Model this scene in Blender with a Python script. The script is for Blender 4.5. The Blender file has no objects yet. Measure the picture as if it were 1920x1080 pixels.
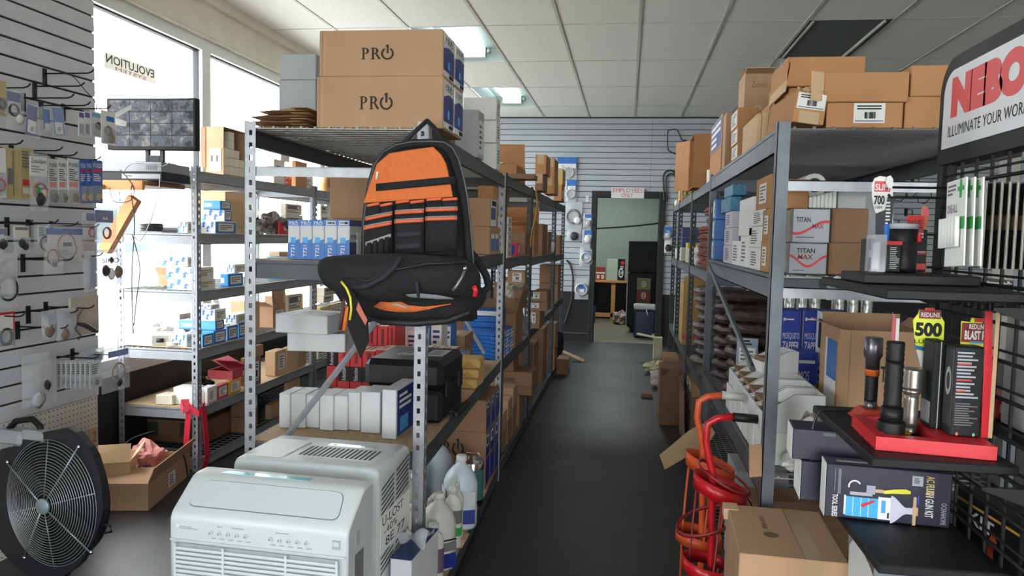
import bpy, math, random
from mathutils import Vector, Matrix, Euler

random.seed(7)
SC = bpy.context.scene
COL = SC.collection
PI = math.pi

# ------------------------------------------------------------------ camera, world, lights, exposure
F_PX, YAW, PITCH, ROLL, EYE = 1432.0, 0.148, 0.0668, 0.0235, 1.41


def cam_axes():
    cy, sy = math.cos(YAW), math.sin(YAW)
    f = Vector((-sy, cy, 0)); r = Vector((cy, sy, 0)); u = Vector((0, 0, 1))
    f2 = f * math.cos(PITCH) - u * math.sin(PITCH)
    u2 = u * math.cos(PITCH) + f * math.sin(PITCH)
    r3 = r * math.cos(ROLL) + u2 * math.sin(ROLL)
    u3 = u2 * math.cos(ROLL) - r * math.sin(ROLL)
    return r3, u3, f2


R_AX, U_AX, F_AX = cam_axes()
cam = bpy.data.cameras.new('camera')
cam.sensor_width = 36.0
cam.lens = 36.0 * F_PX / 1920.0
cam.clip_start = 0.05
cam.clip_end = 200
camo = bpy.data.objects.new('camera', cam)
COL.objects.link(camo)
mw = Matrix.Identity(4)
for i in range(3):
    mw[i][0] = R_AX[i]; mw[i][1] = U_AX[i]; mw[i][2] = -F_AX[i]
mw[2][3] = EYE
camo.matrix_world = mw
SC.camera = camo

SC.view_settings.view_transform = 'Standard'
SC.view_settings.look = 'None'
SC.view_settings.gamma = 1.0
SC.view_settings.use_curve_mapping = False
SC.view_settings.exposure = 2.0
SC.cycles.use_denoising = True
SC.cycles.max_bounces = 8
SC.cycles.diffuse_bounces = 5
SC.cycles.glossy_bounces = 3
SC.cycles.transmission_bounces = 4
SC.cycles.transparent_max_bounces = 24
SC.cycles.caustics_reflective = False
SC.cycles.caustics_refractive = False
SC.cycles.sample_clamp_indirect = 6.0

world = bpy.data.worlds.new('overcast_sky')
SC.world = world
world.use_nodes = True
SKY = 3.6
wb = world.node_tree.nodes['Background']
wb.inputs[0].default_value = (0.93, 0.97, 1.0, 1)
wb.inputs[1].default_value = SKY


def portal(name, loc, rot, sx, sy):
    l = bpy.data.lights.new(name, 'AREA')
    l.shape = 'RECTANGLE'; l.size = sx; l.size_y = sy
    l.cycles.is_portal = True
    o = bpy.data.objects.new(name, l); COL.objects.link(o)
    o.location = loc; o.rotation_euler = rot
    return o


# daylight enters through the side windows and through the shop front behind the camera (portals only guide the sampling)
portal('daylight_side', (-3.02, 3.0, 1.65), (0, -PI / 2, 0), 2.3, 12.4)
portal('daylight_front', (1.15, -3.42, 1.25), (PI / 2, 0, 0), 4.2, 2.0)


# ------------------------------------------------------------------ measuring helpers
def ray(x, y):
    return R_AX * ((x - 960) / F_PX) - U_AX * ((y - 540) / F_PX) + F_AX


def onY(x, y, Y):
    d = ray(x, y); t = Y / d.y
    return Vector((d.x * t, Y, EYE + d.z * t))


def onX(x, y, X):
    d = ray(x, y); t = X / d.x
    return Vector((X, d.y * t, EYE + d.z * t))


def onZ(x, y, Z):
    d = ray(x, y); t = (Z - EYE) / d.z
    return Vector((d.x * t, d.y * t, Z))


# ------------------------------------------------------------------ materials
def lin(c):
    c = c / 255.0
    return c / 12.92 if c <= 0.04045 else ((c + 0.055) / 1.055) ** 2.4


def rgb(h):
    h = h.lstrip('#')
    return (lin(int(h[0:2], 16)), lin(int(h[2:4], 16)), lin(int(h[4:6], 16)), 1.0)


MATS = {}


def M(name, col='#808080', rough=0.6, metal=0.0, noise=0.0, scale=12.0, alpha=1.0, emit=0.0, bump=0.0, spec=0.5, stretch=None):
    if name in MATS:
        return MATS[name]
    m = bpy.data.materials.new(name); m.use_nodes = True
    nt = m.node_tree; b = nt.nodes['Principled BSDF']
    c = rgb(col)
    b.inputs['Base Color'].default_value = c
    b.inputs['Roughness'].default_value = rough
    b.inputs['Metallic'].default_value = metal
    b.inputs['Specular IOR Level'].default_value = spec
    if noise or bump:
        tc = nt.nodes.new('ShaderNodeTexCoord'); nz = nt.nodes.new('ShaderNodeTexNoise')
        nz.inputs['Scale'].default_value = scale; nz.inputs['Detail'].default_value = 5
        src = tc.outputs['Object']
        if stretch:
            mp = nt.nodes.new('ShaderNodeMapping'); mp.inputs['Scale'].default_value = stretch
            nt.links.new(src, mp.inputs[0]); src = mp.outputs[0]
        nt.links.new(src, nz.inputs['Vector'])
        if noise:
            mx = nt.nodes.new('ShaderNodeMix'); mx.data_type = 'RGBA'
            mx.inputs['A'].default_value = tuple(min(1, v * (1 + noise)) for v in c[:3]) + (1,)
            mx.inputs['B'].default_value = tuple(v * (1 - noise) for v in c[:3]) + (1,)
            rp = nt.nodes.new('ShaderNodeMapRange')
            rp.inputs['From Min'].default_value = 0.3; rp.inputs['From Max'].default_value = 0.7
            nt.links.new(nz.outputs['Fac'], rp.inputs['Value'])
            nt.links.new(rp.outputs['Result'], mx.inputs['Factor'])
            nt.links.new(mx.outputs['Result'], b.inputs['Base Color'])
        if bump:
            bp = nt.nodes.new('ShaderNodeBump'); bp.inputs['Strength'].default_value = bump; bp.inputs['Distance'].default_value = 0.004
            nt.links.new(nz.outputs['Fac'], bp.inputs['Height']); nt.links.new(bp.outputs['Normal'], b.inputs['Normal'])
    if emit:
        b.inputs['Emission Color'].default_value = c
        b.inputs['Emission Strength'].default_value = emit
    if alpha < 1:
        # thin clear film or pane: transparent with a fresnel gloss
        nt.nodes.remove(b)
        out = nt.nodes['Material Output']
        tr = nt.nodes.new('ShaderNodeBsdfTransparent'); gl = nt.nodes.new('ShaderNodeBsdfGlossy'); df = nt.nodes.new('ShaderNodeBsdfDiffuse')
        gl.inputs['Roughness'].default_value = rough; df.inputs['Color'].default_value = c
        m1 = nt.nodes.new('ShaderNodeMixShader'); m1.inputs[0].default_value = alpha
        nt.links.new(tr.outputs[0], m1.inputs[1]); nt.links.new(df.outputs[0], m1.inputs[2])
        lw = nt.nodes.new('ShaderNodeLayerWeight'); lw.inputs['Blend'].default_value = 0.5
        pw = nt.nodes.new('ShaderNodeMath'); pw.operation = 'POWER'; pw.inputs[1].default_value = 5
        nt.links.new(lw.outputs['Facing'], pw.inputs[0])
        fr = nt.nodes.new('ShaderNodeMapRange'); fr.inputs['To Min'].default_value = 0.03; fr.inputs['To Max'].default_value = 0.6
        nt.links.new(pw.outputs[0], fr.inputs['Value'])
        m2 = nt.nodes.new('ShaderNodeMixShader')
        nt.links.new(fr.outputs[0], m2.inputs[0]); nt.links.new(m1.outputs[0], m2.inputs[1]); nt.links.new(gl.outputs[0], m2.inputs[2])
        if bump:
            nt.links.new(bp.outputs['Normal'], gl.inputs['Normal'])
        nt.links.new(m2.outputs[0], out.inputs[0])
    MATS[name] = m
    return m


CARD = M('cardboard', '#ac896a', 0.85, noise=0.07, scale=6, bump=0.06)
CARD_D = M('cardboard_brown', '#8a6950', 0.85, noise=0.08, scale=6, bump=0.06)
CARD_P = M('cardboard_pale', '#c8a883', 0.85, noise=0.06, scale=6, bump=0.06)
CARD_O = M('cardboard_orange', '#ae7e54', 0.85, noise=0.06, scale=6, bump=0.06)
CARD_Y = M('cardboard_yellow', '#c2a05f', 0.8, noise=0.08, scale=8)
CARD_IN = M('cardboard_inside', '#6f5338', 0.9)
PLY = M('particle_board', '#b39776', 0.8, noise=0.18, scale=60)
TAPE = M('packing_tape', '#b59a78', 0.3)
TAPE_C = M('clear_tape', '#a98c69', 0.22)
PAPER = M('white_paper', '#dcdcd8', 0.7)
INK = M('black_ink', '#161616', 0.7)
INK_BR = M('brown_ink', '#33231a', 0.8)
INK_G = M('grey_ink', '#6d6d6f', 0.8)
WHITE = M('white_card', '#d9d9d6', 0.55, noise=0.02)
GREYC = M('grey_card', '#a9abae', 0.6, noise=0.03)
GREYC2 = M('pale_grey_card', '#c3c4c6', 0.55, noise=0.03)
CREAM = M('cream_card', '#d6d0bd', 0.6)
BLUE = M('blue_print', '#1f67b5', 0.4)
BLUE_L = M('sky_blue_print', '#3f9bd6', 0.4)
BLUE_D = M('navy_print', '#20307c', 0.4)
BLUE_Z = M('cobalt_print', '#2b3f9e', 0.4)
RED = M('red_print', '#c8262c', 0.4)
RED_P = M('red_plastic', '#c9202b', 0.35)
RED_S = M('red_steel', '#b5161f', 0.3)
RED_D = M('dark_red_paint', '#7f1f20', 0.45, noise=0.1)
ORANGE = M('orange_steel', '#d2562a', 0.4)
PINK = M('pink_print', '#d8586b', 0.5)
YEL = M('yellow_print', '#d9cf35', 0.4)
YELF = M('fluorescent_yellow', '#dfe83a', 0.4)
GREEN = M('green_print', '#2f9a4a', 0.4)
BLACK = M('black_plastic', '#131416', 0.5, spec=.35)
BLACK_M = M('black_metal', '#151618', 0.55, noise=0.15, scale=30, spec=.3)
BLACK_C = M('black_cloth', '#15161a', 0.9, noise=0.2, scale=90, bump=0.25)
GREY_CL = M('grey_cloth', '#77777a', 0.9)
ORANGE_C = M('orange_cloth', '#cf6a2f', 0.8, noise=0.06, scale=70, bump=0.2)
PURPLE = M('dark_violet_print', '#262436', 0.3)
STEEL_A = M('galvanised_grey_steel', '#9b9ea2', 0.4, 0.55, noise=0.12, scale=25)
STEEL_L = M('grey_painted_steel', '#85898e', 0.5, 0.15, noise=0.07, scale=18)
STEEL_R = M('dull_grey_steel', '#60656a', 0.42, 0.35, noise=0.12, scale=14)
STEEL_D = M('dark_grey_steel', '#494d51', 0.5, 0.2, noise=0.12, scale=14)
WIRE = M('zinc_wire', '#8f908d', 0.45, 0.5)
WIRE_D = M('dull_wire', '#5d5d5c', 0.45, 0.5)
CHROME = M('chrome', '#c8c8c8', 0.18, 1.0)
FILM = M('clear_film', '#e6eaee', 0.15, alpha=0.2, bump=0.7, scale=40)
FILM_H = M('hazy_film', '#d6dade', 0.2, alpha=0.45, bump=0.8, scale=30)
BLISTER = M('clear_blister', '#c9cdd2', 0.12, alpha=0.28, bump=0.3, scale=20)
GLASS = M('window_glass', '#eef4f4', 0.02, alpha=0.02)
WOOD = M('orange_pine', '#c58a4f', 0.55, noise=0.12, scale=5, stretch=(1, 12, 12))
WOOD_D = M('dark_oak', '#7b5a45', 0.6, noise=0.15, scale=5, stretch=(12, 1, 12))


# ------------------------------------------------------------------ mesh builder
class MB:
    def __init__(s):
        s.v = []; s.f = []; s.mi = []; s.mats = []; s.sm = []

    def m(s, mat):
        if mat not in s.mats:
            s.mats.append(mat)
        return s.mats.index(mat)

    def raw(s, vs, fs, mat, smooth=False, tf=None):
        o = len(s.v); k = s.m(mat)
        for p in vs:
            p = Vector(p)
            s.v.append(tf @ p if tf else p)
        for f in fs:
            s.f.append([o + i for i in f]); s.mi.append(k); s.sm.append(smooth)
        return s

    def box(s, x0, y0, z0, x1, y1, z1, mat, tf=None, ch=0.0):
        c = min(ch, abs(x1 - x0) * .4, abs(y1 - y0) * .4, abs(z1 - z0) * .4)
        if c <= 0:
            vs = [(x0, y0, z0), (x1, y0, z0), (x1, y1, z0), (x0, y1, z0), (x0, y0, z1), (x1, y0, z1), (x1, y1, z1), (x0, y1, z1)]
            fs = [(0, 3, 2, 1), (4, 5, 6, 7), (0, 1, 5, 4), (1, 2, 6, 5), (2, 3, 7, 6), (3, 0, 4, 7)]
            return s.raw(vs, fs, mat, False, tf)
        X = (x0, x1); Y = (y0, y1); Z = (z0, z1); vs = []; idx = {}
        for i in (0, 1):
            for j in (0, 1):
                for k in (0, 1):
                    sx = 1 if i == 0 else -1; sy = 1 if j == 0 else -1; sz = 1 if k == 0 else -1
                    for a, d in (('x', (0, sy * c, sz * c)), ('y', (sx * c, 0, sz * c)), ('z', (sx * c, sy * c, 0))):
                        idx[(i, j, k, a)] = len(vs); vs.append((X[i] + d[0], Y[j] + d[1], Z[k] + d[2]))
        g = lambda i, j, k, a: idx[(i, j, k, a)]
        fs = []
        for i in (0, 1):
            q = [g(i, 0, 0, 'x'), g(i, 1, 0, 'x'), g(i, 1, 1, 'x'), g(i, 0, 1, 'x')]; fs.append(q if i else q[::-1])
            q = [g(0, i, 0, 'y'), g(1, i, 0, 'y'), g(1, i, 1, 'y'), g(0, i, 1, 'y')]; fs.append(q[::-1] if i else q)
            q = [g(0, 0, i, 'z'), g(1, 0, i, 'z'), g(1, 1, i, 'z'), g(0, 1, i, 'z')]; fs.append(q if i else q[::-1])
        for i in (0, 1):
            for j in (0, 1):
                q = [g(i, j, 0, 'x'), g(i, j, 0, 'y'), g(i, j, 1, 'y'), g(i, j, 1, 'x')]; fs.append(q if (i + j) % 2 == 1 else q[::-1])
                q = [g(i, 0, j, 'x'), g(i, 0, j, 'z'), g(i, 1, j, 'z'), g(i, 1, j, 'x')]; fs.append(q[::-1] if (i + j) % 2 == 1 else q)
                q = [g(0, i, j, 'y'), g(0, i, j, 'z'), g(1, i, j, 'z'), g(1, i, j, 'y')]; fs.append(q if (i + j) % 2 == 1 else q[::-1])
        for i in (0, 1):
            for j in (0, 1):
                for k in (0, 1):
                    q = [g(i, j, k, 'x'), g(i, j, k, 'y'), g(i, j, k, 'z')]
                    fs.append(q if (i + j + k) % 2 == 1 else q[::-1])
        return s.raw(vs, fs, mat, False, tf)

    def prism(s, pts, z0, z1, mat, tf=None, smooth=False):
        n = len(pts)
        vs = [(x, y, z0) for x, y in pts] + [(x, y, z1) for x, y in pts]
        fs = [tuple(range(n))[::-1], tuple(range(n, 2 * n))]
        s.raw(vs, fs, mat, False, tf)
        o = len(s.v) - 2 * n; k = s.m(mat)
        for i in range(n):
            j = (i + 1) % n
            s.f.append([o + i, o + j, o + n + j, o + n + i]); s.mi.append(k); s.sm.append(smooth)
        return s

    def tube(s, pts, r, mat, n=8, closed=False, smooth=True, tf=None, cap=True):
        pts = [Vector(p) for p in pts]; N = len(pts)
        rs = r if isinstance(r, (list, tuple)) else [r] * N
        vs = []; fs = []
        up = None
        for i, p in enumerate(pts):
            if closed:
                t = pts[(i + 1) % N] - pts[i - 1]
            else:
                t = pts[min(i + 1, N - 1)] - pts[max(i - 1, 0)]
            if t.length < 1e-9:
                t = Vector((0, 0, 1))
            t.normalize()
            if up is None:
                up = Vector((0, 0, 1)) if abs(t.z) < .9 else Vector((1, 0, 0))
            a = t.cross(up)
            if a.length < 1e-6:
                a = t.cross(Vector((0, 1, 0)))
            a.normalize(); b = t.cross(a); b.normalize(); up = -b if (-b).dot(up) > 0 else b
            for k in range(n):
                w = 2 * PI * k / n
                vs.append(p + a * (rs[i] * math.cos(w)) + b * (rs[i] * math.sin(w)))
        for i in range(N if closed else N - 1):
            j = (i + 1) % N
            for k in range(n):
                l = (k + 1) % n
                fs.append((i * n + k, i * n + l, j * n + l, j * n + k))
        s.raw(vs, fs, mat, smooth, tf)
        if cap and not closed:
            o = len(s.v) - len(vs); q = s.m(mat)
            s.f.append([o + k for k in range(n)][::-1]); s.mi.append(q); s.sm.append(False)
            s.f.append([o + (N - 1) * n + k for k in range(n)]); s.mi.append(q); s.sm.append(False)
        return s

    def lathe(s, prof, mat, n=24, tf=None, smooth=True, sx=1.0, sy=1.0):
        vs = []; fs = []
        for r, z in prof:
            for k in range(n):
                w = 2 * PI * k / n
                vs.append((r * math.cos(w) * sx, r * math.sin(w) * sy, z))
        L = len(prof)
        for i in range(L - 1):
            for k in range(n):
                l = (k + 1) % n
                fs.append((i * n + k, i * n + l, (i + 1) * n + l, (i + 1) * n + k))
        s.raw(vs, fs, mat, smooth, tf)
        o = len(s.v) - len(vs); q = s.m(mat)
        if prof[0][0] > 1e-5:
            s.f.append([o + k for k in range(n)][::-1]); s.mi.append(q); s.sm.append(False)
        if prof[-1][0] > 1e-5:
            s.f.append([o + (L - 1) * n + k for k in range(n)]); s.mi.append(q); s.sm.append(False)
        return s

    def cyl(s, p, q, r, mat, n=16, r2=None):
        return s.tube([p, q], [r, r if r2 is None else r2], mat, n)

    def grid(s, fn, nu, nv, mat, smooth=True, tf=None):
        vs = [fn(i / nu, j / nv) for j in range(nv + 1) for i in range(nu + 1)]
        fs = [(j * (nu + 1) + i, j * (nu + 1) + i + 1, (j + 1) * (nu + 1) + i + 1, (j + 1) * (nu + 1) + i) for j in range(nv) for i in range(nu)]
        return s.raw(vs, fs, mat, smooth, tf)

    def build(s, name, parent=None, loc=None, rz=0.0, solid=0.0):
        me = bpy.data.meshes.new(name)
        me.from_pydata([tuple(p) for p in s.v], [], s.f)
        for mt in s.mats:
            me.materials.append(mt)
        me.polygons.foreach_set('material_index', s.mi)
        me.polygons.foreach_set('use_smooth', s.sm)
        me.update()
        o = bpy.data.objects.new(name, me); COL.objects.link(o)
        if parent is not None:
            o.parent = parent
        if loc is not None:
            o.location = loc
        if rz:
            o.rotation_euler = (0, 0, rz)
        if solid:
            md = o.modifiers.new('thickness', 'SOLIDIFY'); md.thickness = solid; md.offset = 0
        return o


def tag(o, label, cat, group=None, kind=None):
    o['label'] = label; o['category'] = cat
    if group:
        o['group'] = group
    if kind:
        o['kind'] = kind
    return o


def thing(name, label, cat, loc=(0, 0, 0), rz=0.0, group=None):
    o = bpy.data.objects.new(name, None); COL.objects.link(o)
    o.empty_display_size = 0.05
    o.location = loc; o.rotation_euler = (0, 0, rz)
    return tag(o, label, cat, group)


def struct(mb, name, parent=None, label=None):
    o = mb.build(name, parent)
    if parent is None:
        o['kind'] = 'structure'
    return o


def dup(root, loc=None, rz=None, label=None, group=None):
    def cp(o, par):
        c = o.copy(); COL.objects.link(c)
        if par is not None:
            c.parent = par
        for ch in KIDS.get(o.name, []):
            k = cp(ch, c)
            KIDS.setdefault(c.name, []).append(k)
        return c
    KIDS = {}
    def walk(o):
        ks = [x for x in o.children]
        if ks:
            KIDS[o.name] = ks
        for x in ks:
            walk(x)
    walk(root)
    r = cp(root, None)
    if loc is not None:
        r.location = loc
    if rz is not None:
        r.rotation_euler[2] = rz
    if label:
        r['label'] = label
    if group:
        r['group'] = group
    return r


# ------------------------------------------------------------------ lettering
_TXT = {}


def glyphs(txt, bold=0.0):
    """2-D outline mesh of a text, scaled so that its bounding box starts at 0,0; returns verts, faces, width, height"""
    key = (txt, bold)
    if key in _TXT:
        return _TXT[key]
    cu = bpy.data.curves.new('lettering', 'FONT'); cu.body = txt; cu.size = 1.0; cu.offset = bold; cu.resolution_u = 5 if len(txt) <= 6 else 2
    o = bpy.data.objects.new('lettering', cu); COL.objects.link(o)
    dg = bpy.context.evaluated_depsgraph_get()
    me = o.evaluated_get(dg).to_mesh()
    vs = [(v.co.x, v.co.y) for v in me.vertices]; fs = [tuple(p.vertices) for p in me.polygons]
    o.evaluated_get(dg).to_mesh_clear()
    bpy.data.objects.remove(o); bpy.data.curves.remove(cu)
    x0 = min(v[0] for v in vs); y0 = min(v[1] for v in vs); x1 = max(v[0] for v in vs); y1 = max(v[1] for v in vs)
    vs = [(a - x0, b - y0) for a, b in vs]
    _TXT[key] = (vs, fs, x1 - x0, y1 - y0)
    return _TXT[key]


def face_tf(face, w, d, h):
    """frame of a box face: u right, v up, n out; the box is centred in x,y and stands on z=0"""
    if face == 'F': o, u, v, n, a, b = (-w / 2, -d / 2, 0), (1, 0, 0), (0, 0, 1), (0, -1, 0), w, h
    elif face == 'B': o, u, v, n, a, b = (w / 2, d / 2, 0), (-1, 0, 0), (0, 0, 1), (0, 1, 0), w, h
    elif face == 'R': o, u, v, n, a, b = (w / 2, -d / 2, 0), (0, 1, 0), (0, 0, 1), (1, 0, 0), d, h
    elif face == 'L': o, u, v, n, a, b = (-w / 2, d / 2, 0), (0, -1, 0), (0, 0, 1), (-1, 0, 0), d, h
    else: o, u, v, n, a, b = (-w / 2, -d / 2, h), (1, 0, 0), (0, 1, 0), (0, 0, 1), w, d
    return Vector(o), Vector(u), Vector(v), Vector(n), a, b


class Ink:
    """prints flat marks on one face, each a sheet 0.3 mm thick"""
    def __init__(s, mb, frame):
        s.mb = mb; s.o, s.u, s.v, s.n, s.a, s.b = frame; s.lift = 0.0004

    def P(s, x, y, e):
        return s.o + s.u * (x * s.a) + s.v * (y * s.b) + s.n * e

    def rect(s, x0, y0, x1, y1, mat):
        s.lift += 0.00012; e = s.lift
        q = [(x0, y0), (x1, y0), (x1, y1), (x0, y1)]
        vs = [s.P(x, y, -0.0002) for x, y in q] + [s.P(x, y, e) for x, y in q]
        s.mb.raw(vs, [(4, 5, 6, 7), (0, 1, 5, 4), (1, 2, 6, 5), (2, 3, 7, 6), (3, 0, 4, 7)], mat); return s

    def poly(s, pts, mat):
        s.lift += 0.00012; e = s.lift
        s.mb.raw([s.P(x, y, e) for x, y in pts], [tuple(range(len(pts)))], mat); return s

    def strip(s, L, Rr, mat):
        s.lift += 0.00012; e = s.lift; n = len(L)
        s.mb.raw([s.P(x, y, e) for x, y in L] + [s.P(x, y, e) for x, y in Rr], [(i, i + 1, n + i + 1, n + i) for i in range(n - 1)], mat); return s

    def text(s, txt, x0, y0, x1, y1, mat, bold=0.0, rot=0, mirror=False):
        vs, fs, W, H = glyphs(txt, bold); s.lift += 0.00012; e = s.lift
        out = []
        for a, b in vs:
            p, q = a / W, b / H
            if mirror: p = 1 - p
            if rot == 90: p, q = 1 - q, p
            elif rot == -90: p, q = q, 1 - p
            elif rot == 180: p, q = 1 - p, 1 - q
            out.append(s.P(x0 + (x1 - x0) * p, y0 + (y1 - y0) * q, e))
        s.mb.raw(out, fs, mat); return s

    def lines(s, x0, y0, x1, y1, n, mat, seed=0, vert=False, fill=.5):
        rnd = random.Random(seed)
        for i in range(n):
            t = (i + .5) / n
            if vert:
                c = x0 + (x1 - x0) * t; hw = (x1 - x0) / n * fill / 2 * rnd.uniform(.5, 1.4)
                s.rect(c - hw, y0, c + hw, y1, mat)
            else:
                c = y1 - (y1 - y0) * t; hh = (y1 - y0) / n * fill / 2
                s.rect(x0, c - hh, x0 + (x1 - x0) * rnd.uniform(.55, 1), c + hh, mat)
        return s

    def barcode(s, x0, y0, x1, y1, seed=0):
        return s.lines(x0, y0, x1, y1, 9, INK, seed, True, .75)

    def arc(s, cx, cy, r0, r1, a0, a1, mat, n=20, asp=1.0):
        L = []; Rr = []
        for i in range(n + 1):
            w = a0 + (a1 - a0) * i / n
            L.append((cx + r0 * math.cos(w) * asp, cy + r0 * math.sin(w))); Rr.append((cx + r1 * math.cos(w) * asp, cy + r1 * math.sin(w)))
        return s.strip(L, Rr, mat)

    def power_logo(s, x0, y0, x1, y1, mat):
        """serif P and R followed by a power ring with a 1 in its gap"""
        X = lambda t: x0 + (x1 - x0) * t
        Y = lambda t: y0 + (y1 - y0) * t
        k = (x1 - x0) / (y1 - y0)
        def letter(o, leg):
            s.rect(X(o + .035), Y(.03), X(o + .095), Y(.80), mat)
            for yy in (.02, .76):
                s.rect(X(o), Y(yy), X(o + .13), Y(yy + .045), mat)
            cx, cy = o + .11, .59
            L = []; Rr = []
            for i in range(13):
                w = PI / 2 - PI * i / 12
                L.append((X(cx + .055 * math.cos(w)), Y(cy + .155 * math.sin(w)))); Rr.append((X(cx + .125 * math.cos(w)), Y(cy + .215 * math.sin(w))))
            s.strip(L, Rr, mat)
            s.rect(X(o + .09), Y(cy + .155), X(cx + .001), Y(cy + .215), mat); s.rect(X(o + .09), Y(cy - .215), X(cx + .001), Y(cy - .155), mat)
            if leg:
                s.poly([(X(o + .13), Y(.40)), (X(o + .20), Y(.40)), (X(o + .31), Y(.02)), (X(o + .235), Y(.02))], mat)
        letter(0, False); letter(.29, True)
        cx, cy = .80, .40; L = []; Rr = []
        for i in range(29):
            w = PI / 2 + .55 + (2 * PI - 1.1) * i / 28
            L.append((X(cx + .135 * math.cos(w)), Y(cy + .31 * math.sin(w)))); Rr.append((X(cx + .195 * math.cos(w)), Y(cy + .42 * math.sin(w))))
        s.strip(L, Rr, mat)
        s.rect(X(.775), Y(.42), X(.83), Y(1.0), mat)
        s.poly([(X(.73), Y(.86)), (X(.775), Y(.88)), (X(.775), Y(1.0))], mat)
        return s

# ------------------------------------------------------------------ the setting
XL, XR, YF, YB, HC = -2.95, 4.6, -3.4, 10.5, 3.055
WALL_W = M('white_wall_paint', '#c9c6bb', 0.7, noise=0.03, scale=4)
WALL_CR = M('cream_wall_paint', '#d3cfc1', 0.7, noise=0.04, scale=5)
WALL_K = M('black_wall_paint', '#1b1c1f', 0.7, noise=0.2, scale=8)
SLAT_W = M('white_slatwall', '#c6c9ce', 0.45, noise=0.04, scale=3)
SLAT_B = M('grey_slatwall', '#a9aeb4', 0.45, noise=0.04, scale=3)
GROOVE = M('dark_groove', '#2a2422', 0.7)
FRAME_A = M('window_aluminium', '#c9ccca', 0.45, 0.1)
GASKET = M('black_gasket', '#2b2b2e', 0.6)
BLOCK = M('grey_green_block_paint', '#8d9a92', 0.6, noise=0.05, scale=3)
CONC = M('back_room_concrete', '#6b6657', 0.55, noise=0.15, scale=4)


def floor_mat():
    m = bpy.data.materials.new('dark_vinyl_tile'); m.use_nodes = True
    nt = m.node_tree; b = nt.nodes['Principled BSDF']
    tc = nt.nodes.new('ShaderNodeTexCoord')
    br = nt.nodes.new('ShaderNodeTexBrick'); br.offset = 0.0
    br.inputs['Scale'].default_value = 1.0; br.inputs['Brick Width'].default_value = 0.61; br.inputs['Row Height'].default_value = 0.61
    br.inputs['Mortar Size'].default_value = 0.003
    br.inputs['Color1'].default_value = rgb('#313234'); br.inputs['Color2'].default_value = rgb('#2b2c2e'); br.inputs['Mortar'].default_value = rgb('#242526')
    nt.links.new(tc.outputs['Object'], br.inputs['Vector'])
    nz = nt.nodes.new('ShaderNodeTexNoise'); nz.inputs['Scale'].default_value = 2.2; nz.inputs['Detail'].default_value = 8; nz.inputs['Roughness'].default_value = .65
    nt.links.new(tc.outputs['Object'], nz.inputs['Vector'])
    mx = nt.nodes.new('ShaderNodeMix'); mx.data_type = 'RGBA'; mx.blend_type = 'MULTIPLY'; mx.inputs['Factor'].default_value = 0.6
    rm = nt.nodes.new('ShaderNodeMapRange'); rm.inputs['From Min'].default_value = .3; rm.inputs['From Max'].default_value = .7; rm.inputs['To Min'].default_value = .6; rm.inputs['To Max'].default_value = 1.15
    nt.links.new(nz.outputs['Fac'], rm.inputs['Value'])
    nt.links.new(br.outputs['Color'], mx.inputs['A']); nt.links.new(rm.outputs['Result'], mx.inputs['B'])
    nt.links.new(mx.outputs['Result'], b.inputs['Base Color'])
    r2 = nt.nodes.new('ShaderNodeMapRange'); r2.inputs['To Min'].default_value = .3; r2.inputs['To Max'].default_value = .55
    nt.links.new(nz.outputs['Fac'], r2.inputs['Value']); nt.links.new(r2.outputs['Result'], b.inputs['Roughness'])
    return m


def ceil_mat(name, col):
    m = bpy.data.materials.new(name); m.use_nodes = True
    nt = m.node_tree; b = nt.nodes['Principled BSDF']; b.inputs['Roughness'].default_value = .9; b.inputs['Specular IOR Level'].default_value = .2
    tc = nt.nodes.new('ShaderNodeTexCoord'); nz = nt.nodes.new('ShaderNodeTexNoise'); nz.inputs['Scale'].default_value = 110; nz.inputs['Detail'].default_value = 3
    nt.links.new(tc.outputs['Object'], nz.inputs['Vector'])
    cr = nt.nodes.new('ShaderNodeValToRGB'); cr.color_ramp.elements[0].position = .30; cr.color_ramp.elements[1].position = .40
    c = rgb(col); cr.color_ramp.elements[0].color = tuple(v * .62 for v in c[:3]) + (1,); cr.color_ramp.elements[1].color = c
    nt.links.new(nz.outputs['Fac'], cr.inputs['Fac']); nt.links.new(cr.outputs['Color'], b.inputs['Base Color'])
    return m


mb = MB(); mb.box(XL, YF, -0.1, XR, YB + .0, 0, floor_mat()); struct(mb, 'floor')
mb = MB(); mb.box(-2.0, YB, -0.1, 2.2, 14.1, -0.001, CONC); struct(mb, 'floor_back_room')

TILE_M = ceil_mat('ceiling_tile', '#dfded8'); TILE_DK = ceil_mat('dark_ceiling_tile', '#5f645f')
GX, GY, TW, TL = -0.568, 6.0, 0.61, 1.22
LIGHTS = [(-2, 0), (-2, 2), (2, -5), (-2, -5), (4, -5), (4, -3)]  # first two are in view; the other four are unseen, added as fill light
DARK = [(3, 0), (3, 2)]
mb = MB()
for i in range(-4, 9):
    for j in range(-8, 5):
        x0 = max(GX + TW * i, XL - .1); x1 = min(GX + TW * (i + 1), XR + .1); y0 = max(GY + TL * j, YF - .12); y1 = min(GY + TL * (j + 1), YB + .1)
        if x1 - x0 < .01 or y1 - y0 < .01 or (i, j) in LIGHTS:
            continue
        mb.box(x0, y0, HC, x1, y1, HC + .012, TILE_DK if (i, j) in DARK else TILE_M)
struct(mb, 'ceiling')
mb = MB(); TB = M('ceiling_t_bar', '#b9b8b0', 0.5)
for i in range(-3, 9):
    x = GX + TW * i
    if XL < x < XR:
        mb.box(x - .012, YF, HC - .006, x + .012, YB, HC + .001, TB)
for j in range(-7, 4):
    y = GY + TL * j
    mb.box(XL, y - .006, HC - .004, XR, y + .006, HC + .0005, TB)
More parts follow.
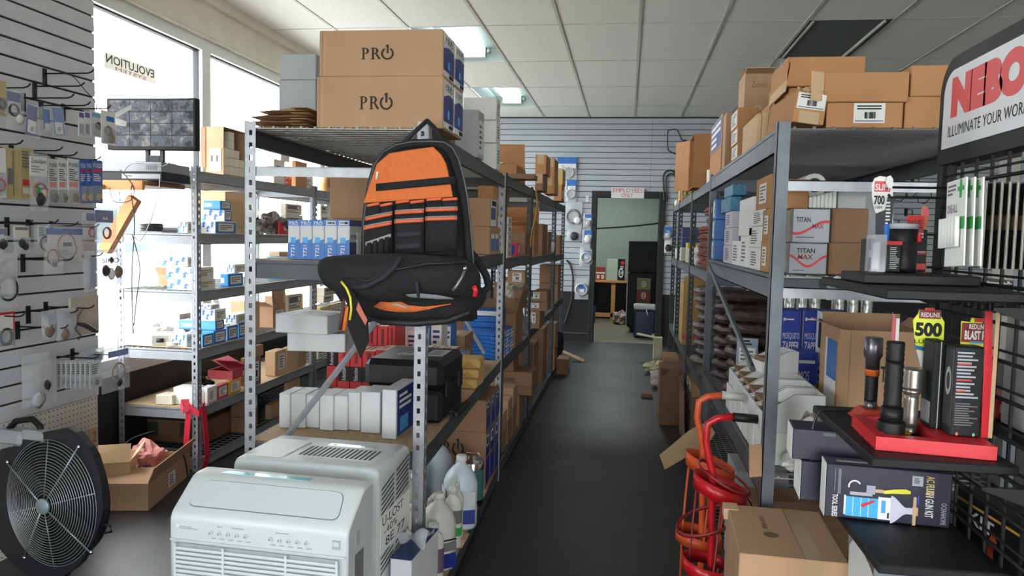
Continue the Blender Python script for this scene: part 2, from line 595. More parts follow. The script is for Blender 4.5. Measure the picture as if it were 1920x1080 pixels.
mb.box(1.30, 6.03, HC - .012, 1.315, 7.2, HC, TB); mb.box(1.80, 6.03, HC - .02, 1.815, 7.2, HC, TB)
struct(mb, 'trim_1')['label'] = 'ceiling grid of thin metal bars'

TUBE = M('lit_fluorescent_tube', '#eefcff', 0.3, emit=3.5)
PAN = M('white_reflector', '#a3afac', 0.35)
for n, (i, j) in enumerate(LIGHTS):
    x0, y0 = GX + TW * i, GY + TL * j
    lab = ['recessed fluorescent ceiling light just behind the top carton on the left rack', 'recessed fluorescent ceiling light furthest back, near the slatted back wall'][n] if n < 2 else 'added unseen fluorescent ceiling light over the shop front, ' + ('left', 'left', 'middle', 'left', 'right front', 'right rear')[n]
    t = thing('ceiling_light', lab, 'ceiling light', (x0 + TW / 2, y0 + TL / 2, HC), group='fluorescent ceiling lights')
    b = MB(); w, l, dz = TW / 2 - .014, TL / 2 - .008, .11
    b.box(-w, -l, dz, w, l, dz + .01, PAN)
    for s in (-1, 1):
        b.raw([(s * w, -l, 0), (s * w, l, 0), (s * w * .72, l - .03, dz), (s * w * .72, -l + .03, dz)], [(0, 1, 2, 3)], PAN)
        b.raw([(-w, s * l, 0), (w, s * l, 0), (w * .72, s * (l - .03), dz), (-w * .72, s * (l - .03), dz)], [(0, 1, 2, 3)], PAN)
    b.build('reflector', t)
    for k in (-.06, .06):
        b = MB(); b.tube([(k, -l + .08, .055), (k, l - .08, .055)], .017, TUBE, 12); b.build('fluorescent_tube', t)
    for s in (-1, 1):
        b = MB(); b.box(-.12, s * (l - .075) - .02, .02, .12, s * (l - .075) + .02, dz, PAN); b.build('lamp_holder', t)
    b = MB(); b.tube([(w * .55, l - .12, .05), (w * .55, l - .12, .09)], .02, M('grey_knob', '#77807e', .4), 10); b.build('catch', t)

# left wall: dark wall below, windows, cream beam above
mb = MB(); mb.box(XL - .15, YF, 0, XL, YB, .56, WALL_K); mb.box(XL - .16, YF, .545, XL + .012, YB, .575, FRAME_A); struct(mb, 'wall_left')
mb = MB()
mb.box(XL - .15, YF, 2.735, XL, YB, HC + .012, WALL_CR)
mb.box(XL, YF, HC - .075, XL + .035, YB, HC, WALL_CR); mb.box(XL, YF, 2.735, XL + .03, YB, 2.765, WALL_CR); mb.box(XL + .03, YF, 2.745, XL + .036, YB, 2.755, WALL_W)
struct(mb, 'wall_left_beam')
ws = [(-3.4, -1.2), (-1.2, 1.2), (1.2, 3.2), (3.2, 5.06), (5.06, 7.3), (7.3, 9.2), (9.2, 10.5)]
for n, (a, b_) in enumerate(ws):
    mb = MB(); x0, x1 = XL - .1, XL - .005
    mb.box(x0, a, .575, x1, a + .055, 2.735, FRAME_A); mb.box(x0, b_ - .055, .575, x1, b_, 2.735, FRAME_A)
    mb.box(x0, a + .055, 2.655, x1, b_ - .055, 2.735, FRAME_A); mb.box(x0, a + .055, .575, x1, b_ - .055, .64, FRAME_A)
    mb.box(x0 + .03, b_ - .062, .64, x1 - .03, b_ - .055, 2.655, GASKET); mb.box(x0 + .03, a + .055, .64, x1 - .03, a + .062, 2.655, GASKET)
    mb.box(x0 + .03, a + .06, 2.645, x1 - .03, b_ - .06, 2.655, GASKET)
    w = struct(mb, 'window_%d' % (n + 1))
    g = MB(); g.box(x0 + .04, a + .056, .64, x0 + .046, b_ - .056, 2.65, GLASS); g.build('window_pane', w)

# slatted panel that stands in front of the windows on the left, pegboard below it
SX, SY1 = -2.55, 3.38
mb = MB(); z = 2.258 - .0762 * 22
zz = []
while z < HC - .02:
    zz.append(z); z += .0762
mb.box(SX - .03, -.2, zz[0], SX - .012, SY1, HC, GROOVE)
for z in zz:
    mb.box(SX - .014, -.2, z + .0045, SX, SY1, min(z + .0762 - .0045, HC), SLAT_W, ch=.0015)
mb.box(SX - .1, SY1 - .02, 0, SX - .03, SY1, HC, WALL_W)
mb.box(SX - .1, -.2, 0, SX - .03, -.15, HC, WALL_W)
struct(mb, 'wall_left_slatted')


def peg_mat():
    m = bpy.data.materials.new('white_pegboard'); m.use_nodes = True
    nt = m.node_tree; b = nt.nodes['Principled BSDF']; b.inputs['Roughness'].default_value = .6
    tc = nt.nodes.new('ShaderNodeTexCoord'); sep = nt.nodes.new('ShaderNodeSeparateXYZ'); nt.links.new(tc.outputs['Object'], sep.inputs[0])
    def md(op, a, v=None):
        n = nt.nodes.new('ShaderNodeMath'); n.operation = op; nt.links.new(a, n.inputs[0])
        if v is not None:
            if isinstance(v, float): n.inputs[1].default_value = v
            else: nt.links.new(v, n.inputs[1])
        return n.outputs[0]
    P = .0254
    ax = []
    for k in ('Y', 'Z'):
        f = md('FRACT', md('DIVIDE', sep.outputs[k], P)); d = md('SUBTRACT', f, .5); ax.append(md('MULTIPLY', d, d))
    r = md('ADD', ax[0], ax[1]); inside = md('LESS_THAN', r, .018)
    mx = nt.nodes.new('ShaderNodeMix'); mx.data_type = 'RGBA'; nt.links.new(inside, mx.inputs['Factor'])
    mx.inputs['A'].default_value = rgb('#d6d3ca'); mx.inputs['B'].default_value = rgb('#1e1d1c')
    nt.links.new(mx.outputs['Result'], b.inputs['Base Color'])
    return m


mb = MB(); mb.box(SX - .03, -.2, .0, SX - .008, SY1, zz[0] + .001, peg_mat()); struct(mb, 'wall_left_pegboard')

# back wall: slats, dark dado, doorway
D0, D1, DZ = -.42, .41, 1.975
mb = MB(); zb = .68
for x0, x1, z0, z1 in ((XL, D0, 0, HC), (D1, XR, 0, HC), (D0, D1, DZ, HC)):
    mb.box(x0, YB + .02, z0, x1, YB + .12, z1, WALL_K)
z = zb
while z < HC - .02:
    z1 = min(z + .0762 - .0085, HC)
    for x0, x1 in ((XL, .28), (.283, 2.72), (2.723, XR)):
        segs = [(x0, x1)] if z >= DZ else [(a, b) for a, b in ((x0, min(x1, D0)), (max(x0, D1), x1)) if b > a]
        for a, b in segs:
            mb.box(a, YB, z, b, YB + .018, z1, SLAT_B)
    z += .0762
mb.box(XL, YB + .004, 0, D0, YB + .02, zb - .004, WALL_K); mb.box(D1, YB + .004, 0, XR, YB + .02, zb - .004, WALL_K)
mb.box(XL, YB + .012, zb, D0, YB + .02, HC, GROOVE); mb.box(D1, YB + .012, zb, XR, YB + .02, HC, GROOVE); mb.box(D0, YB + .012, DZ, D1, YB + .02, HC, GROOVE)
struct(mb, 'wall_back')
mb = MB(); DF = M('black_door_frame', '#141416', .6)
mb.box(D0 - .075, YB - .035, 0, D0, YB + .13, DZ + .085, DF, ch=.004); mb.box(D1, YB - .035, 0, D1 + .085, YB + .13, DZ + .085, DF, ch=.004)
mb.box(D0, YB - .035, DZ, D1, YB + .13, DZ + .085, DF, ch=.004)
struct(mb, 'door_1')
mb = MB(); mb.box(XL, YB - .012, 0, D0 - .075, YB + .004, .09, DF); mb.box(D1 + .085, YB - .012, 0, XR, YB + .004, .09, DF); mb.box(XL, YB - .012, .105, D0 - .075, YB + .003, .112, M('grey_trim_line', '#6d6f72', .5))
struct(mb, 'baseboard_back')

# the room behind the doorway
mb = MB()
mb.box(-2.0, 14.0, 0, 2.2, 14.1, 2.7, BLOCK); mb.box(-2.1, YB + .12, 0, -2.0, 14.1, 2.7, BLOCK); mb.box(2.2, YB + .12, 0, 2.3, 14.1, 2.7, BLOCK)
mb.box(-2.0, YB + .12, 2.7, 2.2, 14.1, 2.75, WALL_W)
struct(mb, 'wall_back_room')
la = bpy.data.lights.new('back_room_lamp', 'AREA'); la.shape = 'RECTANGLE'; la.size = 1.1; la.size_y = .25; la.energy = 13; la.color = (.92, 1, .96)
lo = bpy.data.objects.new('back_room_lamp', la); COL.objects.link(lo); lo.location = (-.5, 12.4, 2.64)

# right wall and the shop front behind the camera
mb = MB(); mb.box(XR, YF, 0, XR + .1, YB + .1, HC, WALL_W); struct(mb, 'wall_right')
mb = MB()
mb.box(XL, YF - .12, 0, XR, YF, .3, WALL_K); mb.box(XL, YF - .12, 2.2, XR, YF, HC + .012, WALL_CR)
mb.box(XL, YF - .12, .3, -.9, YF, 2.2, WALL_W); mb.box(3.2, YF - .12, .3, XR, YF, 2.2, WALL_W)
for x in (-.9, 1.15, 3.1):
    mb.box(x, YF - .12, .3, x + .1, YF, 2.2, FRAME_A)
struct(mb, 'wall_front')
mb = MB(); mb.box(-.8, YF - .07, .3, 3.1, YF - .062, 2.2, GLASS); struct(mb, 'window_8')

# outside: pavement and a parked van
mb = MB(); PAVE = M('pale_pavement', '#cfcfca', .9, noise=.08, scale=.6)
mb.box(-60, -40, -.2, XL - .15, 50, -.05, PAVE); mb.box(XL - .15, -40, -.2, 30, YF - .12, -.05, PAVE)
struct(mb, 'ground_outside')

# ------------------------------------------------------------------ shelving racks
def post_mesh(h, sx, sy, mat, holes=(True, True), w=.038, pitch=.0405, hw=.011, hh=.017):
    """an L-shaped upright; its corner is the origin, flanges run along sx*X and sy*Y; punched holes are real openings"""
    b = MB(); t = .0025
    def fl(axis, sg, punched):
        def bx(u0, u1, z0, z1):
            a, c = sorted((u0 * sg, u1 * sg))
            o = (0, t) if axis == 'x' else (0, t)
            if axis == 'x':
                ya, yb = sorted((0, t * sy)); b.box(a, ya, z0, c, yb, z1, mat)
            else:
                xa, xb = sorted((0, t * sx)); b.box(xa, a, z0, xb, c, z1, mat)
        if not punched:
            bx(0, w, 0, h); return
        u0 = (w - hw) / 2 + .002; bx(0, u0, 0, h); bx(u0 + hw, w, 0, h)
        z = 0; zn = .02
        while zn < h:
            bx(u0, u0 + hw, z, min(zn, h)); z = zn + hh; zn += pitch
        if z < h:
            bx(u0, u0 + hw, z, h)
    fl('x', sx, holes[0]); fl('y', sy, holes[1])
    return b


def rack(label, x0, x1, y0, y1, h, levels, mat, beam_mat, rz=0.0, pitch=.0405, holes=(True, True), group='steel storage racks', bh=.062, ties=(), posts=(1, 1, 1, 1), hole=(.011, .017)):
    """levels: (z of deck top, deck kind, front beam?)"""
    t = thing('storage_rack', label, 'shelving rack', (x1, y0, 0), rz, group)
    W, L = x1 - x0, y1 - y0
    cache = {}
    for k, (px, py, sx, sy) in enumerate(((-W, 0, 1, 1), (0, 0, -1, 1), (-W, L, 1, -1), (0, L, -1, -1))):
        if not posts[k]:
            continue
        post_mesh(h, sx, sy, mat, holes, pitch=pitch, hw=hole[0], hh=hole[1]).build('post', t, (px, py, 0))
    for z, deck, fb in levels:
        z -= .002
        for xx, sg in ((-W + .003, 1), (-.003, -1)):
            b = MB(); a, c = sorted((xx, xx + sg * .028)); a2, c2 = sorted((xx, xx + sg * .004))
            b.box(a2, .004, z - bh, c2, L - .004, z + .0005, beam_mat); b.box(a, .004, z - .014, c, L - .004, z - .011, beam_mat); b.box(a2, .004, z - bh, (c2 if sg > 0 else c2), L - .004, z - bh + .004, beam_mat)
            a3, c3 = sorted((xx, xx + sg * .014)); b.box(a3, .004, z - bh, c3, L - .004, z - bh + .003, beam_mat)
            b.build('long_beam', t)
        for yy, sg in ((.003, 1), (L - .003, -1)):
            if sg == 1 and not fb:
                continue
            b = MB(); a, c = sorted((yy, yy + sg * .004)); a2, c2 = sorted((yy, yy + sg * .024))
            b.box(-W + .04, a, z - bh, -.04, c, z - .001, beam_mat); b.box(-W + .04, a2, z - .014, -.04, c2, z - .011, beam_mat)
            b.build('cross_beam', t)
        b = MB()
        if deck == 'board':
            b.box(-W + .006, .03, z - .011, -.006, L - .03, z, PLY)
            b.build('shelf_board', t)
        else:
            wm = WIRE if deck == 'wire' else WIRE_D; r = .0017
            dx, dy = (.052, .052) if deck == 'wire' else (.3, .036)
            nx = max(2, round(W / dx)); ny = max(2, round(L / dy))
            for i in range(nx + 1):
                x = -W + .012 + (W - .024) * i / nx; b.box(x - r, .006, z - .004, x + r, L - .006, z, wm)
            for i in range(ny + 1):
                y = .008 + (L - .016) * i / ny; b.box(-W + .006, y - r, z - .008, -.006, y + r, z - .004, wm)
            for i in range(12):
                x = -W + .05 + (W - .1) * i / 11; b.box(x - .004, .004, z - .006, x + .004, .012, z + .001, wm)
            b.build('wire_deck', t)
    for z, yy in ties:
        b = MB(); b.box(-W + .01, yy, z - .016, -.01, yy + .003, z + .016, STEEL_A); b.box(-W + .01, yy, z + .013, -.01, yy + .02, z + .016, STEEL_A)
        b.build('tie_bar', t)
    return t


A_TOP, A_MID, A_LOW, A_BOT = 1.752, 1.318, .705, .085
rackA = rack('grey punched steel rack nearest the camera on the left, carrying the two power-logo cartons', -1.247, -.632, 2.38, 4.30, 1.768,
             [(A_TOP, 'wire', False), (A_MID, 'board', True), (A_LOW, 'board', True), (A_BOT, 'board', True)], STEEL_A, STEEL_D, rz=.03,
             ties=((1.605, .004), (1.605, 1.90)))
for z0, z1, y, xa, xb in ((.73, 1.27, .012, -.47, -.06), (1.27, .74, 1.9, -.42, -.10)):
    b = MB(); b.tube([(xa, y, z0), (xb, y, z1)], .011, STEEL_A, 6, smooth=False); b.build('diagonal_brace', rackA)
BX = -.69
rackB = rack('dark steel rack second along the left side of the aisle', BX - .62, BX, 4.33, 5.53, 1.775,
             [(1.762, 'wire', True), (1.285, 'board', True), (.69, 'wire', True), (.085, 'wire', True)], STEEL_D, STEEL_D)
rackC = rack('dark steel rack third along the left side of the aisle', BX - .62, BX, 5.55, 7.40, 1.775,
             [(1.762, 'wire', True), (1.265, 'board', True), (.72, 'wire', True), (.085, 'wire', True)], STEEL_D, STEEL_D)
rackD = rack('dark steel rack fourth along the left side, closest to the doorway', BX - .62, BX, 7.42, 8.50, 1.775,
             [(1.762, 'wire', True), (1.24, 'board', True), (.75, 'wire', True), (.085, 'wire', True)], STEEL_D, STEEL_D)
RX = .437
R_TOP, R_MID, R_LOW, R_BOT = 1.762, 1.315, .69, .085
rackR = rack('dull steel rack nearest the camera on the right, holding the silver boxes', RX, RX + .72, 2.42, 4.32, 1.775,
             [(R_TOP, 'close', False), (R_MID, 'wire', False), (R_LOW, 'wire', False), (R_BOT, 'wire', True)], STEEL_R, STEEL_R, holes=(False, False), ties=((1.585, .004), (1.585, 1.88), (1.26, .004)), bh=.075)
for p, q in (((-.72, 1.75, 1.28), (-.72, .25, .98)),):
    b = MB(); b.tube([p, q], .011, STEEL_R, 6, smooth=False); b.build('diagonal_brace', rackR)
b = MB(); b.tube([(-.64, -.012, .30), (-.42, -.012, .47)], .012, CHROME, 8); b.build('diagonal_brace', rackR)
RB = .457
rackS = rack('dark steel rack second along the right side of the aisle, with the red coil stacks', RB, RB + .62, 4.34, 5.75, 1.775,
             [(1.762, 'close', True), (1.235, 'wire', True), (.575, 'wire', True), (.085, 'wire', True)], STEEL_D, STEEL_R)
rackT = rack('dark steel rack third along the right side of the aisle', RB, RB + .62, 5.77, 7.15, 1.775,
             [(1.762, 'close', True), (1.235, 'wire', True), (.56, 'wire', True), (.085, 'wire', True)], STEEL_D, STEEL_R)
rackU = rack('dark steel rack furthest back on the right side, by the doorway', RB, RB + .62, 7.17, 8.05, 1.775,
             [(1.762, 'close', True), (1.235, 'wire', True), (.56, 'wire', True), (.085, 'wire', True)], STEEL_D, STEEL_R)
LX0, LX1, LY = -2.93, -2.425, 4.05
L_Z = (1.745, 1.388, 1.057, .717, .374, .075)
rackL = rack('grey punched window rack nearest the slatted panel, red strap on its corner', LX0, LX1, LY, 5.70, 1.77,
             [(L_Z[0], 'wire', True), (L_Z[1], 'wire', True), (L_Z[2], 'wire', True), (L_Z[3], 'wire', True), (L_Z[4], 'board', True), (L_Z[5], 'wire', True)], STEEL_L, STEEL_L)
rackL2 = rack('grey punched steel rack under the window, further along, behind the bundled cartons', LX0, LX1, 5.72, 7.55, 1.77,
              [(L_Z[0], 'wire', True), (L_Z[1], 'wire', True), (L_Z[2], 'wire', True), (L_Z[3], 'wire', True), (L_Z[4], 'wire', True), (L_Z[5], 'wire', True)], STEEL_L, STEEL_L)
rackL3 = rack('grey punched steel rack under the window at the far end of the row', LX0, LX1, 7.57, 9.40, 1.77,
              [(L_Z[0], 'wire', True), (L_Z[1], 'wire', True), (L_Z[2], 'wire', True), (L_Z[3], 'wire', True), (L_Z[5], 'wire', True)], STEEL_L, STEEL_L)

# ------------------------------------------------------------------ box helpers
DIM = {}
ORD = ['first', 'second', 'third', 'fourth', 'fifth', 'sixth', 'seventh', 'eighth', 'ninth', 'tenth', 'eleventh', 'twelfth', 'thirteenth', 'fourteenth', 'fifteenth', 'sixteenth']


def block(label, c, w, d, h, mat, name='cardboard_box', cat='box', rz=0.0, group=None, ch=.0025, tilt=None):
    b = MB(); b.box(-w / 2, -d / 2, 0, w / 2, d / 2, h, mat, ch=ch)
    o = b.build(name, None, c, rz)
    if tilt:
        o.rotation_euler = (tilt[0], tilt[1], rz)
    tag(o, label, cat, group); DIM[o.name] = (w, d, h)
    return o


def box(label, px, Y, dep, z0=None, mat=None, **k):
    """front face seen at pixel rectangle px on the plane at distance Y; stands on z0"""
    mat = mat or CARD
    x0, y0, x1, y1 = px
    a, c, t = onY(x0, y1, Y), onY(x1, y1, Y), onY((x0 + x1) / 2, y0, Y)
    zb = min(a.z, c.z) if z0 is None else z0
    return block(label, ((a.x + c.x) / 2, Y + dep / 2, zb), c.x - a.x, dep, max(.008, t.z - zb), mat, **k)


def cbox(label, xs, yt, z0, X, mat=None, side='R', **k):
    """two faces seen: xs = (far edge of front, shared corner, far edge of flank); flank lies on the plane x = X"""
    mat = mat or CARD
    yref = yt + 20
    q = onX(xs[1], yref, X); Y0 = q.y
    Y1 = onX(xs[2], yref, X).y
    f = onY(xs[0], yref, Y0).x
    top = onX(xs[1], yt, X).z
    w = abs(X - f)
    cx = X - w / 2 if side == 'R' else X + w / 2
    return block(label, (cx, (Y0 + Y1) / 2, z0), w, Y1 - Y0, max(.008, top - z0), mat, **k)


def mark(o, name, face, fn, label=None):
    b = MB(); w, d, h = DIM[o.name]
    fn(Ink(b, face_tf(face, w, d, h)))
    c = b.build(name, o)
    if label:
        c['label'] = label
    return c


def tape(o, across=False, front=True):
    def f(i):
        w, d, h = DIM[o.name]
        if across: i.rect(0, .46, 1, .54, TAPE)
        else: i.rect(.5 - .024 / w, 0, .5 + .024 / w, 1, TAPE).rect(.5 - .0012 / w, 0, .5 + .0012 / w, 1, CARD_IN)
    mark(o, 'packing_tape', 'T', f)
    if front and not across:
        w, d, h = DIM[o.name]
        mark(o, 'packing_tape', 'F', lambda i: i.rect(.5 - .024 / w, max(.0, 1 - .07 / h), .5 + .024 / w, 1, TAPE))
    return o


def stick(o, face, x0, y0, x1, y1, seed=0, kind='barcode'):
    def f(i):
        i.rect(x0, y0, x1, y1, PAPER); W = x1 - x0; H = y1 - y0
        if kind == 'barcode':
            i.barcode(x0 + W * .35, y0 + H * .22, x0 + W * .7, y0 + H * .55, seed); i.lines(x0 + W * .1, y0 + H * .65, x1 - W * .1, y1 - H * .08, 2, INK, seed)
            i.rect(x0 + W * .05, y0 + H * .08, x1 - W * .05, y0 + H * .12, BLUE_D)
        elif kind == 'text':
            i.lines(x0 + W * .12, y0 + H * .1, x1 - W * .1, y1 - H * .1, 5, INK_G, seed)
        elif kind == 'plain':
            pass
    mark(o, 'paper_label', face, f)
    return o


def scrap_print(o, face, seed=0, cols=None, n=3):
    """a few lines of print near the middle of a face"""
    mark(o, 'printed_text', face, lambda i: i.lines(.2, .35, .8, .65, n, cols or INK_BR, seed))
    return o


def open_carton(label, c, w, d, h, mat=None, rz=0.0, flaps=((0, 100), (1, 100), (2, 100), (3, 100)), fl=.5, name='open_cardboard_box', cat='box', group=None, t=.004, inner=None, rot=None):
    """a hollow carton open at the top; flaps = (side, angle): 0 front, 1 right, 2 back, 3 left; angle 0 = shut, 180 = folded right down"""
    mat = mat or CARD; inn = inner or mat
    b = MB()
    b.box(-w / 2, -d / 2, 0, w / 2, d / 2, t, mat)
    for x0, y0, x1, y1 in ((-w / 2, -d / 2, w / 2, -d / 2 + t), (-w / 2, d / 2 - t, w / 2, d / 2), (-w / 2, -d / 2 + t, -w / 2 + t, d / 2 - t), (w / 2 - t, -d / 2 + t, w / 2, d / 2 - t)):
        b.box(x0, y0, t, x1, y1, h, mat)
    o = b.build(name, None, c, rz); tag(o, label, cat, group); DIM[o.name] = (w, d, h)
    if rot:
        o.rotation_euler = rot
    for s, ang in flaps:
        L = (w if s in (0, 2) else d) * .985; D = (d if s in (0, 2) else w) * fl
        f = MB(); f.box(-L / 2, 0, -t / 2, L / 2, D, t / 2, mat)
        q = f.build('carton_flap', o)
        a = math.radians(ang)
        if s == 0: q.location = (0, -d / 2 + t / 2, h); q.rotation_euler = Euler((a, 0, 0))
        if s == 2: q.location = (0, d / 2 - t / 2, h); q.rotation_euler = (Matrix.Rotation(PI, 4, 'Z') @ Matrix.Rotation(a, 4, 'X')).to_euler()
        if s == 3: q.location = (-w / 2 + t / 2, 0, h); q.rotation_euler = (Matrix.Rotation(-PI / 2, 4, 'Z') @ Matrix.Rotation(a, 4, 'X')).to_euler()
        if s == 1: q.location = (w / 2 - t / 2, 0, h); q.rotation_euler = (Matrix.Rotation(PI / 2, 4, 'Z') @ Matrix.Rotation(a, 4, 'X')).to_euler()
    return o


def kraft_envelope(label, c, w, d, rz, h=.016, group='kraft paper mailers'):
    b = MB(); rnd = random.Random(int(c[2] * 9999))
    n, m = 10, 6
    def top(u, v):
        e = min(u, 1 - u, v, 1 - v); return (-w / 2 + w * u, -d / 2 + d * v, .002 + h * min(1, e * 6) * (.75 + .25 * math.sin(9 * u + c[2] * 50) * math.cos(5 * v)))
    b.grid(top, n, m, M('kraft_paper', '#bd976d', .8, noise=.06, scale=9)); b.grid(lambda u, v: (-w / 2 + w * (1 - u), -d / 2 + d * v, 0), n, m, M('kraft_paper', '#bd976d'))
    o = b.build('paper_mailer', None, c, rz); tag(o, label, 'mailer', group)
    f = MB(); f.box(w / 2 - .06, -d / 2 + .004, h * .9, w / 2 - .002, d / 2 - .004, h * .9 + .001, M('kraft_flap', '#c7a177', .8)); f.build('sealing_flap', o)
    return o


# ------------------------------------------------------------------ left aisle rack, top deck
def pro_side(i):
    # two printed retail boxes showing in the open end of the carton
    for a, b in ((.03, .48), (.52, .97)):
        i.rect(a, .04, b, .96, WHITE); i.rect(a, .16, b, .62, BLUE_D); i.poly([(a, .62), (b, .62), (b, .70), ((a + b) / 2, .72)], BLUE_D)
        i.power_logo(a + .06, .76, b - .06, .92, INK_G); i.rect((a + b) / 2 - .03, .24, (a + b) / 2 + .03, .40, BLUE_L); i.barcode(a + .25, .06, b - .05, .13, 3)


T1 = box('brown carton with black power-ring logo, lower of the two on the left rack', (593, 143, 829, 237), 2.424, .30, A_TOP + .001, CARD, rz=.01)
T2 = box('brown carton with black power-ring logo, topmost of the two on the left rack', (598, 56, 829, 142), 2.424, .32, A_TOP + DIM[T1.name][2] + .001, CARD, rz=.01)
for o in (T1, T2):
    mark(o, 'printed_logo', 'F', lambda i: i.power_logo(.345, .36, .61, .68, INK_BR))
    mark(o, 'printed_box_end', 'R', pro_side, 'two blue and white retail boxes in the open end')
    w, d, h = DIM[o.name]
    mark(o, 'carton_crease', 'F', lambda i: i.rect(.022, .0, .026, 1, CARD_D).rect(.045, .02, .048, .9, CARD_P))
    tape(o, True)
cl = T1.matrix_basis.translation
for n, (x0, x1, y, ro, lb) in enumerate(((470, 590, 228, .02, 'lowest'), (463, 590, 219, -.05, 'second from the bottom'), (468, 590, 210, .06, 'third from the bottom'), (484, 590, 201, -.03, 'topmost'))):
    a, c = onY(x0, y, 2.45), onY(x1 - 8, y, 2.45)
    kraft_envelope('crumpled kraft paper mailer, %s of the pile beside the power-logo cartons' % lb, ((a.x + c.x) / 2, 2.55, A_TOP + .002 + n * .0185), c.x - a.x - .012, .22, ro * .3)
g1 = box('plain grey carton, lower of two behind the kraft mailers', (523, 150, 592, 197), 2.78, .3, A_TOP, GREYC)
g2 = box('plain grey carton, upper of two behind the kraft mailers', (525, 101, 592, 150), 2.78, .3, A_TOP + DIM[g1.name][2] + .001, GREYC)
tape(g2, True)
cbox('grey carton with yellow side label, beside the lower power-logo carton', (840, 897, 908), 205, A_TOP, -.655, GREYC)
stick(bpy.data.objects[list(DIM)[-1]], 'R', .1, .1, .9, .8, 4, 'text')
zt = A_TOP
for k, (yt, nm) in enumerate(((268, 'lowest'), (225, 'middle'), (182, 'topmost'))):
    o = cbox('white carton on top of the left rack, %s of a stack of three' % nm, (868, 931, 938), yt, zt, -.672, WHITE, group='white cartons on top of the left rack')
    stick(o, 'R', .1, .15, .9, .85, k, 'text'); zt += DIM[o.name][2] + .001

# ------------------------------------------------------------------ left aisle rack, middle deck
MID_X = [539.5, 562, 585, 608, 632, 656]
for k in range(5):
    o = box('slim blue and white retail box, %s from the left of five below the tie bar' % ORD[k], (MID_X[k], 412, MID_X[k + 1] - .8, 488), 2.44, .12, A_MID, GREYC2, name='retail_box', group='blue and white retail boxes on the middle deck')
    def fr(i, k=k):
        i.rect(0, .85, 1, 1, BLUE); i.rect(0, 0, 1, .40, BLUE); i.poly([(0, .40), (1, .40), (1, .52)], BLUE); i.rect(.25, .42, .68, .56, BLUE_L)
        if k < 3: i.power_logo(.12, .87, .9, .98, PAPER)
        else: i.rect(.15, .87, .9, .97, PAPER).barcode(.2, .89, .85, .95, k)
        i.text('T721' if k < 3 else 'T721', .3, .06, .62, .36, PAPER, .02, rot=90)
    mark(o, 'printed_front', 'F', fr)
    if k == 4:
        mark(o, 'printed_flank', 'R', lambda i: i.rect(0, 0, 1, .45, BLUE_D).rect(0, .85, 1, 1, BLUE_D).power_logo(.1, .52, .9, .66, BLUE_D).rect(.55, .12, .85, .7, PAPER))
o = box('thin flat grey-blue retail box lying on the middle deck behind the backpack', (658, 420, 690, 488), 2.62, .16, A_MID, BLUE_D, name='retail_box')
mark(o, 'printed_front', 'F', lambda i: i.rect(.1, .5, .9, .8, GREYC2).power_logo(.15, .82, .85, .95, PAPER))
o = box('plain brown carton under the larger plain carton on the middle deck', (616, 411, 712, 470), 2.92, .32, A_MID, CARD)
box('large plain brown carton stacked on another on the middle deck, left of the backpack', (618, 331, 706, 409), 2.95, .3, A_MID + DIM[o.name][2] + .001, CARD)
o = cbox('brown carton with blue side stickers at the right edge of the middle deck, lower', (800, 918, 937), 425, A_MID, -.672, CARD)
mark(o, 'side_sticker', 'R', lambda i: i.rect(.15, .15, .45, .75, BLUE).rect(.15, .58, .45, .75, PAPER).rect(.55, .15, .85, .75, BLUE).rect(.55, .58, .85, .75, PAPER))
z2 = A_MID + DIM[o.name][2] + .001
o = cbox('brown carton with white and blue side label at the right edge, upper of two', (800, 919, 934), 371, z2, -.672, CARD)
mark(o, 'side_sticker', 'R', lambda i: i.rect(.1, .03, .8, .97, PAPER).rect(.12, .25, .7, .68, BLUE_D).barcode(.2, .74, .7, .92, 5)); tape(o)
box('small brown carton on top of two stickered cartons, middle deck of the left rack', (896, 348, 925, 371), onX(922, 360, -.69).y + .04, .14, z2 + DIM[o.name][2] + .001, CARD_O)

# ------------------------------------------------------------------ left aisle rack, lower deck
xs = [523, 544, 573, 599, 625, 652, 676, 713]
for k in range(7):
    o = box('tall plain white box standing in a row behind the air conditioner, %s from the left' % ORD[k], (xs[k], [738, 739, 741, 741, 742, 736, 735][k], xs[k + 1] - .7, 812), 2.56 + .012 * (k % 3), .13, A_LOW, GREYC2, name='white_box', group='tall white boxes on the lower deck')
o = box('tall white box with a blue flank, right of the row by the post', (717, 731, 744, 818), 2.50, .22, A_LOW, GREYC2, name='white_box', rz=-.03)
mark(o, 'printed_flank', 'R', lambda i: i.rect(.06, .03, .97, .97, BLUE_D).lines(.15, .55, .8, .9, 3, PAPER, 1).rect(.2, .1, .6, .4, BLUE_L))
zr = A_LOW + .275
o = box('flat white box lying on the row of tall white boxes, lower', (536, 706, 640, 737), 2.60, .17, None, GREYC2, name='white_box', rz=.10)
o.location.z = zr; q = o
o = box('flat white box with printed top lying uppermost over the tall white boxes', (517, 684, 617, 716), 2.57, .19, None, GREYC2, name='white_box', rz=-.06)
o.location.z = zr + DIM[q.name][2] + .001
mark(o, 'printed_top', 'T', lambda i: i.rect(.2, .25, .8, .85, PAPER).lines(.3, .35, .7, .75, 3, GREYC, 2))

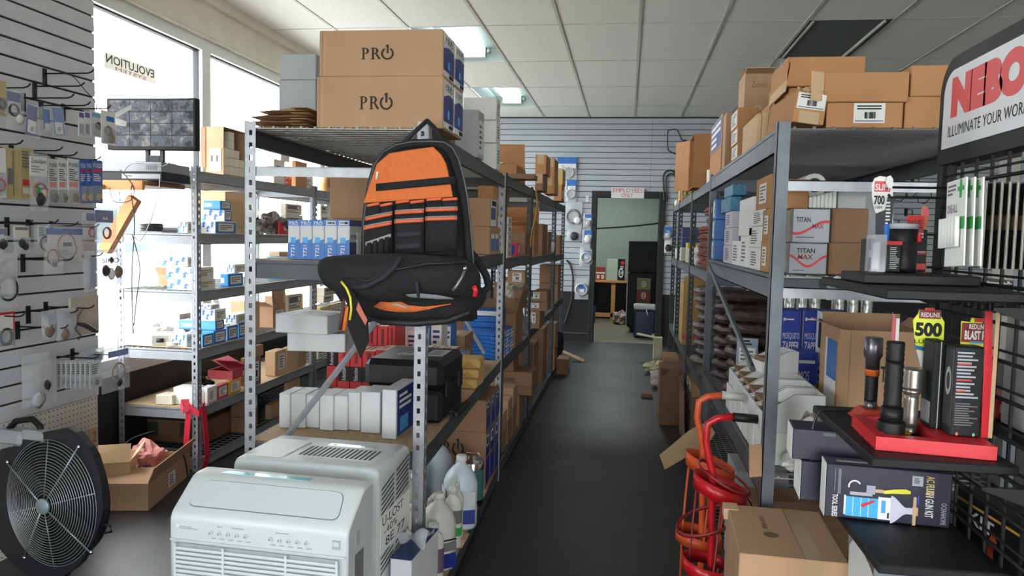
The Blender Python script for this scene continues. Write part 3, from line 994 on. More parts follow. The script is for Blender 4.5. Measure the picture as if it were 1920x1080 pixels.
def red_box(label, px, Y, dep, group):
    o = box(label, px, Y, dep, A_LOW, RED, name='red_box', group=group)
    mark(o, 'printed_front', 'F', lambda i: i.rect(0, .34, 1, .66, BLACK).text('Robertshaw', .3, .36, .66, .64, PAPER, .0, rot=90).lines(.35, .72, .65, .96, 3, INK, 1, True))
    mark(o, 'printed_top', 'T', lambda i: i.rect(.06, .05, .94, .95, CREAM).rect(.3, .2, .5, .8, RED))
    return o
rx = [613, 632, 651, 670, 686, 707, 727, 741]
for k in range(7):
    red_box('tall red box with a black band, %s from the left in the back red row' % ORD[k], (rx[k], 610 + k % 2 * 2, rx[k + 1] - .8, 690), 3.30, .16, 'tall red boxes')
rx = [634, 656, 679, 703, 727, 751, 775, 799, 823, 846]
for k in range(9):
    red_box('red box with a cream top in the lower front red row, %s from the left' % ORD[k], (rx[k], 657 + k % 3, rx[k + 1] - .8, 720), 3.115, .17, 'shorter red boxes')

for k, (px, Y, m_) in enumerate((((685, 580, 706, 640), 3.72, 'b'), ((707, 578, 728, 640), 3.72, 'w'), ((760, 612, 785, 660), 3.62, 'w'), ((787, 606, 806, 660), 3.62, 'b'), ((807, 600, 828, 660), 3.62, 'w'), ((829, 604, 846, 660), 3.74, 'b'))):
    o = box('blue and white retail box behind the red boxes, lower deck, %s from left' % ORD[k], px, Y, .12, A_LOW + .001, BLUE if m_ == 'b' else GREYC2, name='retail_box', group='blue and white retail boxes behind the red boxes')
    mark(o, 'printed_front', 'F', lambda i: i.rect(.1, .5, .9, .92, PAPER).lines(.2, .58, .8, .85, 3, BLUE_D, 2).rect(.1, .1, .9, .4, BLUE_D))

# black hard tool case with a white script logo
def tool_case():
    Y = 2.745
    a, c, t = onY(682, 800, Y), onY(800, 800, Y), onY(740, 672, Y + .02)
    x0, x1 = a.x, -.665; w = x1 - x0; d = .36
    t_ = thing('tool_case', 'black plastic tool case with white script on its lid, on the lower deck', 'tool case', ((x0 + x1) / 2, Y + d / 2, A_LOW), .0)
    h = .235
    b = MB(); b.box(-w / 2, -d / 2, 0, w / 2, d / 2, h * .52, BLACK, ch=.014); b.build('case_base', t_)
    b = MB(); b.box(-w / 2 - .003, -d / 2 - .003, h * .53, w / 2 + .003, d / 2 + .003, h, BLACK, ch=.022); l = b.build('case_lid', t_)
    b = MB(); i = Ink(b, (Vector((-w / 2, -d / 2, h)), Vector((1, 0, 0)), Vector((0, 1, 0)), Vector((0, 0, 1)), w, d))
    i.text('Danfoss', .30, .34, .62, .50, PAPER, .0); i.arc(.40, .40, .15, .157, .3, 2.3, PAPER, 12, .8); i.arc(.5, .62, .2, .207, 3.6, 5.4, PAPER, 12, .8); b.build('script_logo', l)
    b = MB(); i = Ink(b, (Vector((-w / 2, -d / 2, h)), Vector((1, 0, 0)), Vector((0, 1, 0)), Vector((0, 0, 1)), w, d)); i.rect(.66, .35, .9, .8, GREYC); i.lines(.69, .42, .88, .75, 4, INK_G, 3); b.build('paper_label', l)
    for yy in (-.11, .11):
        b = MB(); b.box(w / 2, yy - .025, h * .38, w / 2 + .012, yy + .025, h * .68, BLACK, ch=.003); b.build('latch', t_)
    b = MB(); b.box(w / 2 - .002, -.06, .012, w / 2 + .045, .08, .03, BLACK, ch=.004); b.box(w / 2 + .028, -.10, .008, w / 2 + .05, .12, .034, BLACK, ch=.005); b.build('handle', t_)
tool_case()
for k in range(3):
    p = onY(876, 700, 3.45)
    o = block('brown paper packet behind the black tool case, %s of three stacked' % ('lowest', 'middle', 'topmost')[k], (p.x + .004 * k, 3.50, A_LOW + .0465 * k), .105, .15, .044, CARD_Y, name='paper_packet', cat='packet', rz=.05 * (k - 1), group='brown paper packets', ch=.008)
    mark(o, 'folded_end', 'F', lambda i: i.poly([(.1, .1), (.9, .1), (.5, .8)], M('packet_fold', '#a78649', .8)))
box('small pale blue box lying behind the brown paper packets', (846, 661, 872, 672), 3.62, .12, A_LOW, M('pale_blue_card', '#8fb2d0', .6))

# ------------------------------------------------------------------ left aisle rack, lowest deck: cartons and jugs
z0 = A_BOT
p1 = box('brown carton with black power-ring logo on the lowest deck, behind the white jugs', (762, 806, 909, 917), 3.87, .39, z0, CARD_D)
mark(p1, 'printed_logo', 'F', lambda i: i.power_logo(.34, .56, .73, .86, INK))
def sticks(i):
    for a in (.02, .36, .70):
        i.rect(a, .55, a + .26, .95, BLUE_D).rect(a + .02, .72, a + .2, .92, PAPER).barcode(a + .05, .76, a + .16, .88, 2); i.rect(a, .06, a + .26, .5, BLUE_D)
mark(p1, 'side_sticker', 'R', sticks)
zt = z0 + DIM[p1.name][2] + .002
p2 = box('brown carton resting on the lowest power-logo carton under the lower deck', (790, 748, 911, 806), 3.86, .40, zt, CARD_D); mark(p2, 'side_sticker', 'R', sticks)
o = box('small brown carton on the lowest deck behind the post, left of the jugs', (700, 828, 760, 930), 3.90, .2, z0, CARD_D)


def jug(label, c, s=1.0, mat=None, rz=0.0, lab=None, hcol=None, name='plastic_jug', group='white plastic jugs on the lowest deck', cap=None):
    """gallon jug: square-ish body, sloped shoulder, hollow handle, screw cap"""
    mat = mat or JUG
    t = thing(name, label, 'jug', c, rz, group)
    b = MB(); W, D, H = .078 * s, .072 * s, .30 * s
    def sq(r, z, k=.5, dx=0.0):
        pts = []
        for i in range(20):
            a = 2 * PI * i / 20; ca, sa = math.cos(a), math.sin(a)
            q = (abs(ca) ** 4 + abs(sa) ** 4) ** -.25
            m = k * q + (1 - k)
            pts.append((W * r * m * ca + dx, D * r * m * sa, z))
        return pts
    rings = [sq(.9, 0), sq(1, .012 * s), sq(1, .09 * s), sq(.97, .1 * s), sq(1, .11 * s), sq(1, .19 * s, .5), sq(.86, .225 * s, .3, .006 * s), sq(.5, .262 * s, .1, .014 * s), sq(.27, .275 * s, 0, .016 * s), sq(.27, .288 * s, 0, .016 * s)]
    vs = [p for r in rings for p in r]; n = 20
    fs = [tuple(range(n))[::-1], tuple(range((len(rings) - 1) * n, len(rings) * n))] + [(i * n + k, i * n + (k + 1) % n, (i + 1) * n + (k + 1) % n, (i + 1) * n + k) for i in range(len(rings) - 1) for k in range(n)]
    b.raw(vs, fs, mat, True); b.build('jug_body', t)
    b = MB(); b.tube([(.03 * s, 0, .272 * s), (-.03 * s, 0, .283 * s), (-.066 * s, 0, .255 * s), (-.076 * s, 0, .21 * s), (-.07 * s, 0, .16 * s)], .0135 * s, mat, 10); b.build('handle', t)
    b = MB(); b.lathe([(.0, .286 * s), (.023 * s, .286 * s), (.023 * s, .31 * s), (.019 * s, .313 * s), (0, .313 * s)], cap or PAPER, 16, Matrix.Translation((.016 * s, 0, 0))); b.build('screw_cap', t)
    if lab:
        b = MB()
        for k, (z_0, z_1, m_) in enumerate(lab):
            b.box(W * 1.0, -D * .72, z_0 * s, W * 1.0 + .001 + .0003 * k, D * .72, z_1 * s, m_); b.box(-W * .72, -D - .001 - .0003 * k, z_0 * s, W * .72, -D, z_1 * s, m_)
        b.build('jug_label', t)
    return t


def bottle(label, c, r, h, mat, rz=0.0, nozzle=True, lab=(), name='squeeze_bottle', group='white nozzle bottles on the lowest deck'):
    t = thing(name, label, 'bottle', c, rz, group)
    b = MB(); b.lathe([(r * .9, 0), (r, .008), (r, h * .62), (r * .8, h * .70), (r * .42, h * .75), (r * .42, h * .78)], mat, 20, sy=.62); b.build('bottle_body', t)
    b = MB()
    b.lathe([(r * .5, h * .78), (r * .5, h * .87), (r * .3, h * .88)] + ([(r * .16, h * .9), (r * .07, h)] if nozzle else [(0, h * .885)]), mat, 14); b.build('nozzle_cap' if nozzle else 'screw_cap', t)
    for k, (z_0, z_1, m_) in enumerate(lab):
        q = MB(); n = 9
        q.grid(lambda u, v: ((r + .0008 + .0003 * k) * math.cos(-2.2 + 2.2 * u), (r + .0008 + .0003 * k) * .62 * math.sin(-2.2 + 2.2 * u), h * (z_0 + (z_1 - z_0) * v)), n, 1, m_); q.build('bottle_label', t)
    return t


JUG = M('milky_plastic', '#c6d2dc', .45); JUGW = M('white_plastic', '#cfd0c8', .45)
P = lambda x, y, z=A_BOT: onZ(x, y, z)
def at(x, y):
    q = onZ(x, y, A_BOT); return (q.x, q.y, A_BOT + .001)
jug('milky gallon jug with printed label standing nearest the aisle edge on the lowest deck', at(862, 984), 1.06, rz=-1.2, lab=((.11, .17, GREYC2), (.03, .09, BLUE_D)))
jug('milky gallon jug just behind the right post, farther than the labelled jug', at(822, 935), 1.0, rz=-1.2)
jug('milky gallon jug hidden to its middle by the post, left of the other jugs', at(768, 948), 1.05, rz=-1.0)
bottle('slim white bottle with green label and pointed nozzle by the labelled jug', at(848, 1026), .038, .30, JUGW, .2, True, ((.18, .30, GREEN), (.36, .55, INK_G)))
bottle('slim white nozzle bottle between the green-label bottle and the labelled jug', at(853, 1008), .034, .28, JUGW, .2, True)
jug('grubby white jug with dark stripe and blue label, front right of the post', at(818, 1060), .97, JUGW, -.9, ((.015, .075, BLUE_D), (.085, .12, INK_G), (.128, .134, INK)), name='plastic_jug')
bottle('white bottle with purple label at the very front of the lowest deck', at(812, 1085), .04, .25, JUGW, .1, False, ((.12, .5, M('mauve_label', '#6b5770', .5)),))
bottle('white nozzle bottle left of the post, nearest the air conditioner', at(766, 1010), .036, .30, JUGW, .3)
bottle('second white nozzle bottle left of the post, behind the first', at(776, 985), .036, .27, JUGW, .3)
bottle('short white bottle low between the post and the air conditioner', at(772, 1030), .034, .22, JUGW, .3, False)
t = thing('metal_can', 'silver can with green label behind the labelled jug on the lowest deck', 'can', at(884, 944))
b = MB(); b.lathe([(.058, 0), (.058, .21), (.052, .222), (.02, .226), (.02, .24), (0, .24)], CHROME, 24); b.build('can_body', t)
b = MB(); b.grid(lambda u, v: (.0588 * math.cos(2 * PI * u), .0588 * math.sin(2 * PI * u), .03 + .15 * v), 24, 1, M('dull_green_label', '#3d6d66', .5)); b.build('can_label', t)
b = MB(); b.tube([(-.05, 0, .225), (-.03, 0, .255), (.03, 0, .255), (.05, 0, .225)], .002, CHROME, 6); b.build('bail_handle', t)
o = block('loose brown cardboard sheet lying at the edge of the lowest deck', (-.70, 3.18, A_BOT), .1, .16, .004, CARD_P, name='cardboard_sheet', cat='cardboard')

# ------------------------------------------------------------------ left aisle, second to fourth racks: top decks
zt = 1.762
bigc = open_carton('long torn open carton full of white tube boxes, on top of the second left rack', (-.945, 4.98, zt), .49, .42, .10, CARD_O, flaps=((2, 75),), fl=.42)
mark(bigc, 'carton_crease', 'B', lambda i: i.rect(0, .48, 1, .5, CARD_D))
tb = [(-1.02, 4.86, .06, .5), (-.93, 4.95, .085, .42), (-.83, 4.85, .07, .55), (-.86, 5.02, .10, .3), (-.78, 4.93, .085, .65), (-.74, 5.06, .055, .9)]
for k, (x, y, dz, a) in enumerate(tb):
    a *= .12; x = -1.09 + .058 * k; y = 4.97 - .0 * k; dz = 0
    o = block('long white tube box, %s counting from the left in the torn open carton' % ORD[k], (x + .0, y, zt + .036 + (.0 if k % 2 else .046)), .040, .34, .040, CREAM, name='tube_box', group='white tube boxes in the torn carton', tilt=(.10 + .02 * k if k % 2 == 0 else .16, 0))
    mark(o, 'box_end', 'F', lambda i: i.rect(.1, .1, .9, .9, GREYC2).lines(.25, .3, .75, .7, 2, INK_G, 2))
for k, (px, Y, d, zz_, m_, lb) in enumerate((
    ((1003, 326, 1018, 361), 5.75, .3, zt, CARD_D, 'lower left one of the pile behind the torn carton'),
    ((1019, 331, 1040, 364), 6.15, .3, zt, CARD_O, 'lower right one of the pile behind the torn carton'),
    ((1003, 290, 1024, 326), 5.80, .3, None, CARD_O, 'upper left one of the pile behind the torn carton'),
    ((1024, 297, 1040, 331), 6.2, .3, None, CARD_O, 'upper right one of the pile behind the torn carton'),
    ((1037, 346, 1053, 374), 7.30, .3, zt, CARD_O, 'lower of two at the far end of the third left rack'),
    ((1042, 316, 1055, 346), 7.32, .3, None, CARD_Y, 'upper of two at the far end of the third left rack'))):
    if zz_ is None:
        zz_ = zt + DIM[prev.name][2] + .001 if k in (5,) else zt + DIM[{2: n0, 3: n1}[k]][2] + .001
    o = box(('brown carton, ' if k > 3 else 'brown carton on the top deck, ') + lb, px, Y, d, zz_, m_)
    prev = o
    if k == 0: n0 = o.name
    if k == 1: n1 = o.name
    stick(o, 'R', .2, .2, .8, .7, k, 'plain') if k in (4,) else tape(o)
b = MB(); b.grid(lambda u, v: (-.652 + .02 * math.sin(v * 5), 5.33 + .09 * u - .03 * v, 1.765 - .42 * v), 2, 8, CARD_Y); o = b.build('cardboard_strip', None, solid=.004); tag(o, 'torn yellowish cardboard strip hanging from the top deck of the second left rack', 'cardboard')
box('flattened brown cardboard under the torn carton, edge of the top deck', (952, 326, 1002, 334), 4.62, .16, zt, CARD_D, name='cardboard_sheet', cat='cardboard')

# middle decks of the second to fourth racks
zm = 1.285
zz_ = zm
for k in range(5):
    o = block('small cream box, %s in the column behind the silver post' % ('lowest', 'second from the bottom', 'middle', 'second from the top', 'topmost')[k], (-.735, 4.55, zz_), .072, .16, .048, CREAM, name='small_box', group='cream boxes in a column')
    mark(o, 'printed_flank', 'R', lambda i: i.rect(.2, .2, .8, .8, GREYC).lines(.3, .3, .7, .7, 2, INK_G, 1)); zz_ += .049
o = box('tall brown carton at the front of the second left rack, middle deck', (936, 387, 953, 475), 4.66, .11, zm, CARD_D); o.location.x -= .04
z2 = zm + DIM[o.name][2] + .001
box('narrow brown carton upon the tall brown carton in the second left rack', (930, 352, 950, 386), 4.67, .10, z2, CARD_D)
q = open_carton('open brown carton with torn flaps on the second left rack, middle deck', (-.91, 5.06, zm), .17, .22, .13, CARD_O, flaps=((0, 150), (1, 120), (3, 130)), fl=.4)
o = block('brown carton under the grey spool, second left rack middle deck', (-1.08, 5.36, zm), .22, .16, .20, CARD_O); stick(o, 'F', .2, .3, .7, .6, 2)
t = thing('wire_spool', 'grey spool of wire lying on a brown carton beside the blue cans', 'spool', (-1.08, 5.36, zm + .201))
b = MB(); b.tube([(-.085, 0, .065), (.085, 0, .065)], .058, M('grey_wire_coil', '#96938d', .5, noise=.1, scale=80), 20); b.build('wire_winding', t)
for s in (-1, 1):
    b = MB(); b.tube([(s * .085, 0, .065), (s * .092, 0, .065)], .064, GREYC, 20); b.build('spool_flange', t)
o = block('blue and white carton right of the grey wire spool', (-.88, 5.36, zm + .134), .10, .07, .13, BLUE, name='retail_box'); mark(o, 'printed_front', 'F', lambda i: i.poly([(0, .3), (1, .7), (1, 1), (0, 1)], PAPER).arc(.5, .4, .15, .25, 0, 5, PAPER)) ; o.location.z = zm; o.location.x = -.90; o.location.y = 5.40
t = thing('spray_can', 'blue can with white cap at the front of the second left rack', 'can', (-.76, 4.84, zm))
b = MB(); b.lathe([(.03, 0), (.03, .16), (.022, .175)], BLUE_D, 18); b.build('can_body', t)
b = MB(); b.lathe([(.022, .175), (.026, .178), (.026, .2), (0, .2)], PAPER, 16); b.build('cap', t)
o = block('small red and navy box at the aisle edge of the second left rack', (-.745, 5.02, zm), .07, .13, .085, RED, name='small_box')
mark(o, 'printed_front', 'F', lambda i: i.rect(.15, .1, .75, .85, BLUE_D)); mark(o, 'printed_flank', 'R', lambda i: i.poly([(.2, .2), (.8, .3), (.7, .9), (.3, .8)], PAPER))
o = block('plain brown carton edge beside the post, second left rack middle deck', (-.75, 5.37, zm), .10, .2, .16, CARD_D)
# third rack, middle deck
zm = 1.265
bo = open_carton('large open brown carton with plastic bags inside, third left rack middle deck', (-.86, 5.92, zm), .32, .30, .235, CARD_O, flaps=((1, 65), (0, 170), (2, 100), (3, 120)), fl=.5)
def crumple(label, c, r, mat=None, name='plastic_bag', cat='bag', seed=1, sz=1.0, group=None, n=14):
    b = MB(); rnd = random.Random(seed); ph = [rnd.uniform(0, 6.28) for _ in range(8)]
    def f(u, v):
        a = 2 * PI * u; e = PI * v
        k = 1 + .22 * math.sin(3 * a + ph[0] + 2 * e) + .16 * math.sin(5 * e + ph[1] + a) + .13 * math.sin(7 * a + ph[2]) * math.sin(6 * e + ph[3])
        return (r * k * math.sin(e) * math.cos(a), r * k * math.sin(e) * math.sin(a), max(0.0, r * sz * (.8 - k * .8 * math.cos(e))))
    b.grid(f, n * 2, n, mat or FILM_H, smooth=False)
    o = b.build(name, None, c); tag(o, label, cat, group); return o
crumple('crumpled clear plastic bag in the large open carton of the third left rack', (-.86, 5.92, zm + .10), .085, seed=3)
crumple('round clear plastic bundle beside the large open carton by the post', (-.80, 5.66, zm), .062, M('clear_white_bundle', '#d4d3cc', .3, alpha=.6), 'plastic_bundle', seed=4, sz=1.1)
o = block('tall brown carton behind the large open carton, third left rack middle deck', (-.80, 6.55, zm), .2, .4, .26, CARD_D)
o = block('dark brown carton at the far end of the third left rack, middle deck', (-.79, 7.02, zm), .17, .3, .2, CARD_D)
crumple('crumpled pale plastic at the far aisle edge of the third left rack', (-.75, 7.30, zm), .06, M('clear_white_bundle', '#d4d3cc'), seed=9)
crumple('dark lump of hose on top of cartons deep in the third left rack', (-1.10, 6.30, zm), .11, BLACK_C, 'hose_bundle', 'hose', seed=12)
block('grey carton at the far end on the fourth left rack, middle deck', (-.85, 7.75, 1.24), .25, .3, .22, GREYC)
block('brown carton at the doorway end of the fourth left rack, middle deck', (-.82, 8.2, 1.24), .24, .3, .2, CARD_D)
for k, lb in enumerate(('lower', 'upper')):
    block('dark brown carton of a pair close to the doorway, %s one' % lb, (-.80, 8.12, .75 + .19 * k), .2, .3, .185, CARD_D)

# lower decks
z0 = .69
for k in range(7):
    o = block('thin blue box, %s from the bottom of the tall blue stack' % ORD[k], (-.86 + .006 * (k % 2), 4.46, z0 + k * .0232), .19, .16, .0225, BLUE, name='thin_blue_box', group='thin blue boxes stacked on the lower deck')
for r in range(3):
    for k in range(7):
        o = block('thin blue box, %s aisle-edge blue pile, %s from the bottom' % (ORD[r], ORD[k]), (-.735, 4.42 + .17 * r, z0 + k * (.0232 - .001 * r)), .062, .15, .021, BLUE, name='thin_blue_box', rz=.05 * ((k * 7 + r) % 3 - 1), group='thin blue boxes in leaning piles')
        mark(o, 'white_end', 'R', lambda i: i.rect(.1, .2, .9, .8, PAPER))
for k in range(4):
    o = block('thin blue box behind the tall blue stack, %s from the bottom' % ORD[k], (-.87, 4.72, z0 + .12 + k * .036), .23, .2, .035, BLUE, name='thin_blue_box', group='thin blue boxes behind the tall stack')
    if k == 3: mark(o, 'white_label', 'F', lambda i: i.rect(.05, .1, .95, .9, PAPER))
block('brown carton that carries the rear pile of thin blue boxes', (-.87, 4.72, z0), .23, .2, .119, CARD_D)
o = box('brown carton left of the tall blue stack, under the diagonal brace', (854, 612, 899, 664), 4.36, .22, A_LOW, CARD_D); o.location.y = 4.05; tape(o)
o2 = open_carton('wide open brown carton behind the blue boxes, second left rack lower deck', (-.93, 5.06, z0), .46, .34, .22, CARD_D, flaps=((0, 120), (1, 105)), fl=.35)
o = box('brown carton standing in the wide open carton, left one', (896, 566, 926, 596), 5.02, .13, z0 + .20, CARD_D); o.location.z = z0 + .006; o.location.x = -.93; 
o = box('brown carton with clear tape over the wide open carton, right one', (945, 562, 982, 589), 5.3, .18, z0 + .225, CARD_D)
zq = z0 + .225 + DIM[o.name][2] + .001
crumple('clear plastic bag on the taped carton, second left rack lower deck', (-.83, 5.36, zq), .05, M('clear_white_bundle', '#d4d3cc'), seed=21)
o = box('brown carton with white barcode label, upper right of the second left rack', (951, 527, 984, 546), 5.42, .09, zq + .03, CARD); stick(o, 'F', .28, .15, .8, .85, 3); o.location.z = zq + .105; 
zz_ = .72
for k, (px, lb) in enumerate((((997, 583, 1012, 612), 'lowest'), ((997, 567, 1026, 585), 'second'), ((999, 546, 1026, 567), 'third'))):
    o = box('brown carton with white label on the third left rack lower deck, %s of three stacked' % lb, px, 5.72, .3, zz_, CARD_D); stick(o, 'F', .0, .3, .45, .9, k); zz_ += DIM[o.name][2] + .001
o = block('small brown carton at the top of the labelled stack, third left rack', (-.80, 5.9, zz_), .12, .16, .09, CARD_D); 
crumple('bundle of pale plastic fittings piled over the labelled cartons, third left rack', (-.83, 5.68, zz_), .075, M('pale_fittings', '#b9b59c', .5, noise=.2, scale=60), 'fitting_bundle', 'bag', seed=31, sz=.9)
crumple('clear bag hanging beside the labelled cartons, third left rack', (-.74, 6.2, .72), .075, M('clear_white_bundle', '#d4d3cc'), seed=33, sz=1.6)
crumple('pale plastic bag at the far aisle edge, third left rack lower deck', (-.75, 6.78, .72), .042, M('clear_white_bundle', '#d4d3cc'), seed=35, sz=1.5)
block('brown carton deep on the third left rack lower deck, behind the bags', (-.98, 6.6, .72), .26, .4, .3, CARD_D)

# lowest decks and floor of racks two to four
z0 = .085
zz_ = z0
for k, lb in enumerate(('lower', 'upper')):
    o = box('wide brown carton with dark print on the lowest deck of the second left rack, %s' % lb, (925, 724 - 27 * k, 996, 770), 5.24, .25, zz_ if k else z0 + .22, CARD_D); zz_ = o.location.z + DIM[o.name][2] + .001
    mark(o, 'printed_text', 'F', lambda i: i.text('MODULAR', .18, .35, .55, .6, INK_BR, .02))
block('brown carton at the bottom under the two printed wide cartons', (-.93, 5.37, z0), .44, .25, .215, CARD_D)
block('brown carton on top of the two printed wide cartons', (-.93, 5.37, zz_), .34, .24, .11, CARD_D)
zz_ = z0
for k, (w, y, h, lb) in enumerate(((.2, 4.62, .12, 'front lower'), (.2, 4.62, .12, 'front upper'), (.26, 4.84, .15, 'middle lower'), (.26, 4.84, .13, 'middle upper'), (.3, 5.06, .19, 'rear lower'), (.3, 5.06, .13, 'rear upper'))):
    z_ = z0 if k % 2 == 0 else z0 + (.121, .151, .191)[k // 2]
    o = block('small brown carton on the lowest deck of the second left rack, %s' % lb, (-.715 - w / 2, y, z_), w, .18, h, CARD if k % 2 else CARD_D); tape(o)
b_ = open_carton('tall brown open carton leaning out over the aisle from the third left rack', (-.74, 5.80, .002), .30, .40, .48, CARD_D, rz=-.05, flaps=((3, 60), (0, 165)), fl=.30)
b_.location = (-.88, 5.88, z0 + .001)
o = block('brown carton beside the tall open carton, lowest deck of the third left rack', (-.90, 6.55, z0), .3, .35, .42, CARD_D)
o = block('dark brown carton, third left rack lowest deck far end', (-.86, 7.0, z0), .28, .35, .5, CARD_D)
for k, lb in enumerate(('lower', 'upper')):
    o = block('brown carton on the floor side of the fourth left rack, %s one' % lb, (-.78, 7.72, z0 + .235 * k), .2, .3, .23, CARD_D)
o = block('small brown carton with white label standing on the floor before the fourth rack', (-.62, 7.95, 0), .12, .26, .16, CARD_D); stick(o, 'R', .2, .25, .7, .8, 4)
crumple('dark plastic sack between the floor cartons of the fourth left rack', (-.76, 8.25, z0), .11, BLACK_C, 'plastic_sack', 'bag', seed=41, sz=1.6)
b = MB(); b.box(-.2, -.045, -.006, .2, .045, .006, CARD_P); o = b.build('cardboard_strip', None, (-.63, 8.75, .08)); o.rotation_euler = (0, .36, -.15); tag(o, 'long flat cardboard strip leaning from the fourth left rack to the aisle floor', 'cardboard')

# ------------------------------------------------------------------ window rack: small parts cartons
XR_ = -2.44
def arrows(i, x0=.04, x1=.96):
    for k in range(4):
        cx = x0 + (x1 - x0) * (k + .5) / 4; cy = .68 if k % 2 else .32; s = (x1 - x0) * .11; q = 1 if k % 2 else -1
        i.poly([(cx - s, cy - .18), (cx + s * .2, cy - .18), (cx + s * .2 + s * .2 * q, cy + .12), (cx + s * 1.1, cy + .10), (cx + .0, cy + .34), (cx - s * 1.2, cy + .06), (cx - s * .5, cy + .08)], BLUE)
    i.poly([(.0, .0), (.14, .0), (.04, .3), (0, .3)], BLUE_L)


def parts_box(label, xs, yt, z0, style, X=XR_, group='blue and white arrow-print parts boxes', h=None):
    """style: a = arrow print front, l = white label flank, b = blue"""
    o = cbox(label, xs, yt, z0, X, BLUE_L if 'b' in style else WHITE, name='parts_box', group=group)
    if 'a' in style: mark(o, 'arrow_print', 'F', arrows)
    else: mark(o, 'printed_front', 'F', lambda i: i.rect(.08, .3, .5, .7, PAPER).rect(.0, .0, 1, .12, BLUE))
    if 'w' in style: mark(o, 'printed_flank', 'R', lambda i: i.rect(.02, .05, .98, .95, BLUE).rect(.14, .2, .86, .85, CREAM).lines(.2, .3, .8, .75, 3, INK_G, 2))
    else: mark(o, 'printed_flank', 'R', lambda i: i.rect(.06, .08, .94, .92, CREAM).lines(.15, .25, .85, .8, 4, INK_G, 2))
    return o


T = L_Z
def top_of(o): return o.location.z + DIM[o.name][2] + .001
# second deck
a = parts_box('arrow-print parts box at the bottom of the stack before the tan carton, second deck', (369, 404, 443), 415, T[1], 'aw')
b1 = parts_box('arrow-print parts box in the middle of the stack before the tan carton, second deck', (379, 421, 434), 394, top_of(a), 'aw')
b2 = parts_box('plain sky-blue parts box topmost before the tan carton, second deck', (381, 413, 433), 376, top_of(b1), 'bw')
parts_box('arrow-print parts box half hidden by the corner post, second deck', (333, 352, 366), 415, T[1], 'a', X=-2.56)
q = open_carton('tan carton on its side with dark inside, behind the blue parts boxes', (-2.70, 4.86, T[1] + .001), .19, .36, .27, CARD_P, flaps=((0, 5),), inner=CARD_IN)
crumple('bundle of grey cable ends sticking from the tan carton by the parts boxes', (-2.515, 4.96, T[1]), .062, M('grey_cable_bundle', '#63605e', .6, noise=.4, scale=60), 'cable_bundle', 'cable', seed=51)


def coil(label, c, R, r, turns, mat, name='cable_coil', cat='cable', flat=1.0, rz=0.0, tail=None, group=None, rot=None, dz=None, jit=.08):
    b = MB(); rnd = random.Random(int(c[0] * 977 + c[1] * 331)); pts = []
    N = 26 * turns; dz = r * 1.6 if dz is None else dz
    for i in range(N + 1):
        w = 2 * PI * i / 26; k = 1 + jit * math.sin(w * .37 + 1.3) + jit * .5 * math.sin(w * 1.7)
        pts.append((R * k * math.cos(w), R * flat * k * math.sin(w), r + dz * (i / 26)))
    if tail: pts += tail
    b.tube(pts, r, mat, 6); o = b.build(name, None, c, rz); tag(o, label, cat, group)
    if rot: o.rotation_euler = rot
    return o


CABLE = M('black_cable', '#1c1c1e', .45); CABLE_G = M('grey_cable', '#8d8d8b', .5)
coil('coil of black cable lying on the second deck of the window rack', (-2.82, 4.22, T[1]), .062, .0045, 6, CABLE)
o = block('flat black cable pouch beside the black cable coil, second deck', (-2.66, 4.22, T[1]), .15, .08, .03, BLACK, name='pouch', cat='pouch', ch=.012)
# third deck
z_ = T[2]
for k, (xs, yt) in enumerate((((314, 372, 404), 525), ((311, 371, 401), 502))):
    o = parts_box('arrow-print parts box on the third deck, %s of the stack behind the corner post' % ('lowest', 'middle')[k], xs, yt, z_, 'a'); z_ = top_of(o)
o = parts_box('arrow-print parts box on the third deck, topmost and left of the corner post', (303, 352, 362), 482, z_, 'a', X=-2.52)
crumple('pink plastic bag between parts boxes on the third deck', (-2.50, 4.50, T[2]), .030, M('pink_film', '#d9a0ae', .3, alpha=.7), 'plastic_bag', seed=61, sz=1.1)
o = parts_box('blue parts box with large label right of the pink bag, third deck', (413, 428, 456), 514, T[2], 'bw')
z2 = top_of(o)
parts_box('arrow-print parts box on top of the blue box by the pink bag, third deck', (425, 440, 462), 496, z2, 'a', X=-2.46)
o = open_carton('low flat brown tray carton at the back of the third deck', (-2.80, 4.45, T[2]), .14, .2, .07, CARD, flaps=((0, 130),), fl=.3)
coil('black plug with white cord on the third deck', (-2.80, 4.22, T[2]), .04, .004, 2, M('cream_cord', '#cfc8b8', .5))
# fourth deck
z_ = T[3]
b = MB(); b.box(-.24, -.12, 0, .24, .30, .004, CARD_P); o = b.build('cardboard_sheet', None, (-2.67, 4.22, T[3])); tag(o, 'flat cardboard sheet lying on the fourth deck under the power supply', 'cardboard')
t = thing('power_supply', 'small metal-ended white power supply on the cardboard sheet, fourth deck', 'power supply', (-2.72, 4.16, T[3] + .005), .35)
b = MB(); b.box(-.05, -.04, 0, .05, .10, .065, CREAM, ch=.004); b.build('housing', t)
b = MB(); b.box(-.046, -.043, .006, .046, -.039, .058, M('dull_metal_plate', '#a7a49b', .4, .6)); b.tube([(-.02, -.044, .03), (.02, -.044, .03)], .012, BLACK, 8); b.build('socket_plate', t)
crumple('white paper and film heap behind the power supply, fourth deck', (-2.85, 4.34, T[3] + .005), .06, M('creased_paper', '#d3cdc2', .8), 'paper_heap', 'paper', seed=64)
crumple('pink plastic bag left of the corner post, fourth deck', (-2.58, 4.24, T[3] + .005), .04, MATS['pink_film'], 'plastic_bag', seed=66)
coil('coil of cream cord beside the power supply, fourth deck', (-2.62, 4.12, T[3] + .005), .035, .004, 3, MATS['cream_cord'])
o = parts_box('arrow-print parts box just left of the corner post, fourth deck', (320, 350, 364), 627, T[3] + .005, 'a', X=-2.53)
r1 = []
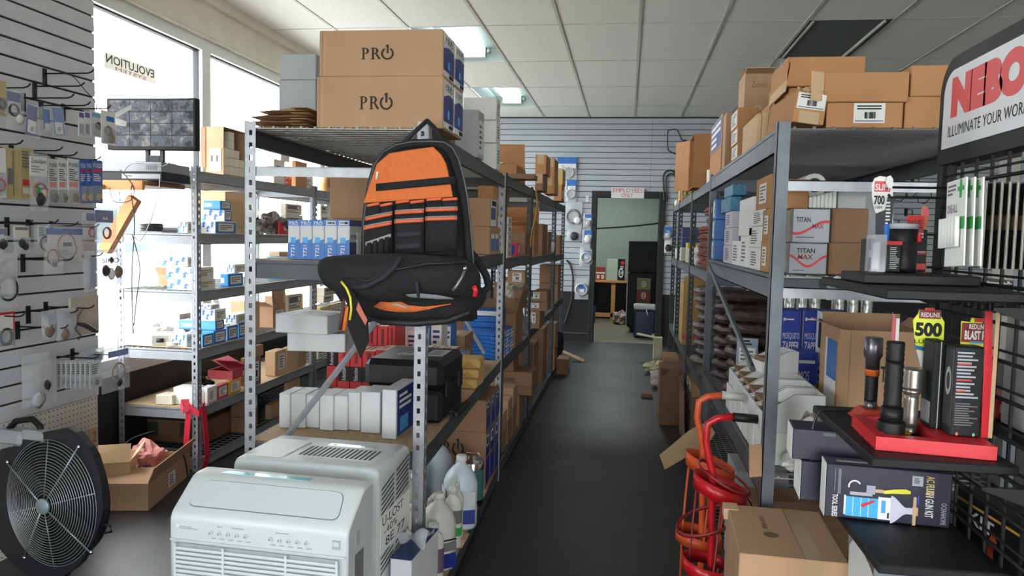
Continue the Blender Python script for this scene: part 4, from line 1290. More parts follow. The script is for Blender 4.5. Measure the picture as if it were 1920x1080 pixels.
for k, (xs, lb) in enumerate((((374, 380, 400), 'first'), ((379, 401, 424), 'second'), ((424, 427, 446), 'third'), ((444, 448, 465), 'fourth'))):
    o = parts_box('blue parts box with white label in the fourth deck bottom row, %s from the post' % lb, xs, (628, 621, 612, 606)[k], T[3], 'bw'); r1.append(o)
o = parts_box('wide blue parts box with round emblem on the fourth deck, second layer', (335, 404, 421), 603, top_of(r1[1]), 'bw')
zq = top_of(o)
o = parts_box('arrow-print parts box in the third layer of the fourth deck pile', (369, 403, 424), 581, zq, 'a')
parts_box('low arrow-print parts box topmost in the fourth deck pile', (369, 396, 412), 572, top_of(o), 'a', X=-2.48)
o = parts_box('arrow-print parts box over the third and fourth blue boxes of the fourth deck', (423, 443, 470), 590, top_of(r1[2]) + .004, 'a')
o = box('tan carton at the back right of the fourth deck, left of the bright post', (432, 566, 470, 600), 4.80, .13, T[3] + .0, CARD_P)
# fifth deck
T5 = T[4]
z_ = T5
box('cream box at the front left of the board, fifth deck', (292, 741, 323, 761), 4.10, .1, T5, CREAM, name='small_box')
box('white box behind the corner post on the board, fifth deck', (325, 727, 366, 761), 4.13, .10, T5, WHITE, name='small_box')
o = cbox('white box with printed label just right of the corner post, fifth deck', (372, 389, 407), 728, T5, XR_, WHITE, name='small_box'); stick(o, 'R', .15, .15, .85, .8, 4, 'text')
PK = M('red_pattern_card', '#b8434c', .6, noise=.35, scale=70)
o = cbox('red-printed box with label in the lower row of the fifth deck, nearer', (395, 408, 428), 724, T5, XR_, PK, name='small_box'); stick(o, 'R', .15, .2, .85, .85, 2, 'text'); za = top_of(o)
o = cbox('yellow and red printed box in the lower row of the fifth deck, farther', (420, 430, 452), 716, T5, XR_, M('yellow_red_card', '#c8a23c', .6, noise=.25, scale=60), name='small_box'); stick(o, 'R', .15, .2, .85, .85, 3, 'text'); zb_ = top_of(o)
o = open_carton('red-printed box with its lid hanging open, upper row of the fifth deck', (-2.53, 4.58, max(za, zb_) + .001), .17, .2, .055, PK, flaps=((2, 20), (1, 25)), fl=.9)
o = cbox('red-printed box with cream label, upper row of the fifth deck', (426, 434, 447), 702, max(za, zb_) + .001, XR_, PK, name='small_box'); stick(o, 'R', .1, .2, .9, .9, 3, 'text'); o.location.y += .14
crumple('small black tool pouch behind the corner post, fifth deck', (-2.62, 4.45, T5), .045, BLACK_C, 'pouch', 'pouch', seed=71, sz=1.3)
o = cbox('brown carton with large white label on the fifth deck', (428, 450, 468), 680, T5, XR_, CARD_D); stick(o, 'R', .2, .15, .75, .85, 5); zc_ = top_of(o); o.location.y += .16
o = cbox('tan carton on top of the labelled brown carton, fifth deck', (440, 455, 470), 656, zc_, XR_, CARD); o.location.y += .18
# lowest deck
T6 = T[5]
o = box('large dark brown carton with green print on the lowest deck, behind the corner post', (252, 788, 382, 850), 4.35, .38, T6, CARD_D); mark(o, 'green_print', 'F', lambda i: i.rect(.05, .25, .35, .9, M('dark_green_ink', '#3f4a3a', .8)).rect(.66, .25, .95, .9, MATS['dark_green_ink']))
o = cbox('tan carton tipped up on the lowest deck with a white label', (410, 436, 463), 752, T6 + .10, XR_ - .02, CARD_D); stick(o, 'R', .5, .2, .95, .85, 3); o.location.y += .15; o.location.z = T6 + .105
block('dark brown carton under the tipped tan carton, lowest deck', (o.location.x, o.location.y, T6), DIM[o.name][0], DIM[o.name][1], .102, CARD_D)

# first window rack, top deck: carton of bundled small boxes, then pale cartons further back
T1_ = T[0]
q = onX(419, 300, XR_)
Y0, Y1 = q.y, onX(463, 300, XR_).y
xf = onY(386, 300, Y0).x; w = XR_ - xf; zt = onX(419, 237, XR_).z; h = zt - T1_
b = MB(); t_ = .005; d = Y1 - Y0
b.box(-w / 2, 0, 0, w / 2, d, t_, CARD); b.box(-w / 2, 0, h - t_, w / 2, d, h, CARD); b.box(-w / 2, 0, t_, w / 2, t_, h - t_, CARD_P); b.box(-w / 2, d - t_, t_, w / 2, d, h - t_, CARD); b.box(-w / 2, t_, t_, -w / 2 + t_, d - t_, h - t_, CARD_D)
bc = b.build('open_cardboard_box', None, ((XR_ + xf) / 2, Y0, T1_)); tag(bc, 'tan carton lying open toward the aisle, packed with small white boxes, on the window rack', 'box')
f = MB(); f.box(-w / 2 - .03, -.004, h * .15, -w / 2 - .001, .0, h * .98, CARD); f.build('carton_flap', bc)
f = MB(); f.box(-w * .28, -.003, .02, w * .38, 0, h * .55, PAPER); f.box(-w * .2, -.004, .08, -w * .1, -.003, h * .4, INK_G); f.box(w * .1, -.004, .08, w * .2, -.003, h * .4, INK_G); f.build('paper_label', bc)
n = 0
for r in range(5):
    cnt = (4, 4, 3, 1, 1)[r]
    for c in range(cnt):
        bw, bh = (d - .03) / 4.05, (h - .02) / 5.2
        yy = Y0 + .012 + bw * (c + .5) + (bw if r > 2 else 0)
        o = block('small white box packed in the open tan carton on the window rack', (XR_ - .004 - (w - .014) / 2, yy, T1_ + t_ + .001 + r * (bh + .001)), w - .016, bw - .002, bh, CREAM, name='small_box', group='small white boxes packed in the tan carton'); n += 1
o = cbox('white carton upon a labelled cream carton, top deck behind the bright post', (495, 527, 543), 274, T1_ + .16, XR_, WHITE); zq = o.location.z
o2 = cbox('cream carton with printed label, top deck behind the bright post', (500, 514, 534), 298, T1_, XR_, CREAM); stick(o2, 'R', .1, .2, .9, .85, 4, 'text')
o.location.z = top_of(o2)
o = cbox('orange-brown carton right of the labelled cream carton, top deck', (530, 538, 560), 297, T1_, XR_, CARD_O); tape(o, True); o.location.y += .15
o = cbox('low cream and yellow carton further along the window rack top', (563, 575, 597), 327, T1_, XR_, CREAM); mark(o, 'yellow_patch', 'F', lambda i: i.rect(.1, .2, .9, .8, YEL)); stick(o, 'R', .3, .2, .9, .8, 2, 'text'); o.location.x -= .045
crumple('crumpled rust-coloured paper on the window rack top, behind the tie bar', (-2.56, 5.48, T1_), .05, M('rust_paper', '#8a4a35', .8), 'paper_wad', 'paper', seed=81)
t = thing('tape_roll', 'tan roll of tape standing on the far part of the window rack top', 'tape roll', (-2.50, 6.12, T1_))
b = MB(); b.tube([(-.03, 0, .075), (.03, 0, .075)], .075, M('tan_tape', '#c79a62', .5), 24); b.build('tape_winding', t)
b = MB(); b.tube([(-.031, 0, .075), (.031, 0, .075)], .04, CARD_D, 20); b.build('cardboard_core', t)
for k in range(5):
    o = block('pale carton on the far window rack top, %s from the tape roll' % ORD[k], (-2.62, 6.45 + .42 * k, T1_), .3, .3, (.12, .16, .1, .2, .14)[k], (CREAM, GREYC2, CARD_P, WHITE, CARD)[k])
# second rack along the window: visible through the left aisle rack
X2 = -2.46
o = cbox('red carton with label on the second deck, behind the bright post', (521, 524, 545), 415, T[1], X2, RED); stick(o, 'R', .4, .3, .9, .8, 2)
crumple('heap of dark cables behind the bright post, second deck', (-2.54, 5.22, T[1]), .085, M('dark_cable_heap', '#5b5450', .7, noise=.4, scale=50), 'cable_heap', 'cable', seed=83, sz=1.1)
crumple('crumpled clear bag on the red carton, second deck', (-2.78, 5.40, T[1]), .08, M('clear_white_bundle', '#d4d3cc'), seed=85, sz=1.4)
def panel_box(label, xs, yt, z0, X=X2, mat=CREAM):
    o = cbox(label, xs, yt, z0, X, mat, name='parts_carton', group='pale parts cartons on the window racks')
    mark(o, 'printed_flank', 'R', lambda i: i.rect(.1, .5, .9, .85, INK_G).rect(.7, .55, .85, .8, PAPER).lines(.1, .15, .9, .4, 2, INK_G, 1))
    return o
o = panel_box('cream carton with grey print, lower of two left of the dotted post', (526, 536, 568), 402, T[1])
panel_box('cream carton with grey print, upper of two left of the dotted post', (526, 536, 566), 381, top_of(o))
o = panel_box('cream carton with green patch right of the dotted post, lower', (597, 602, 617), 402, T[1])
panel_box('cream carton with green patch right of the dotted post, upper', (597, 602, 615), 385, top_of(o))
o = box('pale blue box with a tan box on it, third deck behind the bright post', (500, 481, 530, 488), 5.3, .2, T[2], BLUE_L)
box('low tan box resting on the pale blue box, third deck', (504, 472, 524, 481), 5.32, .16, top_of(o), CARD_P)
o = open_carton('brown carton with raised flap right of the bright post, fourth deck', (-2.62, 5.26, T[3]), .24, .22, .15, CARD, flaps=((1, 85), (0, 160)), fl=.6)
stick(o, 'R', .2, .3, .8, .8, 3, 'text')
coil('coil of black hose lying on the fourth deck between brown cartons', (-2.55, 5.52, T[3]), .10, .007, 4, CABLE, flat=.6)
b = MB(); b.box(-.09, -.07, 0, .09, .07, .03, PINK); o = b.build('paper_packet', None, (-2.55, 5.81, T[3])); tag(o, 'flat pink packet beside the coil of black hose, fourth deck', 'packet')
block('tan carton behind the coil of black hose, fourth deck', (-2.72, 5.80, T[3]), .2, .3, .17, CARD_P); DIMLAST = list(DIM)[-1]
bpy.data.objects[DIMLAST].location = (-2.79, 5.95, T[3])
YB_ = M('yellow_bordered_card', '#bfb25a', .6)
for k, (xs, yt) in enumerate((((585, 601, 617), 577), ((611, 618, 630), 572), ((625, 629, 641), 569))):
    o = cbox('yellow-bordered parts box on the fourth deck, %s right of the dotted post' % ORD[k], xs, yt, T[3], X2, YB_, name='parts_carton'); stick(o, 'R', .15, .1, .85, .85, k, 'text')
o = panel_box('cream carton with dark print right of the dotted post, lower, fourth deck', (585, 607, 626), 556, T[3] + .11); zz1 = top_of(o)
panel_box('cream carton with dark print right of the dotted post, upper, fourth deck', (585, 608, 632), 540, zz1)
panel_box('cream carton with grey window print left of the dotted post, fourth deck', (535, 540, 566), 554, T[3] + .10)
for k, (xs, yt, m_) in enumerate((((497, 516, 536), 660, CARD_P), ((530, 538, 560), 652, CARD_P), ((552, 556, 574), 645, CARD))):
    o = cbox('tan carton on the fifth deck behind the bright post, %s from the left' % ORD[k], xs, yt, T[4], X2, m_); stick(o, 'R', .3, .2, .9, .85, k, 'text') if k == 0 else None
for k, (xs, yt) in enumerate((((590, 597, 607), 652), ((590, 598, 608), 637))):
    o = panel_box('cream carton beside the dotted post on the fifth deck, %s' % ('lower', 'upper')[k], xs, yt, T[4] + .075 * k)
for k, (xs, yt, m_) in enumerate((((497, 505, 530), 730, CARD_P), ((497, 508, 540), 760, CARD))):
    o = cbox('tan carton on the lowest deck behind the bright post, %s' % ('farther', 'nearer')[k], xs, yt, T[5], X2, m_); o.location.y += .3 * (1 - k)

# red strap knotted around the corner post
RSTRAP = M('red_ribbon', '#c3233a', .5)
b = MB(); cx, cy = LX1, LY
def band(pts, wv):
    pts = [Vector(p) for p in pts]; wv = Vector(wv); n = len(pts)
    b.raw([p - wv / 2 for p in pts] + [p + wv / 2 for p in pts], [(i, i + 1, n + i + 1, n + i) for i in range(n - 1)], RSTRAP)
b_pts = [(cx - .05, cy - .015, .40), (cx - .02, cy - .02, .37), (cx + .018, cy - .02, .35), (cx + .03, cy + .02, .40), (cx + .01, cy + .05, .44)]
band(b_pts, (0, 0, .035)); band([(cx - .05, cy - .012, .41), (cx - .09, cy - .03, .41), (cx - .07, cy - .04, .37), (cx - .04, cy - .02, .385)], (0, .01, .04))
band([(cx - .045, cy - .02, .38), (cx - .06, cy - .022, .2), (cx - .065, cy - .02, .09), (cx - .055, cy - .02, .03)], (.034, 0, 0)); band([(cx + .03, cy + .01, .37), (cx + .045, cy + .01, .22), (cx + .05, cy + .01, .10), (cx + .035, cy + .005, .02)], (.0, .05, 0))
o = b.build('red_strap', None, solid=.002); tag(o, 'red ribbon strap knotted around the front corner post of the window rack', 'strap')

# monitor and recorders on a wooden bracket shelf
t = thing('bracket_shelf', 'orange wooden bracket shelf with a slanting brace under the recorders', 'shelf', (0, 0, 0))
a, c = onY(196, 352, 3.75), onY(305, 356, 3.75)
zs = 1.655
b = MB(); b.box(-2.93, 3.62, zs - .025, c.x, 3.96, zs, WOOD_D, ch=.002); b.build('shelf_board', t)
b = MB(); b.box(-2.72, 3.381, zs - .05, -2.67, 3.64, zs - .026, WOOD); b.build('side_batten', t)
b = MB(); b.box(-2.93, 3.60, zs - .05, c.x - .015, 3.62, zs - .002, WOOD); b.build('edge_board', t)
p, q = onY(253, 362, 3.72), onY(192, 470, 3.72)
b = MB(); dv = (q - p).normalized(); nv = Vector((-dv.z, 0, dv.x)) * .03; e = Vector((0, .045, 0)); p = p + dv * .03
vs = [p - nv, p + nv, q + nv, q - nv]; b.raw(vs + [v + e for v in vs], [(0, 1, 2, 3), (7, 6, 5, 4), (0, 4, 5, 1), (1, 5, 6, 2), (2, 6, 7, 3), (3, 7, 4, 0)], WOOD); b.build('brace', t)
def recorder(label, z, h, m_, x1, front):
    o = block(label, ((-2.90 + x1) / 2, 3.80, z), x1 + 2.90, .26, h, m_, name='video_recorder', cat='recorder', ch=.003)
    mark(o, 'front_panel', 'F', front); return o
r1_ = recorder('black and silver video recorder lying on the bracket shelf', zs + .001, .045, BLACK, onY(304, 340, 3.67).x, lambda i: i.rect(.55, .25, .98, .8, GREYC).rect(.6, .5, .66, .6, INK))
r2_ = recorder('grey video recorder with vent slots upon the black recorder', zs + .048, .05, STEEL_L, onY(303, 318, 3.67).x, lambda i: i.lines(.82, .2, .95, .8, 6, INK_G, 1, True).lines(.05, .2, .18, .8, 6, INK_G, 1, True))
zm_ = zs + .10
t = thing('cctv_monitor', 'flat black monitor showing sixteen camera views in front of the window', 'monitor', (-2.52, 3.84, zm_))
P0, P1 = onY(204, 178, 3.84), onY(371, 285, 3.84)
mx0, mx1, mz0, mz1 = P0.x + 2.52, P1.x + 2.52, P1.z - zm_ + .006, onY(290, 185, 3.84).z - zm_
b = MB(); b.box(mx0, -.02, mz0, mx1, .025, mz1, M('monitor_black', '#0e0e10', .6, spec=.2), ch=.004); b.build('screen_housing', t)
ang = .0
def scr():
    m = bpy.data.materials.new('camera_view_screen'); m.use_nodes = True; nt = m.node_tree; bs = nt.nodes['Principled BSDF']
    tc = nt.nodes.new('ShaderNodeTexCoord'); v = nt.nodes.new('ShaderNodeTexNoise'); v.inputs['Scale'].default_value = 26; v.inputs['Detail'].default_value = 4
    nt.links.new(tc.outputs['Object'], v.inputs['Vector']); cr = nt.nodes.new('ShaderNodeValToRGB'); e = cr.color_ramp.elements
    e[0].position = .36; e[0].color = rgb('#26292c'); e[1].position = .68; e[1].color = rgb('#c9cfce')
    for p_, c_ in ((.44, '#59606a'), (.5, '#8d9093'), (.55, '#4d6d92'), (.6, '#a8a49a')):
        x = e.new(p_); x.color = rgb(c_)
    nt.links.new(v.outputs['Fac'], cr.inputs['Fac']); nt.links.new(cr.outputs['Color'], bs.inputs['Emission Color']); bs.inputs['Emission Strength'].default_value = .14
    bs.inputs['Base Color'].default_value = rgb('#101010'); bs.inputs['Roughness'].default_value = .55; bs.inputs['Specular IOR Level'].default_value = .2
    return m
b = MB(); SCRN = scr(); W4, H4 = (mx1 - mx0 - .024) / 4, (mz1 - mz0 - .028) / 4
for i in range(4):
    for j in range(4):
        b.box(mx0 + .012 + W4 * i + .002, -.0215, mz0 + .018 + H4 * j + .002, mx0 + .012 + W4 * (i + 1) - .002, -.0195, mz0 + .018 + H4 * (j + 1) - .002, SCRN)
b.build('screen', t)
cx_ = onY(289, 300, 3.84).x + 2.52
b = MB(); b.box(cx_ - .055, .0, .012, cx_ - .03, .02, mz0 + .03, BLACK, ch=.003); b.box(cx_ + .03, .0, .012, cx_ + .055, .02, mz0 + .03, BLACK, ch=.003); b.box(cx_ - .03, .0, .012, cx_ + .03, .02, .05, BLACK); b.box(cx_ - .08, -.06, 0, cx_ + .08, .09, .012, BLACK, ch=.004); b.build('monitor_stand', t)

# loose leads under the recorders
def lead(label, pts, r, mat, cat='cable', name='cable'):
    b = MB(); P_ = [Vector(p) for p in pts]; out = []
    for i in range(len(P_) - 1):
        p0 = P_[max(i - 1, 0)]; p1 = P_[i]; p2 = P_[i + 1]; p3 = P_[min(i + 2, len(P_) - 1)]
        for k in range(6):
            t = k / 6
            out.append(.5 * ((2 * p1) + (p2 - p0) * t + (2 * p0 - 5 * p1 + 4 * p2 - p3) * t * t + (3 * p1 - p0 - 3 * p2 + p3) * t ** 3))
    out.append(P_[-1]); b.tube(out, r, mat, 6); o = b.build(name); return tag(o, label, cat)
q = lambda x, y, Y=3.60: onY(x, y, Y)
lead('black lead hanging from the recorders down to the fourth deck level', [Vector((q(245, 345).x, 3.672, q(245, 345).z)), q(246, 352, 3.59), q(252, 420), q(247, 520), q(250, 625)], .0028, CABLE)
lead('second black lead hanging beside the first, bowed to the right', [q(248, 440), q(262, 500), q(256, 560), q(251, 610)], .0025, CABLE)
lead('black lead looping left below the bracket shelf', [q(225, 318), q(250, 350), q(245, 375), q(215, 378), q(205, 352)], .0025, CABLE)
lead('white lead hanging from the grey recorder toward the window rack', [q(300, 332), q(296, 370), q(280, 420), q(262, 452), q(250, 440)], .0022, MATS['cream_cord'])
lead('white lead on the recorders curling below the monitor', [q(232, 322, 3.62), q(250, 306, 3.62), q(300, 312, 3.62), q(318, 305, 3.62)], .0025, CABLE_G)

# reversed shop sign on the outside of the glass
X_ = XL - .062
p, r = onX(195, 101, X_), onX(291, 157, X_)
t = thing('window_sign', 'pale yellow shop sign on the window glass, read from behind', 'sign', (X_, p.y, r.z), 0)
W_, H_ = r.y - p.y, onX(195, 101, X_).z - onX(195, 128, X_).z
fr = (Vector((0, 0, .0)), Vector((0, 1, 0)), Vector((0, 0, 1)), Vector((1, 0, 0)), W_, 1.0)
zt_ = p.z - r.z
sh = lambda y: -0.0
b = MB(); i = Ink(b, fr); i.rect(0, -.004, 1, zt_ + .016, M('pale_yellow_film', '#d8d196', .5, alpha=.955)); b.build('sign_film', t)
b = MB(); i = Ink(b, fr); i.lift = .002; i.text('EVOLUTION', .03, .03, .97, zt_ + .008, M('sign_grey_ink', '#5d6057', .6), .02, mirror=True); b.build('lettering', t)
b = MB(); i = Ink(b, fr); i.lift = .002; i.text('SYSTEM', .2, .002, .8, .022, M('sign_red_ink', '#a8443d', .6), .0, mirror=True); b.build('lower_band', t)

# parked van outside the window
def van():
    t = thing('van', 'white van parked outside, seen through the window behind the parts rack', 'van', (-6.6, 8.2, -.05), 0)
    b = MB(); VW = M('white_car_paint', '#d8dad8', .25); VG = M('tinted_glass', '#5f6a70', .1)
    prof = [(-2.3, .35), (2.4, .35), (2.45, .9), (2.2, 1.05), (1.5, 1.15), (.9, 1.75), (-2.2, 1.8), (-2.35, 1.6)]
    tf = Matrix(((0, 0, 1, 0), (1, 0, 0, 0), (0, 1, 0, 0), (0, 0, 0, 1)))
    b.prism(prof, -.85, .85, VW, tf); b.build('van_body', t)
    b = MB(); b.prism([(1.35, 1.18), (.85, 1.66), (-.1, 1.68), (-.1, 1.18)], .852, .856, VG, tf); b.prism([(-.2, 1.18), (-.2, 1.68), (-2.0, 1.7), (-2.0, 1.18)], .852, .856, VG, tf); b.build('side_window', t)
    for y in (-1.5, 1.6):
        b = MB(); b.tube([(.66, y, .33), (.88, y, .33)], .33, BLACK, 24); b.tube([(.87, y, .33), (.885, y, .33)], .2, CHROME, 20); b.build('wheel', t)
van()

# ------------------------------------------------------------------ fill on the left rack top between the logo cartons and the white stack
block('brown carton behind the power-logo cartons on the left rack top, seen through the wire deck', (-.84, 2.92, A_TOP + .001), .27, .30, .18, CARD_D)
block('brown carton beyond the grey cartons, seen through the wire deck of the left rack', (-1.12, 3.45, A_TOP + .001), .30, .62, .2, CARD_D)
block('long brown carton at the far left rack top, seen through the wire deck', (-1.10, 4.02, A_TOP + .001), .34, .42, .16, CARD_D)
for k, (x, y, w_, d_) in enumerate(((.80, 3.02, .60, .34), (.90, 3.50, .44, .5), (.90, 4.03, .44, .5))):
    block('brown carton filling the right rack top behind the labelled cartons, %s from the front' % ORD[k], (x + .02, y + .32 if k == 0 else y + .15, R_TOP + .001), w_ - .06, min(d_, .3), .13, CARD_D) if k else None

# ------------------------------------------------------------------ right rack, top deck
zt = R_TOP
o = box('long brown carton with white barcode label, lower of two on the right rack top', (1549, 192, 1692, 236), 2.46, .26, zt, CARD_O)
stick(o, 'F', .355, .2, .765, .97, 2); za = top_of(o)
o = box('long brown carton with an open left flap, upper of two on the right rack top', (1544, 135, 1703, 191), 2.455, .26, za, CARD_O)
f = MB(); w, d, h = DIM[o.name]; f.box(-.045, 0, 0, 0, .003, h * .98, CARD_P); q = f.build('carton_flap', o, (-w / 2 - .001, -d / 2, h * .02)); q.rotation_euler = (0, 0, .5)
o = box('brown carton right of the barcode carton, lower of two', (1695, 181, 1790, 236), 2.47, .28, zt, CARD_O); za = top_of(o)
box('brown carton right of the open-flap carton, upper of two beside the sign', (1706, 122, 1815, 180), 2.47, .28, za, CARD_O)
o = box('brown carton behind the tilted labelled carton, lower one', (1476, 164, 1560, 236), 2.86, .3, zt, CARD_O); za = top_of(o)
o = box('brown carton with pale open end, topmost behind the tilted labelled carton', (1474, 106, 1621, 162), 2.84, .3, za, CARD_O)
f = MB(); w, d, h = DIM[o.name]; f.box(-.004, -d / 2, 0, 0, d / 2, h * 1.02, CARD_P); q = f.build('carton_flap', o, (-w / 2 - .001, 0, -.02)); q.rotation_euler = (0, .12, 0)
# tilted carton
o = box('tilted brown carton with torn top, white label and tape, at the right rack corner', (1477, 172, 1537, 234), 2.45, .30, zt + .012, CARD_O, tilt=(0, .12), rz=.08)
stick(o, 'F', .05, .45, .95, .95, 6); mark(o, 'packing_tape', 'F', lambda i: i.rect(.18, 0, .82, .38, TAPE)); mark(o, 'packing_tape', 'T', lambda i: i.rect(0, .4, 1, .55, TAPE_C))
w, d, h = DIM[o.name]; f = MB(); rnd = random.Random(5)
f.grid(lambda u, v: (-w / 2 + w * u, -d / 2 - .004 + .03 * v, h + .012 * v + .008 * math.sin(17 * u + 2 * v)), 14, 2, CARD_P, smooth=False); f.build('torn_flap', o)
for k, (px, Y, lb) in enumerate((((1418, 213, 1428, 242), 2.92, 'left'), ((1430, 210, 1441, 238), 2.90, 'right'))):
    box('narrow pale carton end behind the tilted carton, %s of a pair' % lb, px, Y, .34, zt, CARD_P)
box('pale carton flap standing behind the tilted carton, upright like a fin', (1440, 173, 1452, 232), 3.30, .006, zt, CARD_P, name='cardboard_sheet', cat='cardboard')
o = box('tan carton behind the upright flap on the right rack top', (1448, 186, 1478, 236), 3.34, .28, zt, CARD_O)
# tall open-topped carton on another, then a column of labelled cartons
XA = RX + .006
za = zt; 
for k, (yt, lb) in enumerate(((268, 'lowest'), (237, 'middle'), (202, 'topmost'))):
    o = cbox('brown carton with white side label in the column of three, %s' % lb, (1412 + 10 * (k == 2), 1383, 1371), yt, za, XA, CARD_O, side='L'); stick(o, 'L', .1, .1, .9, .9, k, 'text'); za = top_of(o)
f = MB(); w, d, h = DIM[o.name]; f.box(-w * .4, -.05, 0, w * .45, .05, .003, BLACK); f.build('black_sheet', o, (0, 0, h + .001))
o = cbox('plain brown carton that carries the tall open-topped carton', (1374, 1361, 1356), 212, zt, XA, CARD, side='L'); zb = top_of(o); DIM_ = DIM[o.name]
yb = o.location.y
oc = open_carton('tall brown carton with handwriting and open top, standing highest on the right rack', (o.location.x + .12, yb, zb), onY(1413, 180, yb).x - onY(1362, 180, yb).x, .2, onY(1388, 146, yb).z - zb, CARD, flaps=((0, 165), (2, 75), (1, 60), (3, 60)), fl=.28)
mark(oc, 'handwriting', 'F', lambda i: i.text('Zones', .24, .62, .8, .78, M('pencil_ink', '#7a5c3c', .8))); mark(oc, 'packing_tape', 'F', lambda i: i.rect(.44, .72, .56, 1, TAPE_C).rect(.35, .0, .62, .14, TAPE))
block('brown carton under the tall open-topped carton, right part', (oc.location.x + .08, yb + .0, zt), .18, .2, zb - zt - .002, CARD)
o = cbox('blue and white printed carton left of the tall open-topped carton', (1360, 1338, 1320), 213, zt + .17, XA, CARD, side='L'); mark(o, 'printed_flank', 'L', lambda i: i.rect(.05, .05, .95, .95, BLUE_D).lines(.1, .1, .9, .9, 4, PAPER, 2))
o.location.x += .045
block('brown carton below the blue and white printed carton', (o.location.x, o.location.y, zt), DIM[o.name][0], DIM[o.name][1], .168, CARD_O)
# big carton lying open toward the aisle
q0 = onX(1300, 300, XA - .03); Y0 = q0.y; ww = onY(1337, 300, Y0).x - q0.x; zz1 = onX(1300, 254, XA - .03).z
ob = open_carton('large brown carton lying on its side, open toward the aisle, right rack top', (q0.x, Y0 + .17, (zt + zz1) / 2), zz1 - zt, .34, ww, CARD_O, flaps=((2, 150),), fl=.5, inner=CARD_IN, rot=(0, -PI / 2, 0))
ob.location = (q0.x + ww, Y0 + .17, zt + (zz1 - zt) / 2 + .001)
crumple('green and black film bag beside the open carton on the right rack top', (.60, 5.62, zt), .10, M('green_film', '#3e9a3e', .25, noise=.7, scale=14), 'film_bag', 'bag', seed=92, sz=1.3)
for k in range(2):
    b = MB(); b.tube([(0, 0, 0), (0, 0, .11)], .045, PAPER, 18); b.tube([(0, 0, .1101), (0, 0, .1102)], .02, BLACK, 12); o = b.build('paper_roll', None, (.54 + .02 * k, 5.12 - .12 * k, zt)); tag(o, 'white paper roll below the green film bag, %s' % ('farther', 'nearer')[k], 'paper roll')
box('pale tan carton edge right of the white rolls on the right rack top', (1352, 268, 1364, 320), 5.0, .25, zt, CARD_P)
for k, (px, Y) in enumerate((((1271, 277, 1284, 338), 7.2), ((1266, 322, 1287, 350), 7.42))):
    box('brown carton behind the open carton near the doorway, %s' % ('taller', 'lower')[k], px, Y, .2, zt, (CARD_D, CARD_Y)[k]).location.x += .045
crumple('yellowish crumpled film on the far end of the right rack top', (.52, 6.98, zt), .05, M('yellow_film', '#b9aa72', .3, alpha=.7), seed=95)
for k in range(4):
    o = block('small white and yellow box on the far right rack top edge, %s from the doorway' % ORD[k], (.482, 7.94 - .085 * k, zt + .0), .04, .08, .05, (WHITE, WHITE, YEL, CREAM)[k], name='small_box')

# ------------------------------------------------------------------ right rack, middle deck
zm = R_MID
SILV = M('silver_card', '#8f9196', .35, .3)
def swoosh(i, low):
    L = []; Rr = []
    for k in range(25):
        u = k / 24
        if low: y = .42 + .17 * math.cos(2 * PI * u)
        else: y = .44 + .18 * math.sin((u - .5) * PI * 1.25)
        L.append((u, y - .035)); Rr.append((u, y + .045))
    i.strip(L, Rr, RED)
def silver(label, px, z, low):
    Y = 2.50
    o = box(label, px, Y, .26, z, SILV, name='compressor_box', group='silver boxes with a red wave')
    mark(o, 'red_wave', 'F', lambda i: swoosh(i, low))
    if low: mark(o, 'lettering', 'F', lambda i: i.text('TITAN', .2, .68, .68, .84, INK, .02).text('MAX', .24, .48, .63, .64, RED_D, .02).lines(.12, .1, .6, .14, 1, INK, 1))
    else: mark(o, 'lettering', 'F', lambda i: i.text('TITAN', .10, .60, .48, .75, INK, .02).text('MAX', .53, .42, .83, .56, RED_D, .02).lines(.1, .14, .9, .18, 1, INK, 1))
    mark(o, 'white_flank', 'L', lambda i: i.rect(.02, .02, .98, .98, WHITE))
    return o
s1 = silver('silver box with red wave and black lettering, lower of two on the right rack', (1477, 456, 1549, 519), zm, True)
s2 = silver('silver box with red wave and black lettering, upper of two on the right rack', (1484, 391, 1555, 455), top_of(s1), False)
b1 = box('plain brown box end right of the lower silver box', (1550.5, 456, 1620, 519), 2.52, .26, zm, CARD_D)
b2 = box('plain brown box end right of the upper silver box', (1556.5, 391, 1626, 455), 2.52, .26, top_of(b1), CARD_D)
box('orange-brown box standing on the upper silver box by the post', (1475, 336, 1515, 390), 2.55, .2, top_of(s2), CARD_O)
for k in range(7):
    x0 = 1516 + 7.5 * k
    o = box('thin white box standing on the silver boxes, %s of the row from the left' % ORD[k], (x0, 369 - 1.8 * k, x0 + 7, 390), 2.56 - .0 * k, .16, max(top_of(s2), top_of(b2)), WHITE, name='thin_white_box', group='thin white boxes in a row')
box('pale grey box at the right end of the row of thin white boxes', (1570, 357, 1624, 390), 2.57, .2, max(top_of(s2), top_of(b2)), GREYC)
g_ = box('pale grey carton behind the brown box ends, partly seen', (1600, 362, 1664, 519), 2.95, .2, zm, GREYC)
XM = RX + .008
za = zm
for k, (xs, yt) in enumerate((((1452, 1440, 1426), 451), ((1455, 1444, 1430), 391), ((1457, 1444, 1419), 326))):
    o = cbox('brown box with white label facing the aisle, %s of the column at the front post' % ('lowest', 'middle', 'topmost')[k], xs, yt, za, XM, CARD_O, side='L'); stick(o, 'L', .25, .2, .75, .8, k, 'text'); za = top_of(o)
def wh(label, xs, yt, z, m_=WHITE, lab=True, X=XM, group='white boxes facing the aisle'):
    o = cbox(label, xs, yt, z, X, m_, side='L', name='white_box', group=group)
    if lab: mark(o, 'printed_flank', 'L', lambda i: i.lines(.2, .15, .8, .85, 6, INK_G, 3))
    return o
n_ = 'on the right rack facing the aisle'
